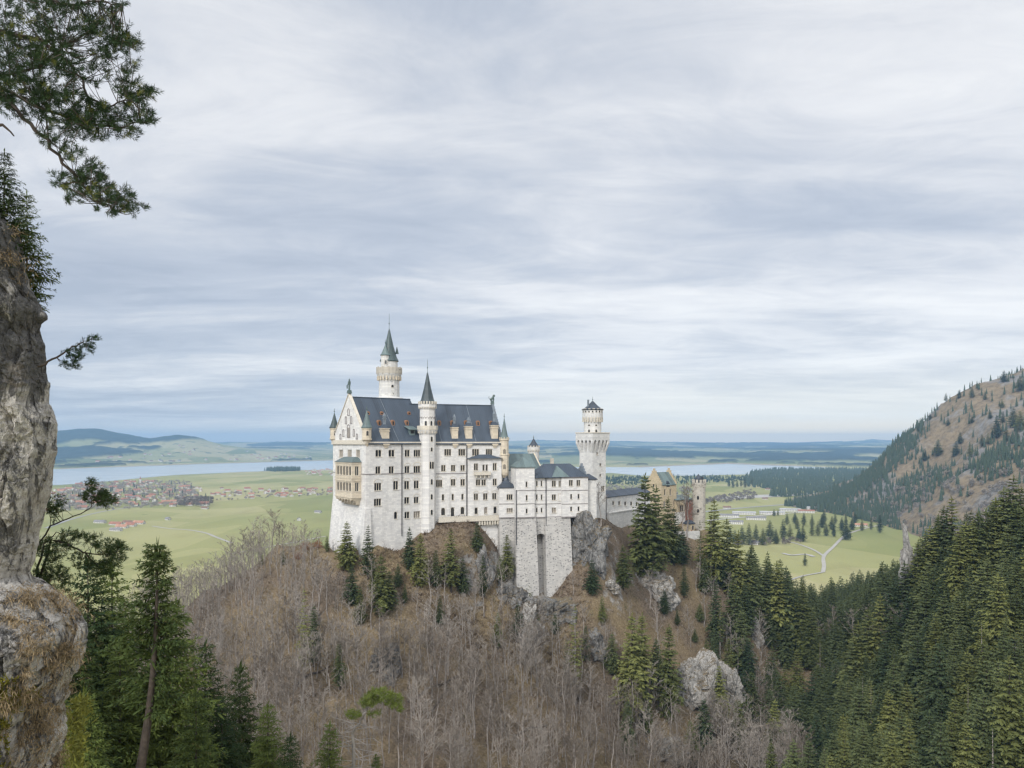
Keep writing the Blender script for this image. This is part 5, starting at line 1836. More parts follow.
fit_windows(hw, hW, gh)
for u0, u1, nm in ((-0.1, 0.7, 'yellow'), (hl - 0.7, hl + 0.1, 'yellow')):
    mb = MB()
    nst = 6
    for k in range(nst):
        f = k / nst
        mb.box(u0, u1, HW / 2 * f * .92 - 0.2, HW - HW / 2 * f * .92 + 0.2, ze + (zr_ - ze) * f + (0 if k else -.2), ze + (zr_ - ze) * (k + 1) / nst + 0.5 - .003 if k == nst - 1 else ze + (zr_ - ze) * (k + 1) / nst)
    mb.box(u0 + .1, u1 - .1, HW / 2 - 0.5, HW / 2 + 0.5, zr_ + .5, zr_ + 1.6)
    mb.build('stepped_gable', M[nm], gh)
mb = MB()
gable_roof(mb, 0.72, hl - 0.72, 0, HW, ze, zr_ - 0.3, 0.3)
gr_ = mb.build('roof', M['copper'], gh)
mb = MB()
for u, v, zt_ in ((0.3, HW / 2 - 6.0, 0),):
    pass
uq = hS.s_at(668)
mb.add([(uq - 1.1, -0.1, ze - 1.4), (uq + 1.1, -0.1, ze - 1.4), (uq + 1.1, -0.1, ze + .4), (uq, -0.1, ze + 1.5), (uq - 1.1, -0.1, ze + .4), (uq - 1.1, 2.0, ze - 1.4), (uq + 1.1, 2.0, ze - 1.4), (uq + 1.1, 2.0, ze + .4), (uq, 2.0, ze + 1.5), (uq - 1.1, 2.0, ze + .4)],
       [(0, 1, 2, 3, 4), (9, 8, 7, 6, 5), (1, 6, 7, 2), (2, 7, 8, 3), (3, 8, 9, 4), (4, 9, 5, 0)])
mb.build('dormer', M['slate_y'], gr_)
# lower porch range: white ground storey, yellow upper storey, brick return wall
pf = hS.s_at(676.6)
Pr = Wall(hf, (0, -1.2), (1, 0), (0, 1))
p0, p1, p2 = Pr.s_at(676.5), Pr.s_at(685.3), Pr.s_at(693.8)
zpt, zpm, zpb = zz(500.5, 372), zz(513.2, 372), -70
hs = holes_of(Pr, [(681.8, 505.4, 511.0, 4.2, 2)])
mb = MB()
wall_with_holes(mb, Pr, p0, p1, zpm, zpt, [h for h, _ in hs])
mb.add([Pr.P(p0, zpm), Pr.P(p0, zpt), Pr.P(p0, zpt, 8), Pr.P(p0, zpm, 8)], [(0, 1, 2, 3)])
mb.build('wall', M['yellow'], gh)
fit_windows(hs, Pr, gh)
hs = holes_of(Pr, [(682.2, 521.5, 529.5, 2.6, 1)])
mb = MB()
wall_with_holes(mb, Pr, p0, p1, zpb, zpm - 0.003, [h for h, _ in hs])
mb.add([Pr.P(p0, zpb), Pr.P(p0, zpm), Pr.P(p0, zpm, 8), Pr.P(p0, zpb, 8)], [(0, 1, 2, 3)])
mb.build('wall', M['white'], gh)
fit_windows(hs, Pr, gh)
mb = MB()
Pr.block(mb, p1 + .004, p2, zpb, zz(501.5, 373), -0.03, 7.5)
Pr.block(mb, p1 + .004, p2, zz(515.3, 373), zz(514.7, 373), -0.13, -0.034)
mb.build('brick_wall', M['brick'], gh)
mb = MB()
q0, q1 = p0 - 0.5, p2 - 0.2
z0, z1 = zz(500.4, 372), zz(496.2, 378)
mb.add([(q0, -1.7, z0), (q1, -1.7, z0), (q1, 7.0, z1), (q0, 7.0, z1), (q0, -1.7, z0 - .35), (q1, -1.7, z0 - .35), (q1, 7.0, z1 - .35), (q0, 7.0, z1 - .35)], [(0, 1, 2, 3), (7, 6, 5, 4), (0, 4, 5, 1), (1, 5, 6, 2), (2, 6, 7, 3), (3, 7, 4, 0)])
mb.build('roof', M['copper'], gh)
# round gate tower
rt2 = thing('gate_tower', 'rough grey stone round tower with battlements at the right end of the gatehouse', 'tower', ((699.0 - CX) / F * 374, 374, 0))
rr = 6.3 / F * 374
mb = MB()
mb.lathe(0, 0, [(rr * 1.08, -75), (rr, zz(520, 374)), (rr, zz(486, 374)), (rr * 1.12, zz(484.0, 374)), (rr * 1.12, zz(482.6, 374))], 16)
mb.build('wall', M['grey_stone'], rt2)
mb = MB()
mb.ring(0, 0, rr * 1.13, zz(482.6, 374) + .003, zz(479.4, 374), 12, 1.0, 0.45)
mb.ring(0, 0, rr * 1.12, zz(486.5, 374), zz(484, 374), 16, 0.45, 0.5)
mb.build('battlement_rim', M['grey_stone'], rt2)
mb = MB()
mb.lathe(-0.3, 0, [(rr * .62, zz(483, 374)), (rr * .6, zz(478.5, 374)), (0.05, zz(474.0, 374))], 12)
mb.lathe(1.5, -0.4, [(rr * .2, zz(483, 374)), (rr * .22, zz(477.6, 374)), (rr * .3, zz(477.3, 374)), (0.1, zz(476.5, 374))], 8)
mb.build('roof', M['slate_y'], rt2)
va = math.atan2(-374, -(699 - CX) / F * 374)
for py0, py1 in ((499.2, 495.4), (512, 508.4)):
    small_window(rt2, 0, 0, rr * .985, va - 0.15, zz(py0, 374), zz(py1, 374), 1.0)
# kiosk below the brick wall
kx, ky = (691.0 - CX) / F * 366, 366.0
ks = thing('kiosk', 'small yellow kiosk with dark roof below the brick wall of the gatehouse', 'kiosk', (kx, ky, 0), R(30))
mb = MB()
mb.box(-2.2, 2.2, 0, 3, zz(531, 366) - 3, zz(523.4, 366))
mb.build('wall', M['yellow'], ks)
mb = MB()
hip_roof(mb, -2.2, 2.2, 0, 3, zz(523.4, 366) + .01, zz(520.0, 366), 1.5)
mb.build('roof', M['slate_y'], ks)
mb = MB()
mb.box(0.7, 1.6, -0.04, -0.003, zz(530, 366), zz(525.8, 366))
mb.build('door', M['pipe'], ks)
# forecourt parapet below the gatehouse, where visitors stand
cf = Frame((675.0 - CX) / F * 362, 362.0, 20.0)
cw = thing('forecourt', 'pale stone forecourt parapet below the gatehouse where visitors stand', 'parapet', (cf.ox, cf.oy, 0), cf.r)
cwl = Wall(cf, (0, 0), (1, 0), (0, 1))
ca, cb_ = cwl.s_at(672), cwl.s_at(700)
mb = MB()
zc_ = zz(533.4, 364)
mb.box(ca, cb_, 0.5, 8, -75, zc_)
mb.build('paving', M['pavement'], cw)
mb = MB()
mb.box(ca, cb_, 0, 0.497, -75, zc_ + 0.95)
mb.build('wall', M['white2'], cw)


# ---------------------------------------------------------------- visitors
def person_mesh(name, arm, stride):
    me = bpy.data.meshes.new(name)
    V = [(0, 0, .95), (0, 0, 1.15), (0, 0, 1.42), (0, 0, 1.52), (0, -.02, 1.66), (.10, 0, .90), (.12, -stride, .5), (.12, stride * .6, .06), (-.10, 0, .90), (-.12, stride, .5), (-.12, -stride * .6, .06),
         (.20, 0, 1.40), (.27, -arm * .3, 1.13), (.25, -arm, .90), (-.20, 0, 1.40), (-.27, arm * .2, 1.13), (-.25, -arm * .5, .88), (.12, -stride * .2 - .14, .03), (-.12, -stride * .6 - .14, .03)]
    E = [(0, 1), (1, 2), (2, 3), (3, 4), (0, 5), (5, 6), (6, 7), (0, 8), (8, 9), (9, 10), (2, 11), (11, 12), (12, 13), (2, 14), (14, 15), (15, 16), (7, 17), (10, 18)]
    rad = [.16, .15, .17, .065, .11, .11, .075, .055, .11, .075, .055, .075, .055, .045, .075, .055, .045, .045, .045]
    me.from_pydata(V, E, [])
    o = bpy.data.objects.new(name, me)
    COL.objects.link(o)
    md = o.modifiers.new('skin', 'SKIN')
    for i, sv in enumerate(me.skin_vertices[0].data):
        sv.radius = (rad[i], rad[i] * .85)
    me.skin_vertices[0].data[0].use_root = True
    sb = o.modifiers.new('sub', 'SUBSURF')
    sb.levels = sb.render_levels = 1
    dg = bpy.context.evaluated_depsgraph_get()
    out = bpy.data.meshes.new_from_object(o.evaluated_get(dg))
    bpy.data.objects.remove(o)
    return out


coat = [flat('black coat', (0.02, 0.02, 0.022), .2), flat('blue jacket', (0.03, 0.05, 0.12), .2), flat('red jacket', (0.25, 0.03, 0.03), .2), flat('grey coat', (0.12, 0.12, 0.12), .2)]
skin_m = flat('skin', (0.45, 0.28, 0.20), .1)
trouser = flat('dark trousers', (0.025, 0.028, 0.04), .2)
ppl = [(681.0, 0, 'leftmost person in a dark coat standing on the forecourt in front of the white porch'), (684.3, 3, 'person in a grey coat standing just right of the porch door on the forecourt'),
       (687.3, 1, 'person in a blue jacket standing in the middle of the forecourt below the brick wall'), (690.0, 0, 'person in a black coat standing in front of the small yellow kiosk'),
       (692.6, 2, 'person in a red jacket standing near the round gate tower on the forecourt'), (695.4, 0, 'rightmost person in a black coat at the foot of the round gate tower')]
for i, (px, ci, lab) in enumerate(ppl):
    pm = person_mesh('person', 0.1 + 0.06 * (i % 3), 0.05 + 0.05 * (i % 2))
    pm.materials.clear()
    for mt_ in (coat[ci], trouser, skin_m):
        pm.materials.append(mt_)
    for pl in pm.polygons:
        z = pl.center.z
        pl.material_index = 2 if z > 1.53 else (0 if z > 0.84 else 1)
        pl.use_smooth = True
    s = cwl.s_at(px)
    X, Y = cf.world(s, 0.9 + 0.5 * (i % 2))
    po = link('person', pm)
    po.location = (X, Y, zc_)
    po.rotation_euler = (0, 0, random.Random(i).uniform(-2, 2))
    tag(po, lab, 'person', 'visitors on the forecourt')
# ================================================================== VEGETATION
def tri_cloud(base, tip, width, rng, flatz=None):
    """one slender triangle per (base, tip): arrays (n,3); returns verts (3n,3)"""
    d = tip - base
    L = np.linalg.norm(d, axis=1, keepdims=True) + 1e-9
    d = d / L
    ref = rng.normal(size=d.shape)
    if flatz is not None:
        ref = ref * (1 - flatz) + np.array([0, 0, 1.0]) * flatz * 1.0
    s = np.cross(d, ref)
    s = s / (np.linalg.norm(s, axis=1, keepdims=True) + 1e-9)
    mid = base + d * L * 0.35
    v = np.stack([base, mid + s * width[:, None] * .5, tip, mid - s * width[:, None] * .5], 1)
    return v.reshape(-1, 3)


def quads(n):
    return np.arange(4 * n).reshape(n, 4)


def spruce_crown(h, r, seed, whorls=24, nb=6, st=8, low=0.12, droop=0.5, spray=1.0, sparse=0.0, bend=None, subs=0, face=0.0):
    """needle sprays along whorled boughs; returns vertex array of leaf-shaped quads"""
    rng = np.random.default_rng(seed)
    B, T, Wd = [], [], []
    lop = rng.uniform(0.82, 1.18, 8)
    for k in range(whorls):
        t = low + (1 - low) * (k + rng.uniform(-.3, .3)) / whorls
        t = min(max(t, low), 0.985)
        env = min(1.0, (1 - t) * 1.30 + 0.045) ** 0.80 * min(1.0, 0.55 + (t - low) * 2.2)
        n = max(3, int(round(nb * (0.6 + 0.5 * env))))
        a0 = rng.uniform(0, 6.28)
        for b in range(n):
            a = a0 + 2 * math.pi * b / n + rng.uniform(-.3, .3)
            if (rng.random() < sparse and t < 0.84) or (face and t < 0.88 and math.cos(a + math.pi / 2) > 0.72 and rng.random() < face):
                continue
            sect = lop[int((a % 6.28) / 6.28 * 8) % 8]
            L = r * env * rng.uniform(0.68, 1.18) * sect
            if L < 0.15:
                L = 0.15
            dirv = np.array([math.cos(a), math.sin(a), 0])
            side = np.array([-math.sin(a), math.cos(a), 0])
            m = max(3, int(st * (0.4 + 0.6 * L / r)))
            s = (np.arange(m) + rng.uniform(0.1, 0.9, m)) / m
            rise = rng.uniform(0.05, 0.3) + 0.5 * t
            pz = h * t + L * (rise * s - droop * (1.1 - 0.5 * t) * s * s)
            p = dirv * (L * s)[:, None]
            p[:, 2] = pz
            if bend is not None:
                p[:, :2] += np.array(bend(t))[None]
            for sg in (-1, 1):
                l = (0.26 * L * (1 - s * 0.75) + 0.05 * r + 0.09) * rng.uniform(0.7, 1.3, m) * spray
                ang = rng.uniform(0.5, 1.1, m)
                tip = p + (dirv * np.cos(ang)[:, None] + side * sg * np.sin(ang)[:, None]) * l[:, None]
                tip[:, 2] += -l * rng.uniform(0.05, 0.55, m)
                if subs:
                    # break each spray into a comb of shorter sprigs
                    for q in range(subs):
                        f0 = q / subs
                        b2 = p + (tip - p) * f0
                        dd = rng.normal(0, 0.45, (m, 3)) * l[:, None] + (tip - p) * 0.75
                        ln = (1.1 - 0.6 * f0) * 0.62
                        B.append(b2)
                        T.append(b2 + dd * ln)
                        Wd.append(l * 0.17)
                else:
                    B.append(p)
                    T.append(tip)
                    Wd.append(l * 0.50)
            # hanging and end sprays
            l = (0.16 * L + 0.10) * rng.uniform(0.6, 1.3, m) * spray
            tip = p + dirv * (l * 0.75)[:, None]
            tip[:, 2] -= l * rng.uniform(0.1, 0.8, m)
            B.append(p)
            T.append(tip)
            Wd.append(l * (0.22 if subs else 0.5))
    tipn = 6
    p = np.zeros((tipn, 3))
    p[:, 2] = h * np.linspace(0.93, 0.985, tipn)
    if bend is not None:
        p[:, :2] += np.array(bend(0.96))
    tip = p + rng.normal(0, 0.05 * r, (tipn, 3)) * np.array([1, 1, 0.2])
    tip[:, 2] += 0.045 * h
    B.append(p)
    T.append(tip)
    Wd.append(np.full(tipn, 0.06 * r))
    B, T, Wd = np.concatenate(B), np.concatenate(T), np.concatenate(Wd)
    return tri_cloud(B, T, Wd, rng, 0.6)


def trunk_mesh(name, h, r, m, bend=None, n=6, top=0.97):
    mb = MB()
    pts, rad = [], []
    for k in range(9):
        t = k / 8 * top
        b = bend(t) if bend else (0, 0)
        pts.append((b[0], b[1], h * t - (1.2 if k == 0 else 0)))
        rad.append(r * (1 - t * 0.93))
    mb.tube(pts, rad, n)
    return mb.mesh(name, [m], True)


def leaf_mesh(name, v, m):
    return mesh_np(name, v, quads(len(v) // 4), [m])


class Kind:
    def __init__(self, crown, trunk, h):
        self.crown, self.trunk, self.h = crown, trunk, h


def make_spruce_kind(h, r, seed, m, **kw):
    return Kind(leaf_mesh('crown', spruce_crown(h, r, seed, **kw), m), trunk_mesh('trunk', h, 0.012 * h + 0.05, M['bark']), h)


NH = 20.0
spr = [make_spruce_kind(NH, rr, 100 + i, mt_, whorls=wh, nb=8, st=9, low=lw, sparse=sp, spray=1.15)
       for i, (rr, mt_, wh, lw, sp) in enumerate([(3.7, M['needle'], 26, .06, 0), (3.2, M['needle'], 28, .08, .05), (4.0, M['needle_dark'], 25, .05, 0), (2.9, M['needle_dark'], 28, .10, .06),
                                                  (3.4, M['needle'], 25, .12, .10), (3.8, M['needle_dark'], 26, .08, .03)])]
thin = [make_spruce_kind(NH, rr, 150 + i, M['needle'], whorls=24, nb=6, st=6, low=lw, sparse=sp) for i, (rr, lw, sp) in enumerate([(2.0, .30, .30), (2.3, .22, .25)])]
for kk in thin:
    kk.trunk.materials[0] = M['bark_grey']


def plant(kind, name, cat, label, group, x, y, z, h, rot, fat=1.0):
    root = thing(name, label, cat, (x, y, z), rot, group)
    s = h / kind.h
    root.scale = (s * fat, s * fat, s)
    for nm, me in (('trunk', kind.trunk), ('crown', kind.crown)):
        if me is None:
            continue
        o = bpy.data.objects.new(nm, me)
        COL.objects.link(o)
        o.parent = root
    return root


# ---- bare broadleaf trees -------------------------------------------------------------
def bare_kind(h, seed, m_trunk, m_twig, spread=0.22, first=0.35, limbs=19, lean=0.0, tw=0.075, n2=8, n3=7):
    rng = random.Random(seed)
    mb = MB()
    pts, rad = [], []
    wob = [(0, 0)]
    for k in range(9):
        t = k / 8
        wob.append((wob[-1][0] + rng.uniform(-.03, .03) * h * .6 + lean * h / 9, wob[-1][1] + rng.uniform(-.03, .03) * h * .6))
        pts.append((wob[-1][0] - wob[1][0], wob[-1][1] - wob[1][1], h * t * 0.95 - (1 if k == 0 else 0)))
        rad.append(0.0105 * h * (1 - t) ** 0.85 + 0.03)
    mb.tube(pts, rad, 5)

    def trunk_at(t):
        f = min(t / 0.95, 1) * 8
        i = min(int(f), 7)
        return Vector(pts[i]).lerp(Vector(pts[i + 1]), f - i)
    lb = MB()
    TB, TT, TW = [], [], []
    for k in range(limbs):
        t = first + (0.97 - first) * (k + rng.uniform(-.3, .3)) / limbs
        p = trunk_at(min(max(t, .1), .94))
        a = rng.uniform(0, 6.28)
        L = h * spread * (1.15 - 0.75 * max(0, (t - first) / (1 - first))) * rng.uniform(0.6, 1.2)
        up = rng.uniform(0.55, 1.1)
        d = Vector((math.cos(a), math.sin(a), up)).normalized()
        q = [p]
        for j in range(3):
            d = (d + Vector((rng.uniform(-.2, .2), rng.uniform(-.2, .2), 0.13))).normalized()
            q.append(q[-1] + d * L / 3)
        r0 = 0.0042 * h * (1.1 - t) + 0.02
        lb.tube(q, [r0, r0 * .75, r0 * .5, r0 * .25], 3)
        for j in range(n2):
            f = 0.25 + 0.75 * (j + rng.random()) / n2
            i = min(int(f * 3), 2)
            b0 = q[i].lerp(q[i + 1], f * 3 - i)
            dd = (d + Vector((rng.uniform(-1, 1), rng.uniform(-1, 1), rng.uniform(-.2, .8))) * 0.9).normalized()
            l2 = L * rng.uniform(0.3, 0.55)
            b1 = b0 + dd * l2
            TB.append(b0[:])
            TT.append(b1[:])
            TW.append(tw * 1.35)
            for _ in range(n3):
                g = rng.uniform(0.2, 1)
                c0 = b0 + dd * l2 * g
                c1 = c0 + (dd + Vector((rng.uniform(-1, 1), rng.uniform(-1, 1), rng.uniform(-.3, .9)))).normalized() * l2 * rng.uniform(0.35, 0.7)
                TB.append(c0[:])
                TT.append(c1[:])
                TW.append(tw)
    nrng = np.random.default_rng(seed)
    TB, TT, TW = np.array(TB), np.array(TT), np.array(TW)
    v = tri_cloud(TB, TT, TW, nrng)
    nb_ = len(lb.v)
    lm = lb
    base = len(lm.v)
    lm.v += [tuple(x) for x in v]
    for i in range(len(v) // 4):
        lm.f.append((base + 4 * i, base + 4 * i + 1, base + 4 * i + 2, base + 4 * i + 3))
        lm.m.append(0)
    return Kind(lm.mesh('crown', [m_twig]), mb.mesh('trunk', [m_trunk], True), h)


bare = [bare_kind(20, 300 + i, M['bark_grey'], M['twig'], sp, fi, li, le) for i, (sp, fi, li, le) in enumerate([(.24, .30, 17, 0), (.20, .40, 16, .02), (.27, .25, 18, -.02), (.18, .35, 15, .05), (.22, .45, 15, -.04)])]
birch = [bare_kind(20, 350 + i, M['birch'], M['birch_twig'], .15, .35, 15, 0, .05) for i in range(3)]

light_bare = [bare_kind(20, 380 + i, M['bark_grey'], M['twig'], sp, fi, 15, le, .10, 5, 4) for i, (sp, fi, le) in enumerate([(.24, .30, 0), (.20, .40, .02), (.27, .25, -.02), (.18, .35, .05), (.22, .45, -.04)])]
RNG = random.Random(77)


def ground_hit(px, py):
    return hill.hit(px, py, 60, 700, 0.7)


# individually placed spruces of the castle rock: (px base, py tip, py base, fatness, kind, label or None)
n_spruce = 0


def spruce_at(px, tip, base, fat=1.0, k=None, label=None, group=None, kinds=spr, Y=None):
    global n_spruce
    if Y is None:
        q = ground_hit(px, base)
        if q is None:
            return None
        x, y, z = q
    else:
        x, y, z = (px - CX) / F * Y, Y, -(base - HY) / F * Y
    h = (base - tip) / F * y
    n_spruce += 1
    kd = kinds[(k if k is not None else n_spruce) % len(kinds)]
    return plant(kd, 'spruce', 'spruce', label or 'green spruce among bare trees and rocks on the castle rock', group or 'spruces on the castle rock', x, y, z, h, RNG.uniform(0, 6.28), fat)


ROCKTREES = [
    (347, 523, 572, 1.35, 0, 'bushy green spruce against the white west wall of the palace'),
    (368, 527, 580, 1.0, 4, 'thin pale green spruce right below the south west corner of the palace'),
    (381, 555, 616, 1.25, 0, 'wide green spruce on the slope below the palace corner'),
    (374, 560, 600, 1.0, 1, None), (390, 572, 612, 1.0, 2, None),
    (409.5, 529, 572, .95, 2, 'dark slim spruce directly below the drainpipe of the palace'),
    (420.5, 537, 590, 1.15, 0, 'light green spruce beside the darker slim one below the palace'),
    (451, 531, 594, 1.25, 4, 'yellowish green spruce growing on the crag below the terrace'),
    (477, 526, 556, 1.2, 2, 'dark round topped spruce tucked under the terrace of the palace'),
    (405, 584, 604, .9, 0, None), (483, 556, 600, .8, 1, None),
    (507, 534, 582, 1.1, 1, 'slim spruce in front of the rough base of the white wing'), (500, 556, 584, 1.1, 2, None),
    (327, 536, 552, 1.1, 2, 'small dark spruce on the ridge left of the palace'),
    (314, 606, 668, 1.1, 3, 'dark half hidden spruce among bare trees on the left slope'),
    (283, 550, 565, 1.2, 2, None), (262, 553, 566, 1.0, 4, None), (210, 540, 560, 1.1, 2, None), (222, 541, 562, 1.0, 3, None),
    (527, 567, 603, 1.0, 1, 'small spruce right of the base of the white wing above a pale crag'), (555, 614, 637, 1.0, 2, None), (538, 615, 641, 1.0, 0, None),
    (645, 476, 580, 1.15, 0, 'tallest green spruce in front of the gallery, hiding part of the gatehouse'),
    (656, 486, 574, 1.0, 2, 'big dark spruce just right of the tallest one, in front of the gatehouse'),
    (668, 498, 562, 1.1, 1, 'spruce in front of the yellow gatehouse wall'), (674, 508, 566, 1.0, 2, None), (683, 530, 566, 1.3, 5, None),
    (623, 546, 590, 1.35, 0, 'wide bright green spruce on the slope below the gallery'),
    (632, 615, 722, 1.1, 0, 'tall narrow spruce, left one of the pair below the pale crag'),
    (642, 614, 700, 1.15, 1, 'tall spruce, right one of the pair below the pale crag'),
    (669, 626, 725, 1.0, 1, 'slim spruce left of the big pale crag'),
    (646, 688, 740, 1.0, 4, 'yellowish green spruce low on the slope beneath the pair'),
    (719, 666, 735, 1.05, 4, 'bright spruce in front of the right half of the big pale crag'),
    (700, 604, 622, 1.5, 2, None), (677, 610, 626, 1.4, 4, None), (695, 630, 644, 1.3, 2, None),
    (716, 580, 652, 1.1, 3, 'tall spruce on the rib above the big pale crag'), (714, 630, 668, .9, 5, None),
    (733, 580, 645, 1.1, 2, None), (741, 612, 672, 1.2, 5, None), (748, 640, 692, 1.2, 2, None), (752, 672, 726, 1.2, 0, None), (744, 670, 716, 1.1, 5, None), (762, 690, 730, 1.1, 0, None),
    (714, 500, 588, 1.2, 4, 'tall thin spruce on the ridge right of the gate tower'),
    (727, 520, 590, 1.3, 0, 'dense spruce on the ridge, second right of the gate tower'), (738, 532, 606, 1.2, 1, None), (748, 552, 618, 1.2, 2, None), (755, 566, 628, 1.1, 3, None),
    (745, 585, 640, 1.1, 5, None), (722, 540, 588, 1.1, 2, None), (766, 560, 632, 1.2, 3, None), (777, 562, 640, 1.2, 0, None), (786, 570, 646, 1.1, 2, None), (795, 590, 655, 1.2, 0, None), (803, 585, 664, 1.2, 1, None),
    (812, 612, 672, 1.2, 0, None), (797, 650, 712, 1.1, 4, 'yellow green spruce standing alone in front of the bare wood at right'), (785, 664, 716, 1.1, 4, None), (705, 560, 596, 1.2, 5, None)]
for px, tp, bs, ft, k, lab in ROCKTREES:
    spruce_at(px, tp, bs, ft, k, lab)
for px, tp, bs, k in ((398, 566, 590, 2), (436, 552, 592, 3), (463, 560, 596, 2), (440, 596, 628, 3), (518, 606, 642, 2), (498, 612, 650, 3), (592, 560, 596, 2), (602, 596, 626, 4), (586, 626, 664, 3),
                      (612, 634, 676, 2), (656, 640, 690, 5), (684, 566, 600, 3), (664, 590, 616, 2), (706, 640, 668, 0), (728, 640, 690, 4), (690, 722, 766, 0), (704, 700, 752, 2), (738, 700, 752, 0), (628, 700, 760, 3), (352, 566, 606, 2), (360, 590, 626, 0), (340, 640, 690, 3)):
    spruce_at(px, tp, bs, 1.15, k)
# half bare thin spruces
for px, tp, bs, lab in ((575, 608, 706, 'half bare grey spruce with a bare lower trunk on the slope below the white wing'), (566, 640, 700, None), (304, 590, 690, None), (711, 516, 590, None), (700, 522, 580, None), (720, 600, 660, None), (820, 640, 700, None)):
    spruce_at(px, tp, bs, 1.1, None, lab or 'thin half bare spruce with grey trunk on the castle rock', 'thin half bare spruces', thin)

# ---- the right slope: dense conifers ----------------------------------------------------
SLOPE = [(1024, 545), (965, 540), (928, 556), (905, 580), (868, 605), (842, 622), (826, 640), (815, 622), (775, 596), (742, 586), (745, 640), (770, 690), (762, 730), (770, 768), (1024, 768)]
FLANK = [(806, 610), (840, 600), (900, 585), (905, 600), (868, 626), (846, 650), (822, 645)]
cand = []
tries = 0
pts_done = []
r2 = random.Random(5)
while len(cand) < 900 and tries < 60000:
    tries += 1
    x, y = r2.uniform(60, 330), r2.uniform(130, 620)
    z = hill.z(x, y)
    px, py = proj(x, y, z)
    if not (735 < px < 1075 and 540 < py < 830):
        continue
    pin = min(px, 1023), min(py, 767)
    on_slope, on_flank = in_poly(*pin, SLOPE), in_poly(*pin, FLANK)
    if px > 1023 and py > 560:
        on_slope = True
    if not (on_slope or on_flank):
        continue
    dmin = 4.7 if on_slope else 5.0
    if y > 330 and r2.random() < 0.35:
        continue
    if any((x - a) ** 2 + (y - b) ** 2 < dmin * dmin for a, b in pts_done):
        continue
    # thin the brown gully between castle rock and slope
    if fbm(np.array([x / 28.0]), np.array([y / 28.0]), 0, 2, 91)[0] < (-0.42 if px > 840 else -0.1):
        continue
    # what faces the camera is visible
    Xv = hill.hit(px, py - 8, 60, 700, 2.0)
    if Xv is not None and Xv[1] < y - 25:
        continue
    h = r2.choice([13, 17, 20, 22, 25]) * r2.uniform(0.85, 1.12)
    cr_ = np.interp(px, [735, 800, 880, 905, 929, 953, 969, 982, 997, 1024, 1080], [500, 575, 562, 520, 506, 508, 512, 502, 474, 478, 470])
    h = min(h, (py - cr_) / F * y)
    if h < 9:
        continue
    pts_done.append((x, y))
    cand.append((h / y, x, y, z, h))
cand.sort(reverse=True)
N_IND = 140
far_extra = cand[N_IND:]
slope_lab = 'spruce in the dense dark spruce wood on the steep right slope'
for i, (_, x, y, z, h) in enumerate(cand[:N_IND]):
    kd = spr[(2, 3, 5, 2, 5, 3, 0, 4)[(i * 7 + int(x)) % 8]] if r2.random() > 0.10 else thin[i % 2]
    plant(kd, 'spruce', 'spruce', slope_lab, 'spruces of the right slope', x, y, z - 0.3, h, r2.uniform(0, 6.28), r2.uniform(0.95, 1.3))
# the ridge line of the slope against the mountain
for px, tp, bs in ((905, 508, 570), (918, 492, 560), (930, 490, 560), (944, 503, 565), (952, 497, 560), (966, 500, 560), (978, 496, 556), (986, 490, 556), (996, 470, 550), (1004, 478, 550), (1013, 474, 548), (1021, 486, 550), (897, 540, 590),
                   (1030, 478, 556), (938, 520, 575), (960, 515, 575), (973, 520, 575), (1010, 500, 570), (988, 515, 570), (890, 548, 596), (925, 520, 576), (880, 560, 604), (868, 566, 606), (858, 574, 612)):
    Yr_ = 285 if px < 960 else 262
    x, y = (px - CX) / F * Yr_, Yr_
    z = hill.z(x, y)
    h = z + (tp - HY) / F * y
    h = max(14, min(34, -h if h < 0 else h))
    h = (-(tp - HY) / F * y) - z
    h = max(12, min(32, h))
    plant(spr[int(px) % 6], 'spruce', 'spruce', 'tall spruce on the crest of the right slope below the brown mountain', 'spruces on the slope crest', x, y, z, h, r2.uniform(0, 6.28), 1.15)

# ---- bare woods -------------------------------------------------------------------------
BZ = [([(40, 600), (60, 640), (150, 600), (220, 575), (300, 552), (330, 600), (330, 700), (200, 768), (40, 768)], 1.0),
      ([(200, 640), (420, 620), (560, 660), (620, 720), (700, 740), (770, 740), (800, 768), (200, 768)], 0.9),
      ([(330, 590), (420, 600), (500, 605), (560, 640), (560, 690), (330, 690)], 0.75),
      ([(560, 590), (700, 590), (720, 620), (640, 700), (600, 680)], 0.26), ([(690, 560), (770, 600), (790, 720), (760, 740), (700, 640)], 0.2), ([(815, 640), (900, 630), (910, 690), (850, 720), (815, 700)], 0.16), ([(930, 590), (1020, 620), (1020, 700), (960, 660)], 0.07)]
done = []
bl = []
tries = 0
while tries < 80000 and len(bl) < 1000:
    tries += 1
    x, y = r2.uniform(-230, 220), r2.uniform(150, 420)
    z = hill.z(x, y)
    px, py = proj(x, y, z)
    if not (40 < px < 1024 and 550 < py < 800):
        continue
    pin = px, min(py, 767)
    d = max([k for poly, k in BZ if in_poly(*pin, poly)], default=0)
    if r2.random() > d:
        continue
    if any((x - a) ** 2 + (y - b) ** 2 < 2.6 ** 2 for a, b in done):
        continue
    lx, ly = fr.local(x, y)
    if -6 < lx < 80 and -4 < ly:
        continue
    q = hill.hit(px, py - 6, 100, 600, 2.0)
    if q is not None and q[1] < y - 25:
        continue
    done.append((x, y))
    h = r2.choice([11, 13, 14, 16, 17, 19] if px < 350 else [9, 12, 15, 18, 21, 23]) * r2.uniform(.85, 1.1) * (1.0 if px < 330 or py > 660 else 0.72)
    bl.append((h / y, x, y, z, h, px, py))
bl.sort(reverse=True)
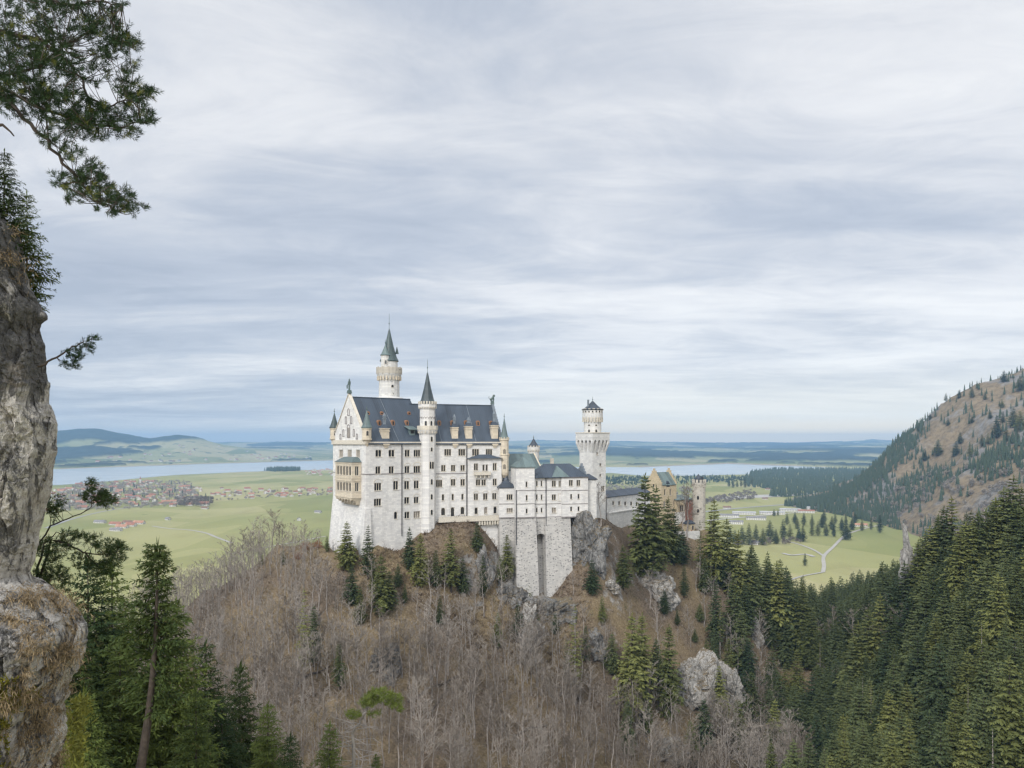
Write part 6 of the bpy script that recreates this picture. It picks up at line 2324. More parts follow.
for i, (_, x, y, z, h, px, py) in enumerate(bl[:285]):
    where = 'left flank of the castle hill' if px < 330 else ('slope below the palace' if px < 520 else 'slope below the white wing')
    plant(bare[i % 5], 'bare_tree', 'bare tree', 'leafless grey brown tree of the bare wood on the ' + where, 'bare trees on the ' + where, x, y, z - .3, h, r2.uniform(0, 6.28), r2.uniform(0.9, 1.35))
merge_copies_later = bl[285:]
for px, tp, bs, lab in ((601, 482, 524, 'bare tree standing right in front of the square tower'), (682, 488, 540, 'bare tree in front of the porch of the gatehouse'), (688, 482, 540, 'taller bare tree beside the brick wall of the gatehouse'),
                        (306, 520, 556, 'round bare tree on the ridge left of the palace'), (284, 524, 560, 'bare tree at the left end of the palace ridge'), (318, 528, 552, 'small bare tree nearest to the palace on its left ridge')):
    q = ground_hit(px, bs) or (*[(px - CX) / F * 330, 330], hill.z((px - CX) / F * 330, 330))
    if px in (601,):
        Yq = 306
        q = ((px - CX) / F * Yq, Yq, -(bs - HY) / F * Yq)
    plant(bare[int(px) % 5], 'bare_tree', 'bare tree', lab, None, q[0], q[1], q[2], (bs - tp) / F * q[1], 1.0, 1.2)
# birches on the crest of the right slope
for i in range(46):
    px = 935 + 68 * (i + r2.random()) / 46
    Yb = r2.uniform(400, 470)
    x = (px - CX) / F * Yb
    tp = 512 - (px - 935) / 68 * 38 + r2.uniform(-3, 6)
    z = hill.z(x, Yb)
    h = max(14, min(34, -(tp - HY) / F * Yb - z))
    plant(birch[i % 3], 'birch', 'birch', 'pale leafless birch in the birch row above the spruces of the right slope', 'birches of the right slope', x, Yb, z, h, r2.uniform(0, 6.28), 0.8)


# ---- saplings and brush (nobody could count them) ------------------------------------------
def merge_copies(name, kinds, places, parts=('crown', 'trunk'), m=None):
    """places: (kind index, x, y, z, scale, rot, fat) -> one stuff mesh"""
    Vs, Fs4 = [], []
    base = 0
    cache = {}
    for ki, x, y, z, s, a, ft in places:
        if ki not in cache:
            me = kinds[ki]
            n = len(me.vertices)
            co = np.empty(n * 3, dtype=np.float32)
            me.vertices.foreach_get('co', co)
            fi = np.array([p.vertices[:] for p in me.polygons if len(p.vertices) == 4], dtype=np.int32)
            cache[ki] = (co.reshape(-1, 3), fi)
        co, fi = cache[ki]
        c, sn = math.cos(a), math.sin(a)
        v = np.empty_like(co)
        v[:, 0] = (co[:, 0] * c - co[:, 1] * sn) * s * ft + x
        v[:, 1] = (co[:, 0] * sn + co[:, 1] * c) * s * ft + y
        v[:, 2] = co[:, 2] * s + z
        Vs.append(v)
        Fs4.append(fi + base)
        base += len(co)
    o = link(name, mesh_np(name, np.concatenate(Vs), np.concatenate(Fs4), [m]))
    return tag(o, kind='stuff')


sap = [bare_kind(6, 400 + i, M['twig'], M['twig'], .32, .08, 9, 0, .045, 4, 3) for i in range(3)]
pl = []
tries = 0
while len(pl) < 1700 and tries < 60000:
    tries += 1
    x, y = r2.uniform(-230, 190), r2.uniform(150, 400)
    z = hill.z(x, y)
    px, py = proj(x, y, z)
    if not (40 < px < 880 and 535 < py < 800):
        continue
    lx, ly = fr.local(x, y)
    if -3 < lx < 80 and -0.8 < ly:
        continue
    pl.append((r2.randrange(3), x, y, z - .2, r2.uniform(0.25, 0.95), r2.uniform(0, 6.28), r2.uniform(0.8, 1.5)))
merge_copies('undergrowth', [k.crown for k in sap], pl, m=M['brush'])

for part_, mm_, in (('crown', M['twig']), ('trunk', M['bark_grey'])):
    merge_copies('bare_forest', [getattr(k, part_) for k in light_bare], [(i % 5, x, y, z - .3, h / 20, i * 1.7, 1.2) for i, (_, x, y, z, h, a_, b_) in enumerate(merge_copies_later)], m=mm_)  # the remaining bare trees of the wood, merged
merge_copies('slope_forest', [k.crown for k in spr], [(i % 6, x, y, z - .3, h / 20, i * 1.3, 1.2) for i, (_, x, y, z, h) in enumerate(far_extra)], m=M['needle_dark'])  # the remaining spruces of the right slope, crowns merged into one mesh

# grass tussocks and fallen brush over the open slope
def tussocks(name, n, region, m, hmin, hmax, per=7, seed=3):
    rng = np.random.default_rng(seed)
    B, T, Wd = [], [], []
    k = 0
    tr = 0
    while k < n and tr < n * 12:
        tr += 1
        x, y = rng.uniform(*region[:2]), rng.uniform(*region[2:])
        z = hill.z(x, y)
        px, py = proj(x, y, z)
        if not (0 < px < 1024 and 515 < py < 790):
            continue
        lx, ly = fr.local(x, y)
        if -2 < lx < 80 and -1 < ly:
            continue
        k += 1
        h = rng.uniform(hmin, hmax, per)
        b = np.array([x, y, z - .05]) + rng.normal(0, 0.35, (per, 3)) * [1, 1, 0]
        t = b + rng.normal(0, 0.6, (per, 3)) * h[:, None] * [1, 1, 0.1]
        t[:, 2] += h
        B.append(b)
        T.append(t)
        Wd.append(h * 0.22)
    o = link(name, leaf_mesh(name, tri_cloud(np.concatenate(B), np.concatenate(T), np.concatenate(Wd), rng), m))
    return tag(o, kind='stuff')


def _tuss(t, b):
    nz = t.noise(t.coord(), 0.12, 4.0, 0.6)
    setc(t, b, t.ramp(nz, [(0.3, (0.085, 0.060, 0.045)), (0.5, (0.17, 0.125, 0.085)), (0.68, (0.27, 0.205, 0.125))]))


M['tuss'] = mat('dry tussock grass', _tuss, 0.95, 0.1)
tussocks('dry_grass', 9000, (-230, 200, 170, 400), M['tuss'], 0.4, 1.1)
tussocks('dry_grass', 2500, (-60, 30, 262, 300), M['tuss'], 0.5, 1.3, 7, 5)


# ---- far woods ---------------------------------------------------------------------------
def cone_tree(seed, h=20, r=3.6, layers=5, n=7):
    rng = random.Random(seed)
    mb = MB()
    for k in range(layers):
        t0 = 0.08 + 0.86 * k / layers
        t1 = min(1.0, t0 + 1.55 / layers)
        rr = r * (1 - t0) ** 0.85
        vs = []
        for i in range(n * 2):
            a = math.pi * i / n + rng.uniform(-.1, .1)
            q = rr * (1.0 if i % 2 else 0.62) * rng.uniform(0.8, 1.2)
            vs.append((q * math.cos(a), q * math.sin(a), h * (t0 - (0.03 if i % 2 else -.01))))
        vs.append((0, 0, h * t1))
        # quads only: pairs of triangles share the tip
        for i in range(0, n * 2, 2):
            mb.add([vs[i], vs[(i + 1) % (2 * n)], vs[(i + 2) % (2 * n)], vs[-1]], [(0, 1, 2, 3)])
    return mb.mesh('cone', [])


cones = [cone_tree(i, 20, 3.4 + .3 * (i % 3)) for i in range(5)]


def round_tree(seed, h=14, r=5):
    rng = np.random.default_rng(seed)
    n = 90
    d = rng.normal(size=(n, 3))
    d /= np.linalg.norm(d, axis=1, keepdims=True)
    c = d * r * rng.uniform(0.5, 1, (n, 1)) * [1, 1, 0.9] + [0, 0, h * .6]
    tip = c + rng.normal(0, 1, (n, 3)) * 1.6
    v = tri_cloud(c, tip, np.full(n, 1.6), rng)
    return leaf_mesh('round', v, None) if False else mesh_np('round', v, quads(n), [])


rounds = [round_tree(i) for i in range(4)]

# mountain woods
MW = []
tries = 0
MFOREST = [([(760, 524), (790, 502), (830, 486), (852, 464), (874, 440), (902, 424), (935, 470), (960, 478), (1024, 425), (1024, 470), (960, 500), (900, 520), (905, 536), (840, 530), (800, 528)], 0.9),
           ([(880, 440), (915, 408), (960, 380), (1024, 352), (1024, 366), (975, 392), (935, 422), (905, 460)], 0.45), ([(905, 440), (960, 400), (1024, 380), (1024, 470), (940, 480)], 0.09)]
singles = []
while tries < 45000 and len(MW) < 3200:
    tries += 1
    x, y = r2.uniform(560, 1750), r2.uniform(1050, 2330)
    z = mount.z(x, y)
    if z < VZ - 1:
        continue
    px, py = proj(x, y, z)
    if not (760 < px < 1060 and 355 < py < 560):
        continue
    d = max([k for poly, k in MFOREST if in_poly(min(px, 1023), py, poly)], default=0.0)
    n1 = fbm(np.array([x / 110.0]), np.array([y / 110.0]), 0, 3, 71)[0]
    if (0.1 < d < 0.6 and n1 < 0.05) or (d > .8 and px > 880 and n1 < -0.08):
        d *= 0.12
    if d == 0 and n1 > 0.26:
        d = 0.25
    if r2.random() > d:
        continue
    MW.append((r2.randrange(5), x, y, z - 1, r2.uniform(0.7, 1.35), r2.uniform(0, 6.28), r2.uniform(1.0, 1.5)))
merge_copies('mountain_forest', cones, MW, m=M['needle_far'])
# broadleaf patches in it
pl = []
while len(pl) < 220:
    x, y = r2.uniform(600, 1300), r2.uniform(1100, 1900)
    z = mount.z(x, y)
    px, py = proj(x, y, z)
    if z > VZ and 780 < px < 1030 and 470 < py < 540:
        pl.append((r2.randrange(4), x, y, z, r2.uniform(0.7, 1.2), r2.uniform(0, 6.28), 1))
merge_copies('mountain_undergrowth', rounds, pl, m=M['twig'])
# separate spruces on the open mountain side
for px, bs, hp in ((933, 407, 13), (972, 398, 11), (946, 402, 9), (959, 399, 9), (1004, 382, 12), (1020, 392, 16), (1002, 408, 9), (1003, 423, 12), (1013, 428, 22), (1020, 430, 20), (997, 440, 24), (1006, 442, 15), (982, 447, 13), (988, 445, 12),
                   (956, 456, 15), (970, 458, 15), (938, 457, 17), (918, 432, 8), (960, 444, 12), (972, 424, 8), (948, 427, 8), (925, 462, 13), (930, 420, 8), (985, 400, 9), (990, 420, 9), (1017, 440, 13)):
    q = mount.hit(px, bs, 1000, 2400, 4)
    if q:
        plant(spr[int(px) % 6], 'spruce', 'spruce', 'lone dark spruce on the open brown grass of the mountain side', 'lone spruces on the mountain', q[0], q[1], q[2] - 1, hp / F * q[1], r2.uniform(0, 6.28), 1.5)


def valley_wood(name, poly, n, kinds, m, smin=0.7, smax=1.3, fat=1.3):
    pl = []
    ys_ = [p[1] for p in poly]
    xs_ = [p[0] for p in poly]
    # sample evenly over the ground, not over the picture
    Y0, Y1 = -VZ * F / (max(ys_) - HY), -VZ * F / (min(ys_) - HY)
    tr = 0
    while len(pl) < n and tr < n * 60:
        tr += 1
        y = r2.uniform(Y0, Y1)
        x = (r2.uniform(min(xs_), max(xs_)) - CX) / F * y
        px, py = proj(x, y, VZ)
        if in_poly(px, py, poly):
            pl.append((r2.randrange(len(kinds)), x, y, VZ, r2.uniform(smin, smax), r2.uniform(0, 6.28), fat))
    return merge_copies(name, kinds, pl, m=m)


valley_wood('far_forest', [(744, 480), (752, 473), (775, 470), (900, 470.5), (905, 485), (845, 493), (790, 497), (770, 497), (775, 490), (748, 487)], 3000, cones, M['needle_far'], 0.9, 1.5, 1.8)
valley_wood('far_forest', [(604, 478), (640, 477.5), (744, 477.5), (746, 483), (700, 484), (604, 486)], 420, cones + rounds, M['needle_far'], 0.7, 1.2, 1.6)
valley_wood('far_forest', [(604, 486), (650, 487), (690, 489), (690, 496), (604, 500)], 260, rounds, M['twig'], 0.6, 1.1, 1.3)
valley_wood('far_forest', [(264, 470.8), (280, 469.6), (300, 469.7), (300, 471.2), (275, 471.8)], 260, cones, M['needle_far'], 1.0, 1.5, 1.8)
valley_wood('scrub_wood', [(688, 503), (750, 491), (757, 495), (755, 500), (700, 506)], 160, rounds, M['twig'], 0.5, 0.9, 1.3)
valley_wood('scrub_wood', [(735, 541), (800, 540), (802, 545), (735, 548)], 40, rounds, M['twig'], 0.4, 0.7, 1.2)
# village trees
valley_wood('village_trees', [(44, 500), (80, 484), (190, 481), (195, 490), (200, 500), (175, 508), (60, 512)], 900, rounds, M['twig'], 0.5, 1.0, 1.2)
valley_wood('village_trees', [(176, 498), (212, 500), (212, 507), (178, 507)], 90, rounds, M['twig'], 0.7, 1.1, 1.2)
valley_wood('village_trees', [(44, 505), (80, 486), (190, 484), (215, 500), (175, 506), (60, 510)], 60, cones, M['needle_far'], 0.6, 1.1, 1.5)
valley_wood('village_trees', [(210, 494), (333, 489), (333, 496), (210, 502)], 110, rounds, M['twig'], 0.4, 0.8, 1.2)
# separate valley conifers round the right meadow
VT = []
for px, bs, hp in ((742, 544, 18), (749, 545, 22), (756, 544, 20), (763, 545, 17), (770, 540, 20), (776, 544, 15), (783, 541, 22), (790, 540, 16), (799, 541, 14), (803, 542, 17), (812, 536, 13), (818, 536, 15), (826, 536, 13), (834, 537, 14), (846, 540, 20), (850, 539, 8),
                   (880, 533, 19), (735, 545, 15), (730, 541, 14), (774, 516, 7), (778, 516, 7), (795, 524, 12), (804, 526, 14), (812, 527, 13), (822, 528, 14), (832, 530, 14), (842, 531, 14), (852, 530, 12), (862, 531, 12), (871, 530, 12), (805, 566, 13), (787, 525, 12), (797, 529, 12), (855, 524, 12), (846, 525, 12), (835, 524, 12), (824, 522, 12), (729, 487, 8), (733, 488, 10), (737, 487, 7), (741, 487, 8), (745, 488, 12), (752, 485, 9)):
    x, y = on_valley(px, bs)
    VT.append(plant(spr[int(px + bs) % 6], 'spruce', 'spruce', 'dark spruce on the flat green valley floor right of the gatehouse', 'spruces on the valley floor', x, y, VZ, hp / F * y, r2.uniform(0, 6.28), 1.45))
# ================================================================== ROCK OUTCROPS
def crag(name, label, px, py, Y, wpx, hpx, depth, seed, m, tilt=0.0, sink=0.45):
    """broken limestone face sunk into the slope"""
    bm = bmesh.new()
    bmesh.ops.create_icosphere(bm, subdivisions=6 if wpx > 20 else 5, radius=1.0)
    me = bpy.data.meshes.new(name)
    bm.to_mesh(me)
    bm.free()
    n = len(me.vertices)
    co = np.empty(n * 3, dtype=np.float32)
    me.vertices.foreach_get('co', co)
    co = co.reshape(-1, 3).astype(float)
    q_ = hill.hit(px, py + hpx * .25, 60, 600, 0.7)
    if q_ is not None and Y is None:
        Y = q_[1] + depth * sink
    sx, sz = wpx / F * Y / 2, hpx / F * Y / 2
    q = np.sign(co) * np.abs(co) ** 0.8
    big = fbm(q[:, 0] * 1.3 + seed * 3.1, q[:, 1] * 1.3, q[:, 2] * 1.0, 3, seed, 0.55)
    q = q * (1 + 0.75 * big)[:, None] * np.array([sx, depth, sz])
    q[:, 0] += tilt * q[:, 2]
    nrm = co.copy()
    for sc, am in ((4.5, 1.5), (1.7, 0.65), (0.7, 0.25)):
        hh, cr = worley(q[:, 0] / sc, q[:, 1] / sc, q[:, 2] / (sc * 1.3), seed + int(sc * 10))
        q = q + nrm * ((hh - .5) * am - 0.45 * am * (1 - np.clip(cr / .10, 0, 1)))[:, None]
    me.vertices.foreach_set('co', q.astype(np.float32).ravel())
    me.polygons.foreach_set('use_smooth', [False] * len(me.polygons))
    me.materials.append(m)
    me.update()
    o = link(name, me)
    o.location = at(px, py, Y)
    tag(o, label, 'rock')
    return o


crag('rock_outcrop', 'big dark grey rock face under the right end of the white wing', 587, 552, 304, 34, 74, 8, 3, M['rock_grey'])
crag('rock_outcrop', 'pale crag under the tallest spruce', 656, 588, None, 38, 38, 5, 4, M['rock'], -0.2)
crag('rock_outcrop', 'large pale limestone face low on the castle rock, left of a bright spruce', 694, 690, None, 46, 62, 6, 5, M['rock'], 0.1)
crag('rock_outcrop', 'pale rock rib right of the bright spruce', 732, 698, None, 24, 50, 5, 6, M['rock'], -0.35)
crag('rock_outcrop', 'narrow pale rock strip left of the masonry base of the white wing', 527, 634, None, 20, 54, 4, 7, M['rock'], 0.15)
crag('rock_outcrop', 'grey broken rock at the foot of the arched masonry base', 548, 612, None, 56, 26, 4, 31, M['rock_grey'])
crag('rock_outcrop', 'grey rock step at the left foot of the masonry base', 508, 594, None, 26, 22, 3, 33, M['rock_grey'])
crag('rock_outcrop', 'low grey rocks hidden among bare trees below the palace', 384, 668, None, 26, 42, 4, 10, M['rock_grey'])
crag('rock_outcrop', 'grey crag strip below the dark round topped spruce', 484, 572, None, 16, 44, 3, 11, M['rock_grey'])
crag('rock_outcrop', 'small pale boulder on the slope left of the pale crag', 610, 588, None, 20, 12, 3, 12, M['rock'])
crag('rock_outcrop', 'pale rocks near the lower edge of the castle slope', 664, 752, None, 44, 30, 4, 13, M['rock'])
crag('rock_outcrop', 'pale broken rock beside the narrow spruces in the middle of the slope', 596, 648, None, 18, 34, 4, 23, M['rock_grey'])
crag('rock_pinnacle', 'white rock pinnacle standing among the spruces of the right slope', 911, 580, 290, 15, 80, 3.0, 14, M['rock'], -0.05)
crag('rock_outcrop', 'bare pale rock patch between spruces at the right edge', 1016, 660, None, 24, 24, 4, 16, M['rock_grey'])
crag('rock_outcrop', 'grey rib of rock at right of the castle slope beside the dense spruces', 754, 634, None, 12, 28, 4, 17, M['rock'])

# rusty beech shrubs on the palace ridge
for px, py, hp, lab in ((336, 538, 14, 'rust red shrub against the foot of the west wall'), (305, 552, 10, 'small rust red shrub at the left end of the ridge'), (318, 548, 9, 'rust brown shrub in the middle of the ridge'), (298, 560, 8, 'lowest rust red shrub left of the ridge')):
    q = hill.hit(px, py, 100, 400, 0.7)
    if q:
        rng = np.random.default_rng(px)
        n = 420
        h = hp / F * q[1]
        c = rng.normal(0, 0.42, (n, 3)) * h * [0.55, 0.55, 0.55] + [0, 0, h * .45]
        t = c + rng.normal(0, 0.28, (n, 3))
        if 'rust' not in M or 'shrub' not in M:
            M['shrub'] = flat('russet leaves', (0.26, 0.115, 0.06), 0.35, 3.0)
        o = link('shrub', leaf_mesh('shrub', tri_cloud(c, t, np.full(n, .22), rng), M['shrub']))
        o.location = q
        tag(o, lab, 'shrub', 'russet shrubs on the palace ridge')

# ================================================================== VILLAGE
M['plaster'] = flat('white plaster', (0.62, 0.60, 0.56), 0.12, 0.3)
M['tile_red'] = flat('red roof tiles', (0.31, 0.150, 0.105), 0.3, 0.15)
M['tile_orange'] = flat('orange roof tiles', (0.39, 0.215, 0.145), 0.25, 0.15)
M['tile_brown'] = flat('brown roof tiles', (0.20, 0.12, 0.09), 0.3, 0.15)
M['tile_grey'] = flat('grey roof', (0.22, 0.21, 0.21), 0.3, 0.15)


def house_parts(w_, l, he, hr, roof_m, wall_m=None):
    a = MB()
    a.box(-w_ / 2, w_ / 2, -l / 2, l / 2, 0, he)
    for s in (-1, 1):
        a.add([(-w_ / 2, s * l / 2, he), (w_ / 2, s * l / 2, he), (0, s * l / 2, hr - .35)], [(0, 1, 2)])
    nrow = max(2, int(l / 4))
    for s in (-1, 1):
        for k in range(nrow):
            y = -l / 2 + l * (k + .5) / nrow
            for z in (1.0, 3.8):
                if z + 1.4 < he:
                    a.box(min(s * w_ / 2, s * (w_ / 2 + .05)), max(s * w_ / 2, s * (w_ / 2 + .05)), y - .55, y + .55, z, z + 1.4, 1)
        for x in (-w_ * .25, w_ * .25):
            for z in (1.0, 3.8):
                if z + 1.4 < he:
                    a.box(x - .55, x + .55, min(s * l / 2, s * (l / 2 + .05)), max(s * l / 2, s * (l / 2 + .05)), z, z + 1.4, 1)
    r = MB()
    ov, th = 0.8, 0.3
    kk = (hr - he) / (w_ / 2)
    for s in (-1, 1):
        e = s * (w_ / 2 + ov)
        vs = [(e, -l / 2 - ov, he - ov * kk), (e, l / 2 + ov, he - ov * kk), (0, l / 2 + ov, hr), (0, -l / 2 - ov, hr)]
        r.add(vs + [(x, y, z - th) for x, y, z in vs], [(0, 1, 2, 3), (7, 6, 5, 4), (0, 4, 5, 1), (1, 5, 6, 2), (2, 6, 7, 3), (3, 7, 4, 0)])
    r.box(w_ * .1, w_ * .1 + .8, -l * .2, -l * .2 + .8, hr - 1.6, hr + 1.0)
    return a.mesh('wall', [wall_m or M['plaster'], M['glass']]), r.mesh('roof', [roof_m])


def house(parts, name, label, cat, group, x, y, z, rot, sc=1.0):
    root = thing(name, label, cat, (x, y, z), rot, group)
    root.scale = (sc, sc, sc)
    for nm, me in zip(('wall', 'roof'), parts):
        o = bpy.data.objects.new(nm, me)
        COL.objects.link(o)
        o.parent = root
    return root


HK = [house_parts(11, 15, 5.6, 9.6, M['tile_red']), house_parts(12, 18, 5.8, 10.2, M['tile_orange']), house_parts(10, 13, 5.4, 9.0, M['tile_brown']), house_parts(13, 22, 6.2, 11, M['tile_red']), house_parts(11, 14, 5.5, 9.0, M['tile_grey'])]
r3 = random.Random(12)
TOWN = [([(44, 498), (62, 486), (110, 482), (150, 480.5), (185, 483), (200, 488), (216, 500), (200, 508), (172, 507), (130, 506), (60, 512), (44, 512)], 205, 'house in the red roofed village on the lake shore', 'houses of the lake village'),
        ([(185, 487), (260, 490), (333, 488.5), (333, 495), (255, 499), (205, 500)], 52, 'house in the thin row of houses crossing the meadow left of the palace', 'houses of the meadow row'),
        ([(306, 470.5), (333, 470.2), (333, 476), (306, 475)], 22, 'house in the far hamlet by the lake just left of the palace', 'houses of the far hamlet')]
for poly, n, lab, grp in TOWN:
    k = 0
    tr = 0
    pts = []
    Y0, Y1 = -VZ * F / (max(p[1] for p in poly) - HY), -VZ * F / (min(p[1] for p in poly) - HY)
    while k < n and tr < 20000:
        tr += 1
        y = r3.uniform(Y0, Y1) if r3.random() < .5 else -VZ * F / (r3.uniform(min(p[1] for p in poly), max(p[1] for p in poly)) - HY)
        x = (r3.uniform(min(p[0] for p in poly), max(p[0] for p in poly)) - CX) / F * y
        if not in_poly(*proj(x, y, VZ), poly) or any((x - a) ** 2 + (y - b) ** 2 < 17 ** 2 for a, b in pts):
            continue
        pts.append((x, y))
        ki = r3.choices(range(5), (5, 4, 2, 3, 1))[0]
        house(HK[ki], 'village_house', lab, 'house', grp, x, y, VZ, r3.choice([0.3, 0.35, 1.85, 1.9]) + r3.uniform(-.15, .15), r3.uniform(0.75, 1.15))
        k += 1
# church with onion-less spire in the village
x, y = on_valley(141, 484.5)
ch = thing('village_church', 'white church with a pointed tower rising from the lake village', 'church', (x, y, VZ), 0.3)
w_, r_ = house_parts(12, 26, 9, 15, M['tile_red'])
link('nave', w_, ch)
link('roof', r_, ch)
mb = MB()
mb.box(-3, 3, -19.5, -13.6, 0, 24)
tb = mb.build('tower', M['plaster'], ch)
mb = MB()
mb.lathe(0, -16.5, [(4.2, 24), (2.2, 28), (0.1, 37)], 8)
mb.build('spire', M['tile_red'], tb)
# farm on the meadow
FM = [(116, 525, 30, 9, 7.5, 'tile_red', 'long red barn at the left end of the meadow farm'), (122, 528.0, 26, 10, 8, 'tile_orange', 'orange roofed barn in front of the meadow farm'), (131, 526.3, 22, 10, 9, 'tile_red', 'tall red house in the middle of the meadow farm'),
      (139, 524.0, 26, 10, 8, 'tile_orange', 'orange barn at the right end of the meadow farm'), (128, 523.4, 24, 9, 7, 'tile_brown', 'brown shed behind the meadow farm')]
for px, py, l, w2, hr, m_, lab in FM:
    x, y = on_valley(px, py)
    house(house_parts(w2, l, hr * .5, hr, M[m_]), 'farm_building', lab, 'barn', 'buildings of the meadow farm', x, y, VZ, R(76))
for px, py, l, m_, lab, rot in ((100, 523.0, 26, 'tile_grey', 'pale grey shed on the meadow left of the farm', 80), (116, 531, 24, 'tile_grey', 'grey long shed on the meadow below the farm', 80), (205, 509, 20, 'tile_brown', 'brown hut at the right edge of the lake village', 70),
                                (168, 520, 10, 'tile_grey', 'small grey hut alone on the big meadow', 60), (299, 520.5, 12, 'tile_grey', 'grey hut on the meadow left of the palace', 20), (318, 513, 16, 'tile_grey', 'pale shed on the meadow just left of the palace wall', 75),
                                (754, 544.5, 14, 'tile_grey', 'white hut beside the forked path on the right meadow', 70), (762, 543.6, 10, 'tile_grey', 'smaller white hut near the forked path', 70), (861, 526.4, 24, 'tile_orange', 'red roofed barn at the edge of the right meadow', 80),
                                (727, 508.6, 20, 'tile_brown', 'brown barn on the meadow right of the gate tower', 85), (765, 499.5, 16, 'tile_brown', 'small brown barn on the far right meadow', 80), (768, 490.0, 20, 'tile_brown', 'small barn in front of the far flat forest', 80)):
    x, y = on_valley(px, py)
    house(house_parts(9, l, 4, 7, M[m_]), 'field_hut', lab, 'hut', None, x, y, VZ, R(rot))
M['pale_roof'] = flat('pale metal roof', (0.40, 0.40, 0.40), 0.15, 0.1)
LB = [(729, 517.2, 46, 'tile_grey', 'long pale hall nearest to the gate tower on the valley road'), (744, 514.6, 56, 'pale_roof', 'long white hall in the middle of the valley road buildings'), (756, 519.8, 44, 'tile_grey', 'grey hall in front of the long white hall'),
      (772, 514.4, 60, 'pale_roof', 'longest white hall beside the valley road'), (790, 511.4, 52, 'pale_roof', 'white hall right of the longest one'), (806, 512.8, 40, 'tile_red', 'red roofed hall among the white halls of the valley road'), (815, 509.6, 44, 'pale_roof', 'rightmost white hall of the valley road'), (736, 524, 30, 'tile_grey', 'grey hall lowest among the valley road buildings')]
for px, py, l, m_, lab in LB:
    x, y = on_valley(px, py)
    house(house_parts(16, l, 6, 8.5, M[m_]), 'hall', lab, 'hall', 'halls along the valley road', x, y, VZ, R(78))
# houses on the slopes beyond the lake
pts = 0
tr = 0
zi = lambda X, Y: float(Zg[min(max(int(np.searchsorted(Yr, Y)) - 1, 0), nr - 1), min(max(int((X / Y + 0.85) / 1.7 * (nc - 1)), 0), nc - 1)])
while pts < 46 and tr < 9000:
    tr += 1
    px, Y = r3.uniform(62, 330), r3.uniform(5900, 9000)
    X = (px - CX) / F * Y
    z = zi(X, Y)
    if z < VZ + 4:
        continue
    if wood[min(max(int(np.searchsorted(Yr, Y)) - 1, 0), nr - 1), min(max(int((X / Y + 0.85) / 1.7 * (nc - 1)), 0), nc - 1)] > 0.1 or fbm(np.array([X / 500.]), np.array([Y / 900.]), 0, 2, 83)[0] < 0.0:
        continue
    house(HK[pts % 5], 'hill_house', 'tiny pale house on the green hills beyond the lake', 'house', 'houses beyond the lake', X, Y, z, r3.uniform(0, 3), 1.7)
    pts += 1

# ================================================================== FOREGROUND CLIFF
CY = 20.0
EDGE = [(190, -6), (222, 8), (234, 22), (250, 25), (270, 27), (290, 33), (304, 43), (312, 46), (320, 44), (332, 41), (345, 46), (356, 48), (372, 48), (386, 51), (400, 51), (412, 55), (425, 59), (440, 58.5), (455, 57), (470, 55), (485, 54), (500, 50), (515, 47), (530, 42),
        (545, 41), (560, 37), (572, 31), (578, 34), (586, 50), (594, 62), (602, 71), (612, 80), (625, 90), (638, 89.5), (650, 88), (664, 83), (676, 77), (690, 69), (702, 65), (714, 69), (726, 67), (740, 65), (755, 62), (770, 60), (800, 58), (860, 60)]
ez = np.array([e[0] for e in EDGE], float)
ex = np.array([e[1] for e in EDGE], float)
nrow, ncol = 620, 300
pyv = np.linspace(190, 860, nrow)
zrow = -(pyv - HY) / F * CY
jag = 3.2 * fbm(pyv / 16, 0.3, 0, 3, 301) + 2.2 * (np.floor(fbm(pyv / 9, 2.7, 0, 2, 305) * 3) / 3)
xedge = (np.interp(pyv, ez, ex) + jag * (0.45 + 1.0 * sstep(pyv, 570, 620)) - CX) / F * CY
# plan profile from the hidden back, round the edge, towards the viewer and off to the left
prof = np.array([(-9.5, 9.0), (-5.0, 5.0), (-2.4, 2.6), (-0.95, 1.0), (0, 0), (-0.10, -0.75), (-0.50, -1.35), (-1.1, -1.75), (-1.9, -2.1), (-3.2, -2.5), (-5.5, -2.9), (-9, -3.2)])
tt_ = np.linspace(0, 1, ncol) ** 0.9
seg = np.concatenate([[0], np.cumsum(np.linalg.norm(np.diff(prof, axis=0), axis=1))])
# spend most columns near the visible edge
par = np.interp(np.linspace(0, 1, ncol), [0, 0.08, 0.2, 0.9, 1.0], [0, seg[2], seg[3], seg[8], seg[-1]])
PXx, PYy = np.interp(par, seg, prof[:, 0]), np.interp(par, seg, prof[:, 1])
Xc = xedge[:, None] + PXx[None]
Yc = CY + PYy[None] + np.zeros_like(Xc)
Zc = zrow[:, None] + np.zeros_like(Xc)
# the grassy ledge near the bottom comes forward
led = sstep(pyv, 575, 640)[:, None]
Yc = Yc - led * 1.6 * sstep(par, seg[4], seg[6])[None]
wx, wz = fbm(Xc * .9, Yc * .9, Zc * .9, 3, 71), fbm(Xc * .9, Yc * .9, Zc * .9, 3, 75)
h1, c1 = worley(Xc / .85 + .7 * wx, Yc / .85, Zc / 2.1 + .6 * wz, 201)
h2, c2 = worley(Xc / .34 + .6 * wz, Yc / .34, Zc / .55 + .9 * wx, 203)
h3, c3 = worley(Xc / .14, Yc / .14, Zc / .15, 207)
blk = fbm(Xc * .5, Yc * .5, Zc * .35, 3, 209)
fin = fbm(Xc * 9, Yc * 9, Zc * 7, 3, 211, 0.6)
ck = lambda c, w_: 1 - np.clip(c / w_, 0, 1)
rdg = fbm(Xc * 1.6, Yc * 1.6, Zc * .7, 4, 219, .55, True)
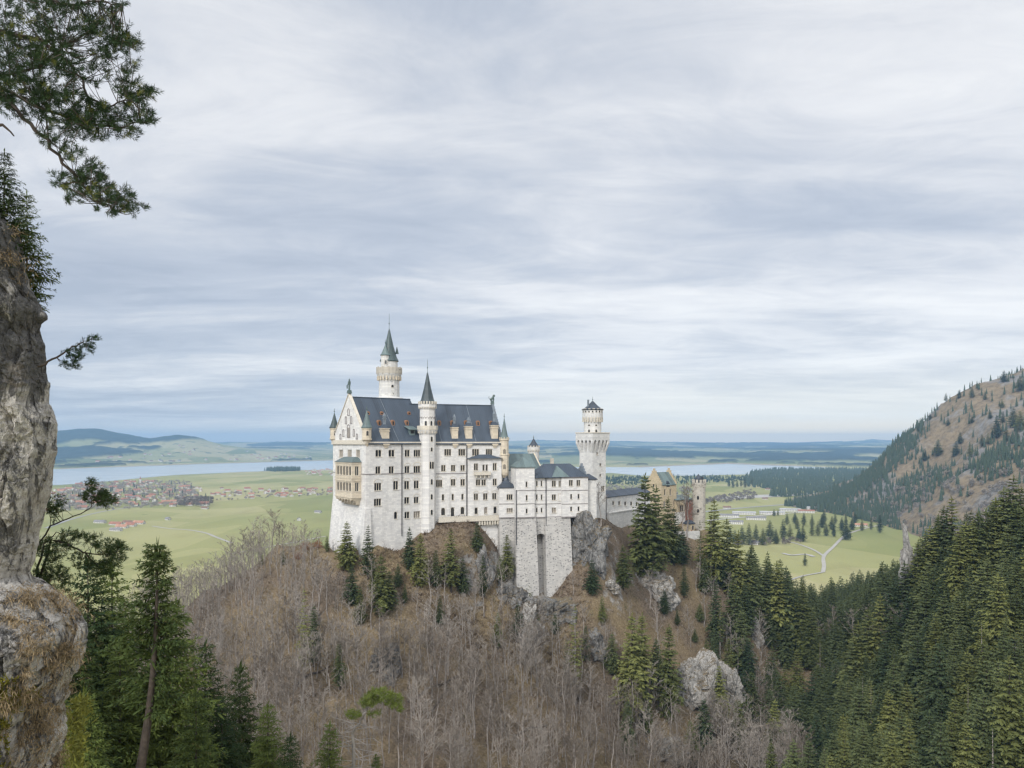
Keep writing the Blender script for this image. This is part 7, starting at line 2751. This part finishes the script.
amp = 0.35 * blk + 0.36 * (h1 - .5) + 0.22 * (h2 - .5) + 0.08 * (h3 - .5) - 0.07 * ck(c1, .06) - 0.03 * ck(c2, .07) + 0.045 * fin + 0.22 * rdg
amp = amp * (1 + 0.9 * sstep(pyv, 575, 620)[:, None])
led2 = sstep(pyv, 590, 640)[:, None]
nx_, ny_ = 0.22, -0.80
vis = sstep(np.abs(par - seg[4]), 0.0, 0.7)[None]
Xc = Xc + nx_ * amp - 0.03
Yc = Yc + ny_ * amp * (0.35 + 0.65 * vis)
Zc = Zc + 0.10 * (h2 - .5) + 0.05 * fin
idx = np.arange(nrow * ncol).reshape(nrow, ncol)
fc = np.stack([idx[:-1, :-1], idx[:-1, 1:], idx[1:, 1:], idx[1:, :-1]], -1).reshape(-1, 4)
me = mesh_np('rock_cliff', np.stack([Xc, Yc, Zc], -1).reshape(-1, 3), fc, [], smooth=False)
# darker upper third; pale middle; mixed foot: three stones in one face
hgt = np.repeat(zrow[:, None], ncol, 1)
dark = sstep(hgt + 0.9 * fbm(Xc * .6, Yc * .6, Zc * .6, 3, 221), 0.7, 2.2)
a_ = me.attributes.new('dark_stone', 'FLOAT', 'POINT')
a_.data.foreach_set('value', np.ascontiguousarray(dark.ravel(), dtype=np.float32))


def _cliff(t, b):
    co = t.coord()
    a = t.noise(co, 0.55, 8.0, 0.68, 0.6)
    v = t.noise(t.mapping(co, (1, 1, 0.36)), 1.25, 9.0, 0.74, 0.9)
    f = t.noise(co, 7.0, 7.0, 0.78)
    g = t.noise(co, 2.3, 7.0, 0.72)
    dk = t.n('ShaderNodeAttribute', attribute_name='dark_stone').outputs['Fac']
    c = t.ramp(f, [(0.30, (0.19, 0.18, 0.165)), (0.46, (0.42, 0.40, 0.37)), (0.68, (0.60, 0.575, 0.535))])
    lich = t.math('ADD', v, t.math('MULTIPLY', dk, 0.13))
    c = t.mix(t.n('ShaderNodeMapRange', {0: lich, 1: 0.50, 2: 0.56, 3: 0.0, 4: 0.9}).outputs[0], c, t.ramp(f, [(0.3, (0.030, 0.031, 0.033)), (0.55, (0.095, 0.095, 0.097)), (0.75, (0.20, 0.198, 0.19))]))
    c = t.mix(t.n('ShaderNodeMapRange', {0: a, 1: 0.56, 2: 0.68, 3: 0.0, 4: 0.65}).outputs[0], c, t.ramp(f, [(0.3, (0.11, 0.082, 0.052)), (0.7, (0.30, 0.245, 0.17))]))
    c = t.mix(t.n('ShaderNodeMapRange', {0: g, 1: 0.40, 2: 0.34, 3: 0.0, 4: 0.8}).outputs[0], c, (0.045, 0.043, 0.042))
    setc(t, b, c)
    bump(t, b, t.math('ADD', t.math('MULTIPLY', f, 0.4), t.math('ADD', v, t.math('MULTIPLY', g, 0.7))), 1.0, 0.12)


M['cliffm'] = mat('weathered limestone', _cliff, 0.92, 0.2)
me.materials.append(M['cliffm'])
cliff = link('rock_cliff', me)
tag(cliff, 'tall near cliff of weathered grey limestone filling the left edge', 'cliff')


def cliff_pt(px, py):
    """surface point of the cliff seen at a pixel: nearest grid vertex facing the viewer"""
    P = CX + F * Xc / Yc
    Q = HY - F * Zc / Yc
    d = (P - px) ** 2 + (Q - py) ** 2 + (par < seg[3])[None] * 1e6
    i = np.unravel_index(np.argmin(d), d.shape)
    return np.array([Xc[i], Yc[i], Zc[i]])


# loose boulder on the cliff top edge
bm = bmesh.new()
bmesh.ops.create_icosphere(bm, subdivisions=4, radius=0.15)
for v in bm.verts:
    k = 1 + 0.25 * float(fbm(np.array([v.co.x * 8]), np.array([v.co.y * 8]), np.array([v.co.z * 8]), 3, 231)[0])
    v.co *= k
me = bpy.data.meshes.new('boulder')
bm.to_mesh(me)
bm.free()
me.materials.append(M['cliffm'])
a_ = me.attributes.new('dark_stone', 'FLOAT', 'POINT')
a_.data.foreach_set('value', np.full(len(me.vertices), 0.9, dtype=np.float32))
o = link('boulder', me)
o.location = at(41, 317, CY)
tag(o, 'small dark boulder jutting from the upper edge of the near cliff', 'boulder')

# dry grass hanging on the ledges of the cliff
rng = np.random.default_rng(8)
GP = [(8, 40, 585, 640, 900), (25, 80, 590, 655, 1500), (20, 75, 625, 690, 1300), (0, 60, 690, 768, 2600), (0, 30, 655, 700, 500), (0, 24, 232, 262, 260), (14, 30, 258, 290, 90)]
B, T, Wd = [], [], []
P = CX + F * Xc / Yc
Q = HY - F * Zc / Yc
ok = np.broadcast_to((par > seg[4] - .15)[None], Xc.shape)
for x0, x1, y0, y1, n in GP:
    sel = np.argwhere(ok & (P > x0) & (P < x1) & (Q > y0) & (Q < y1))
    if len(sel) == 0:
        continue
    # clumps
    nc_ = max(6, n // 55)
    cs = sel[rng.integers(0, len(sel), nc_)]
    for i, j in cs:
        m_ = n // nc_
        c = np.array([Xc[i, j], Yc[i, j], Zc[i, j]])
        b = c + rng.normal(0, 0.11, (m_, 3)) * [1.2, .6, .8]
        L = rng.uniform(0.15, 0.48, m_)
        d = np.stack([rng.normal(0.25, 0.5, m_), rng.normal(-0.75, 0.35, m_), rng.normal(0.15, 0.55, m_)], 1)
        d /= np.linalg.norm(d, axis=1, keepdims=True)
        mid = b + d * L[:, None] * .55
        end = mid + (d * [.7, .7, .4] - [0, 0, .55]) * L[:, None] * .5
        B += [b, mid]
        T += [mid, end]
        Wd += [np.full(m_, .016), np.full(m_, .012)]
M['straw'] = flat('dry straw grass', (0.27, 0.205, 0.122), 0.5, 3.0, 0.9, 0.1)
gr = link('dry_grass', leaf_mesh('dry_grass', tri_cloud(np.concatenate(B), np.concatenate(T), np.concatenate(Wd), rng), M['straw']))
tag(gr, kind='stuff')
# yellow green moss and creeping plants low on the ledge
B, T, Wd = [], [], []
for x0, x1, y0, y1, n in ((0, 22, 690, 712, 500), (0, 10, 720, 768, 300), (26, 42, 688, 704, 260), (0, 18, 678, 700, 260)):
    sel = np.argwhere(ok & (P > x0) & (P < x1) & (Q > y0) & (Q < y1))
    cs = sel[rng.integers(0, len(sel), n)]
    b = np.stack([Xc[cs[:, 0], cs[:, 1]], Yc[cs[:, 0], cs[:, 1]], Zc[cs[:, 0], cs[:, 1]]], 1)
    d = np.stack([rng.normal(0.1, .5, n), rng.normal(-.8, .3, n), rng.normal(.5, .5, n)], 1)
    B.append(b)
    T.append(b + d * rng.uniform(.06, .16, (n, 1)))
    Wd.append(np.full(n, .05))
M['moss'] = flat('yellow green moss', (0.20, 0.19, 0.035), 0.4, 4.0, 0.9, 0.1)
tag(link('moss_leaves', leaf_mesh('moss_leaves', tri_cloud(np.concatenate(B), np.concatenate(T), np.concatenate(Wd), rng), M['moss'])), kind='stuff')


# ================================================================== NEAR PINES AND SPRUCES
def tufts(centres, outward, rng, shoot=0.16, nl=0.085, nn=34, wd=0.010):
    """bottle-brush shoots: needles round a short twig at every centre"""
    n = len(centres)
    B, T, Wd = [], [], []
    d = outward + rng.normal(0, 0.55, (n, 3))
    d /= np.linalg.norm(d, axis=1, keepdims=True)
    for _ in range(nn):
        f = rng.uniform(0, 1, (n, 1))
        b = centres + d * shoot * (f - .3)
        r = rng.normal(size=(n, 3))
        r -= d * (r * d).sum(1, keepdims=True)
        r /= np.linalg.norm(r, axis=1, keepdims=True) + 1e-9
        L = nl * rng.uniform(.7, 1.2, (n, 1))
        t = b + (r * 0.8 + d * 0.75) * L
        B.append(b)
        T.append(t)
        Wd.append(np.full(n, wd))
    return tri_cloud(np.concatenate(B), np.concatenate(T), np.concatenate(Wd), rng)


def pine_part(root, boughs, clusters, Y, seed, needle, shoot=0.16, nl=0.085, nn=34, wd=0.010, r0=0.05, dspread=0.6, bark=None, name='bough', bright=None, dens=1.0):
    """boughs: list of (list of (px,py,dY), radius); clusters: (px,py,rx,ry,count,dY)"""
    rng = np.random.default_rng(seed)
    bm_ = MB()
    nodes = []
    for pts, rad in boughs:
        P3 = [Vector(at(px, py, Y + dY)) for px, py, dY in pts]
        fine = []
        for i in range(len(P3) - 1):
            for k in range(4):
                q = P3[i].lerp(P3[i + 1], k / 4)
                fine.append(q + Vector(rng.normal(0, rad * .5, 3)))
        fine.append(P3[-1])
        bm_.tube(fine, [rad * (1 - .75 * k / (len(fine) - 1)) for k in range(len(fine))], 6)
        nodes += fine
    N3 = np.array([p[:] for p in nodes])
    cs, outs = [], []
    for px, py, rx, ry, n, dY in clusters:
        for _ in range(int(n * dens)):
            while True:
                u, v = rng.uniform(-1, 1, 2)
                if u * u + v * v < 1:
                    break
            p = np.array(at(px + u * rx, py + v * ry, Y + dY + rng.normal(0, dspread)))
            cs.append(p)
            base = np.array(at(px - rx * .8, py + ry * .3, Y + dY))
            o = p - base
            outs.append(o / (np.linalg.norm(o) + 1e-6) + np.array([0.2, 0, 0.25]))
    cs, outs = np.array(cs), np.array(outs)
    # twigs: every third shoot hangs on a thin twig from the nearest bough node
    tb = MB()
    for i in range(0, len(cs), 3):
        d = np.linalg.norm(N3 - cs[i], axis=1)
        j = int(np.argmin(d))
        if d[j] > 0.9:
            d = np.linalg.norm(cs - cs[i], axis=1)
            d[i] = 9
            a = Vector(cs[int(np.argsort(d)[min(6, len(d) - 1)])])
            tb.tube([a, Vector(cs[i])], [.008, .005], 3)
            continue
        a, b = Vector(N3[j]), Vector(cs[i])
        m = a.lerp(b, .5) + Vector((0, 0, -.06 * d[j]))
        tb.tube([a, m, b], [.009, .007, .004], 3)
    bo = bm_.build(name, bark or M['bark'], root, True)
    tb.build('twigs', bark or M['bark'], bo)['kind'] = 'stuff'
    bright_tufts = rng.random(len(cs)) < 0.09 if bright else np.zeros(len(cs), bool)  # a few tufts picked at random take the brighter needle colour
    for sel, mt_ in ((~bright_tufts, needle), (bright_tufts, bright)):
        if sel.any():
            f = link('needles', leaf_mesh('needles', tufts(cs[sel], outs[sel], rng, shoot, nl, nn, wd), mt_), root)
            f['kind'] = 'stuff'
    return bo


PYN = 14.0
M['needle_young'] = foliage_mat('young pine needles', (0.05, 0.07, 0.02), (0.15, 0.16, 0.04), scale=0.9)
pine = thing('pine_tree', 'big dark pine whose boughs hang into the upper left corner', 'pine tree', at(-60, 235, PYN + 1))
org = Vector(pine.location)
TOP = [([(-90, 40, 0.5), (0, 88, 0), (25, 118, -.3), (48, 142, -.4), (70, 170, -.4), (88, 190, -.3), (104, 204, -.3), (118, 212, -.2)], 0.045),
       ([(-90, -10, 0.6), (0, 30, .4), (40, 40, .3), (72, 64, .2), (88, 96, .1), (106, 106, 0), (128, 98, 0)], 0.04),
       ([(-60, -60, 0.6), (20, -20, .5), (60, 4, .3), (100, 2, .2), (122, 4, .1)], 0.035),
       ([(0, 88, 0), (40, 108, -.2), (80, 122, -.2), (120, 128, 0), (140, 122, 0)], 0.03),
       ([(-80, 60, .2), (0, 76, 0), (40, 66, -.3), (62, 46, -.4)], 0.035),
       ([(-60, 128, 0), (0, 122, 0), (14, 136, 0)], 0.05)]
CL = [(20, 20, 36, 30, 110, .3), (70, 22, 34, 22, 90, .2), (100, 30, 24, 18, 60, .2), (118, 36, 16, 12, 30, .1), (60, -6, 60, 14, 90, .3), (112, 6, 14, 6, 12, .1),
      (18, 60, 26, 24, 80, -.2), (55, 52, 20, 16, 60, -.5), (44, 78, 30, 24, 80, -.3), (96, 58, 20, 10, 26, .1), (130, 68, 9, 8, 12, .1), (88, 74, 22, 12, 34, .1), (124, 82, 14, 8, 18, .1),
      (28, 100, 28, 20, 80, -.3), (60, 106, 26, 20, 90, -.4), (86, 116, 24, 16, 60, -.2), (78, 126, 16, 10, 30, -.3), (108, 116, 22, 13, 50, 0), (136, 92, 16, 9, 30, 0), (148, 92, 9, 5, 12, 0), (142, 116, 12, 8, 22, 0), (146, 122, 8, 5, 10, 0), (126, 132, 16, 6, 18, 0), (94, 136, 14, 5, 12, 0),
      (52, 136, 18, 8, 22, -.4), (70, 152, 12, 9, 18, -.4), (60, 180, 9, 8, 14, -.4), (90, 172, 14, 12, 34, -.3), (96, 188, 18, 12, 48, -.3), (78, 186, 12, 8, 18, -.3), (118, 196, 14, 9, 26, -.2), (110, 206, 16, 8, 26, -.2), (134, 208, 12, 6, 14, -.2), (72, 200, 8, 5, 8, -.3),
      (4, 50, 12, 30, 40, .1), (6, 96, 12, 18, 40, -.2), (130, 44, 12, 10, 16, .1), (112, 48, 14, 10, 18, .1), (128, 100, 10, 6, 12, 0)]
bo = pine_part(pine, TOP, CL, PYN, 31, M['needle_pine'], 0.16, 0.080, 38, 0.0085, bright=M['needle_young'], dens=1.45)
mb = MB()
mb.tube([at(-50, 330, PYN + 6), at(-70, 150, PYN + 1), at(-90, -40, PYN + .6), at(-70, -260, PYN + .5)], [.26, .2, .16, .06], 8)
tk = mb.build('trunk', M['bark'], pine, True)
for ch_ in list(pine.children):
    ch_.location = -org
# small spruce on the cliff top


def local_plant(kind, name, cat, label, px, tip, base, Y, rot, fat=1.0, z=None):
    x, y, zz_ = at(px, base, Y)
    return plant(kind, name, cat, label, None, x, y, zz_, (base - tip) / F * Y, rot, fat)


cs_k = [Kind(leaf_mesh('crown', spruce_crown(6, 1.25, 500 + i, whorls=22, nb=7, st=9, low=.05, droop=.3, subs=4, sparse=.12), M['needle_near']), trunk_mesh('trunk', 6, .07, M['bark']), 6) for i in range(2)]
local_plant(cs_k[0], 'small_spruce', 'spruce', 'small spruce growing on the rim of the near cliff', 27, 192, 312, 22, 0.6, 1.0)
local_plant(cs_k[1], 'small_spruce', 'spruce', 'small spruce cut by the left edge on top of the near cliff', 4, 150, 262, 20, 1.9, 1.1)
# dark ivy cap on the cliff top
rng = np.random.default_rng(12)
n = 900
c = np.stack([rng.normal(6, 9, n), rng.normal(246, 10, n)], 1)
b = np.array([at(a, b_, 20.2 + rng.normal(0, .3)) for a, b_ in c])
iv = link('heather', leaf_mesh('heather', tri_cloud(b, b + rng.normal(0, .12, (n, 3)), np.full(n, .07), rng), M['needle_near']))
tag(iv, 'dark green cushion of heather on top of the near cliff', 'heather')
# stunted branch sticking out of the cliff
sb_ = thing('stunted_pine', 'stunted little pine growing sideways out of the near cliff', 'pine tree', at(24, 372, CY - .3))
org = Vector(sb_.location)
pine_part(sb_, [([(24, 372, -.3), (40, 366, -.3), (56, 357, -.3), (70, 349, -.3), (82, 342, -.2), (92, 338, -.2)], .035), ([(66, 351, -.3), (72, 360, -.3), (76, 367, -.3)], .018)],
          [(92, 340, 6, 4, 14, -.2), (84, 347, 8, 6, 22, -.2), (76, 354, 9, 7, 26, -.3), (68, 362, 8, 6, 20, -.3), (76, 366, 6, 4, 10, -.3), (66, 353, 5, 3, 6, -.3)], CY, 41, M['needle_pine'], .15, .075, 28, .012, dspread=.15)
for ch_ in sb_.children:
    ch_.location = -org
# pine reaching out from behind the cliff in front of the meadow
mp = thing('slope_pine', 'crooked pine reaching out from behind the near cliff in front of the village', 'pine tree', at(30, 640, 27))
org = Vector(mp.location)
pine_part(mp, [([(26, 700, 0), (30, 640, 0), (36, 590, 0), (44, 545, 0)], .12), ([(30, 560, 0), (50, 526, 0), (64, 520, 0), (84, 512, 0), (96, 502, 0)], .035), ([(36, 590, 0), (52, 540, 0), (64, 544, 0), (84, 552, 0), (100, 556, 0), (116, 552, 0)], .05),
               ([(84, 552, 0), (98, 566, 0), (108, 572, 0)], .03), ([(44, 545, 0), (56, 532, 0), (74, 536, 0)], .025)],
          [(95, 497, 12, 7, 60, 0), (104, 500, 10, 6, 36, 0), (90, 486, 5, 5, 12, 0), (92, 482, 3, 4, 6, 0), (56, 504, 8, 10, 26, 0), (52, 510, 6, 8, 16, 0), (70, 536, 12, 4, 26, 0), (66, 548, 14, 10, 40, 0), (46, 560, 12, 22, 90, 0), (40, 590, 14, 20, 80, 0),
           (92, 540, 10, 5, 24, 0), (106, 548, 12, 6, 36, 0), (118, 548, 8, 6, 24, 0), (114, 560, 10, 8, 34, 0), (100, 566, 12, 8, 36, 0), (82, 562, 10, 6, 22, 0), (58, 580, 14, 12, 50, 0), (104, 574, 10, 6, 26, 0)], 27, 51, M['needle_pine'], .26, .13, 28, .018, dspread=.5)
for ch_ in mp.children:
    ch_.location = -org

# tall near spruce with the bare curved trunk
def curve(t):
    return (-1.15 * (1 - t) ** 2.2 + 0.1 * t, 0.2 * math.sin(3 * t))


big = Kind(leaf_mesh('crown', spruce_crown(14, 3.1, 600, whorls=30, nb=7, st=13, low=.36, droop=.42, subs=6, sparse=.30, bend=curve, face=0.97), M['needle_near']), trunk_mesh('trunk', 14, .29, M['bark'], curve, 8, 0.9), 14)
Yb = 42.0
tz = zz(542, Yb)
bs_px = 540 + 14.5 / Yb * F
plant(big, 'tall_spruce', 'spruce', 'tall near spruce with a dark bare curved trunk in front of the bare wood', None, (155 - CX) / F * Yb, Yb, tz - 14.5, 14.5, 0.0, 1.0)
near = [Kind(leaf_mesh('crown', spruce_crown(12, rr, 610 + i, whorls=26, nb=8, st=10, low=.04, droop=.45, subs=5), M['needle_near']), trunk_mesh('trunk', 12, .16, M['bark']), 12) for i, rr in enumerate((2.7, 2.3, 3.0))]
for px, tip, Yq, h, k, ft, lab in ((88, 556, 50, 17, 0, 1.1, 'dark spruce right behind the near cliff, left of the tall one'), (112, 566, 54, 17, 2, 1.1, 'wide spruce just left of the tall curved trunk'), (72, 600, 44, 13, 1, 1.2, 'dark spruce low behind the ledge of the near cliff'),
                                    (176, 602, 50, 14, 2, 1.0, 'near spruce directly right of the tall curved trunk'), (205, 640, 56, 14, 0, 1.0, 'dark spruce right of the tall one, before the bare wood'), (196, 690, 46, 10, 1, 1.2, 'shorter bright spruce between the tall one and the lower edge'),
                                    (240, 664, 62, 14, 2, .9, 'dark narrow spruce in front of the bare wood, right of the tall one'), (222, 700, 52, 10, 0, 1.1, 'bushy spruce at the lower edge, left of the pair of tips'), (268, 702, 52, 10, 1, 1.25, 'bright green spruce tip at the lower edge in front of the bare wood'),
                                    (290, 735, 50, 9, 2, 1.0, 'small spruce tip at the lower edge near the bent pine'), (330, 722, 56, 9, 1, 1.15, 'green spruce tip just left of the bent pine'), (376, 754, 60, 8, 0, 1.0, 'very small spruce tip at the lower edge below the bent pine'),
                                    (120, 640, 47, 12, 1, 1.2, 'dark spruce in the shade left of the curved trunk'), (150, 680, 52, 12, 2, 1.2, 'dark spruce seen behind the curved trunk near the lower edge'), (84, 690, 40, 10, 0, 1.1, 'low dark spruce at the foot of the near cliff')):
    x = (px - CX) / F * Yq
    plant(near[k], 'near_spruce', 'spruce', lab, 'near spruces below the viewpoint', x, Yq, zz(tip, Yq) - h, h, px * .37, ft)
# yellow green bush at the foot of the cliff
rng = np.random.default_rng(61)
n = 1500
c = np.stack([76 + rng.normal(0, 5, n) + 0.0, 730 + rng.uniform(-32, 40, n)], 1)
c[:, 0] += np.where(c[:, 1] < 715, 5, 0)
b = np.array([at(a, b_, 32 + rng.normal(0, .35)) for a, b_ in c])
M['bush'] = flat('yellow green bush leaves', (0.20, 0.205, 0.04), 0.4, 2.0)
tag(link('bush', leaf_mesh('bush', tri_cloud(b, b + rng.normal(0, .14, (n, 3)) + [0, 0, .08], np.full(n, .07), rng), M['bush'])), 'yellow green bush at the foot of the near cliff', 'bush')

# bent pine with a tufted crown near the lower edge
bp = thing('bent_pine', 'bent pine with a bright tufted crown and grey dead lower branches', 'pine tree', at(356, 800, 58))
org = Vector(bp.location)
M['dead'] = flat('grey dead wood', (0.27, 0.25, 0.235), 0.3, 2.0)
pine_part(bp, [([(352, 830, 0), (355, 780, 0), (352, 735, 0), (360, 720, 0), (368, 708, 0), (378, 700, 0)], .16), ([(355, 728, 0), (352, 716, 0), (353, 712, 0)], .06), ([(370, 706, 0), (384, 700, 0), (394, 706, 0)], .05)],
          [(380, 695, 13, 6, 80, 0), (392, 700, 9, 7, 50, 0), (370, 700, 9, 5, 40, 0), (366, 705, 6, 4, 20, 0), (353, 715, 8, 4, 34, 0), (396, 708, 5, 4, 16, 0), (374, 714, 6, 3, 12, 0)], 58, 71, M['needle_bright'], .36, .24, 30, .026, dspread=.8, dens=1.25, bark=M['dead'])
rng_ = random.Random(9)
mb = MB()
for k in range(34):
    py = rng_.uniform(722, 768)
    sg = rng_.choice((-1, 1))
    p0 = Vector(at(354, py, 58))
    p1 = p0 + Vector((sg * rng_.uniform(.6, 1.8), rng_.uniform(-1, 1), rng_.uniform(-.5, .5)))
    p2 = p1 + Vector((sg * rng_.uniform(.2, .8), rng_.uniform(-.6, .6), rng_.uniform(-.7, .5)))
    mb.tube([p0, p1, p2], [.04, .025, .01], 3)
mb.build('dead_branches', M['dead'], bp)
for ch_ in bp.children:
    ch_.location = -org

# fallen trunks on the bare slope
M['log'] = flat('dark fallen trunk', (0.10, 0.082, 0.068), 0.3, 1.0)
for (x0, y0), (x1, y1), lab in (((408, 704), (462, 676), 'dark fallen trunk lying uphill on the bare slope below the palace'), ((432, 712), (452, 690), 'short dark fallen trunk crossing the longer one'),
                               ((512, 742), (548, 728), 'dark fallen trunk low on the slope below the white wing'), ((560, 690), (580, 700), 'fallen trunk pointing downhill beside a half bare spruce'), ((296, 690), (330, 668), 'fallen trunk among bare trees left of the palace slope')):
    a, b = hill.hit(x0, y0, 100, 400, 0.7), hill.hit(x1, y1, 100, 400, 0.7)
    if a and b:
        a, b = Vector(a), Vector(b)
        mb = MB()
        pts = []
        for k in range(7):
            q = a.lerp(b, k / 6)
            q.z = max(q.z, hill.z(q.x, q.y)) + 0.45
            pts.append(q - a)
        mb.tube(pts, [.34, .33, .31, .28, .25, .2, .14], 6)
        for k in (3, 4, 5):
            mb.tube([pts[k], pts[k] + Vector((.5, -.8, 1.0))], [.09, .03], 4)
        o = mb.build('fallen_log', M['log'])
        o.location = a
        tag(o, lab, 'log')
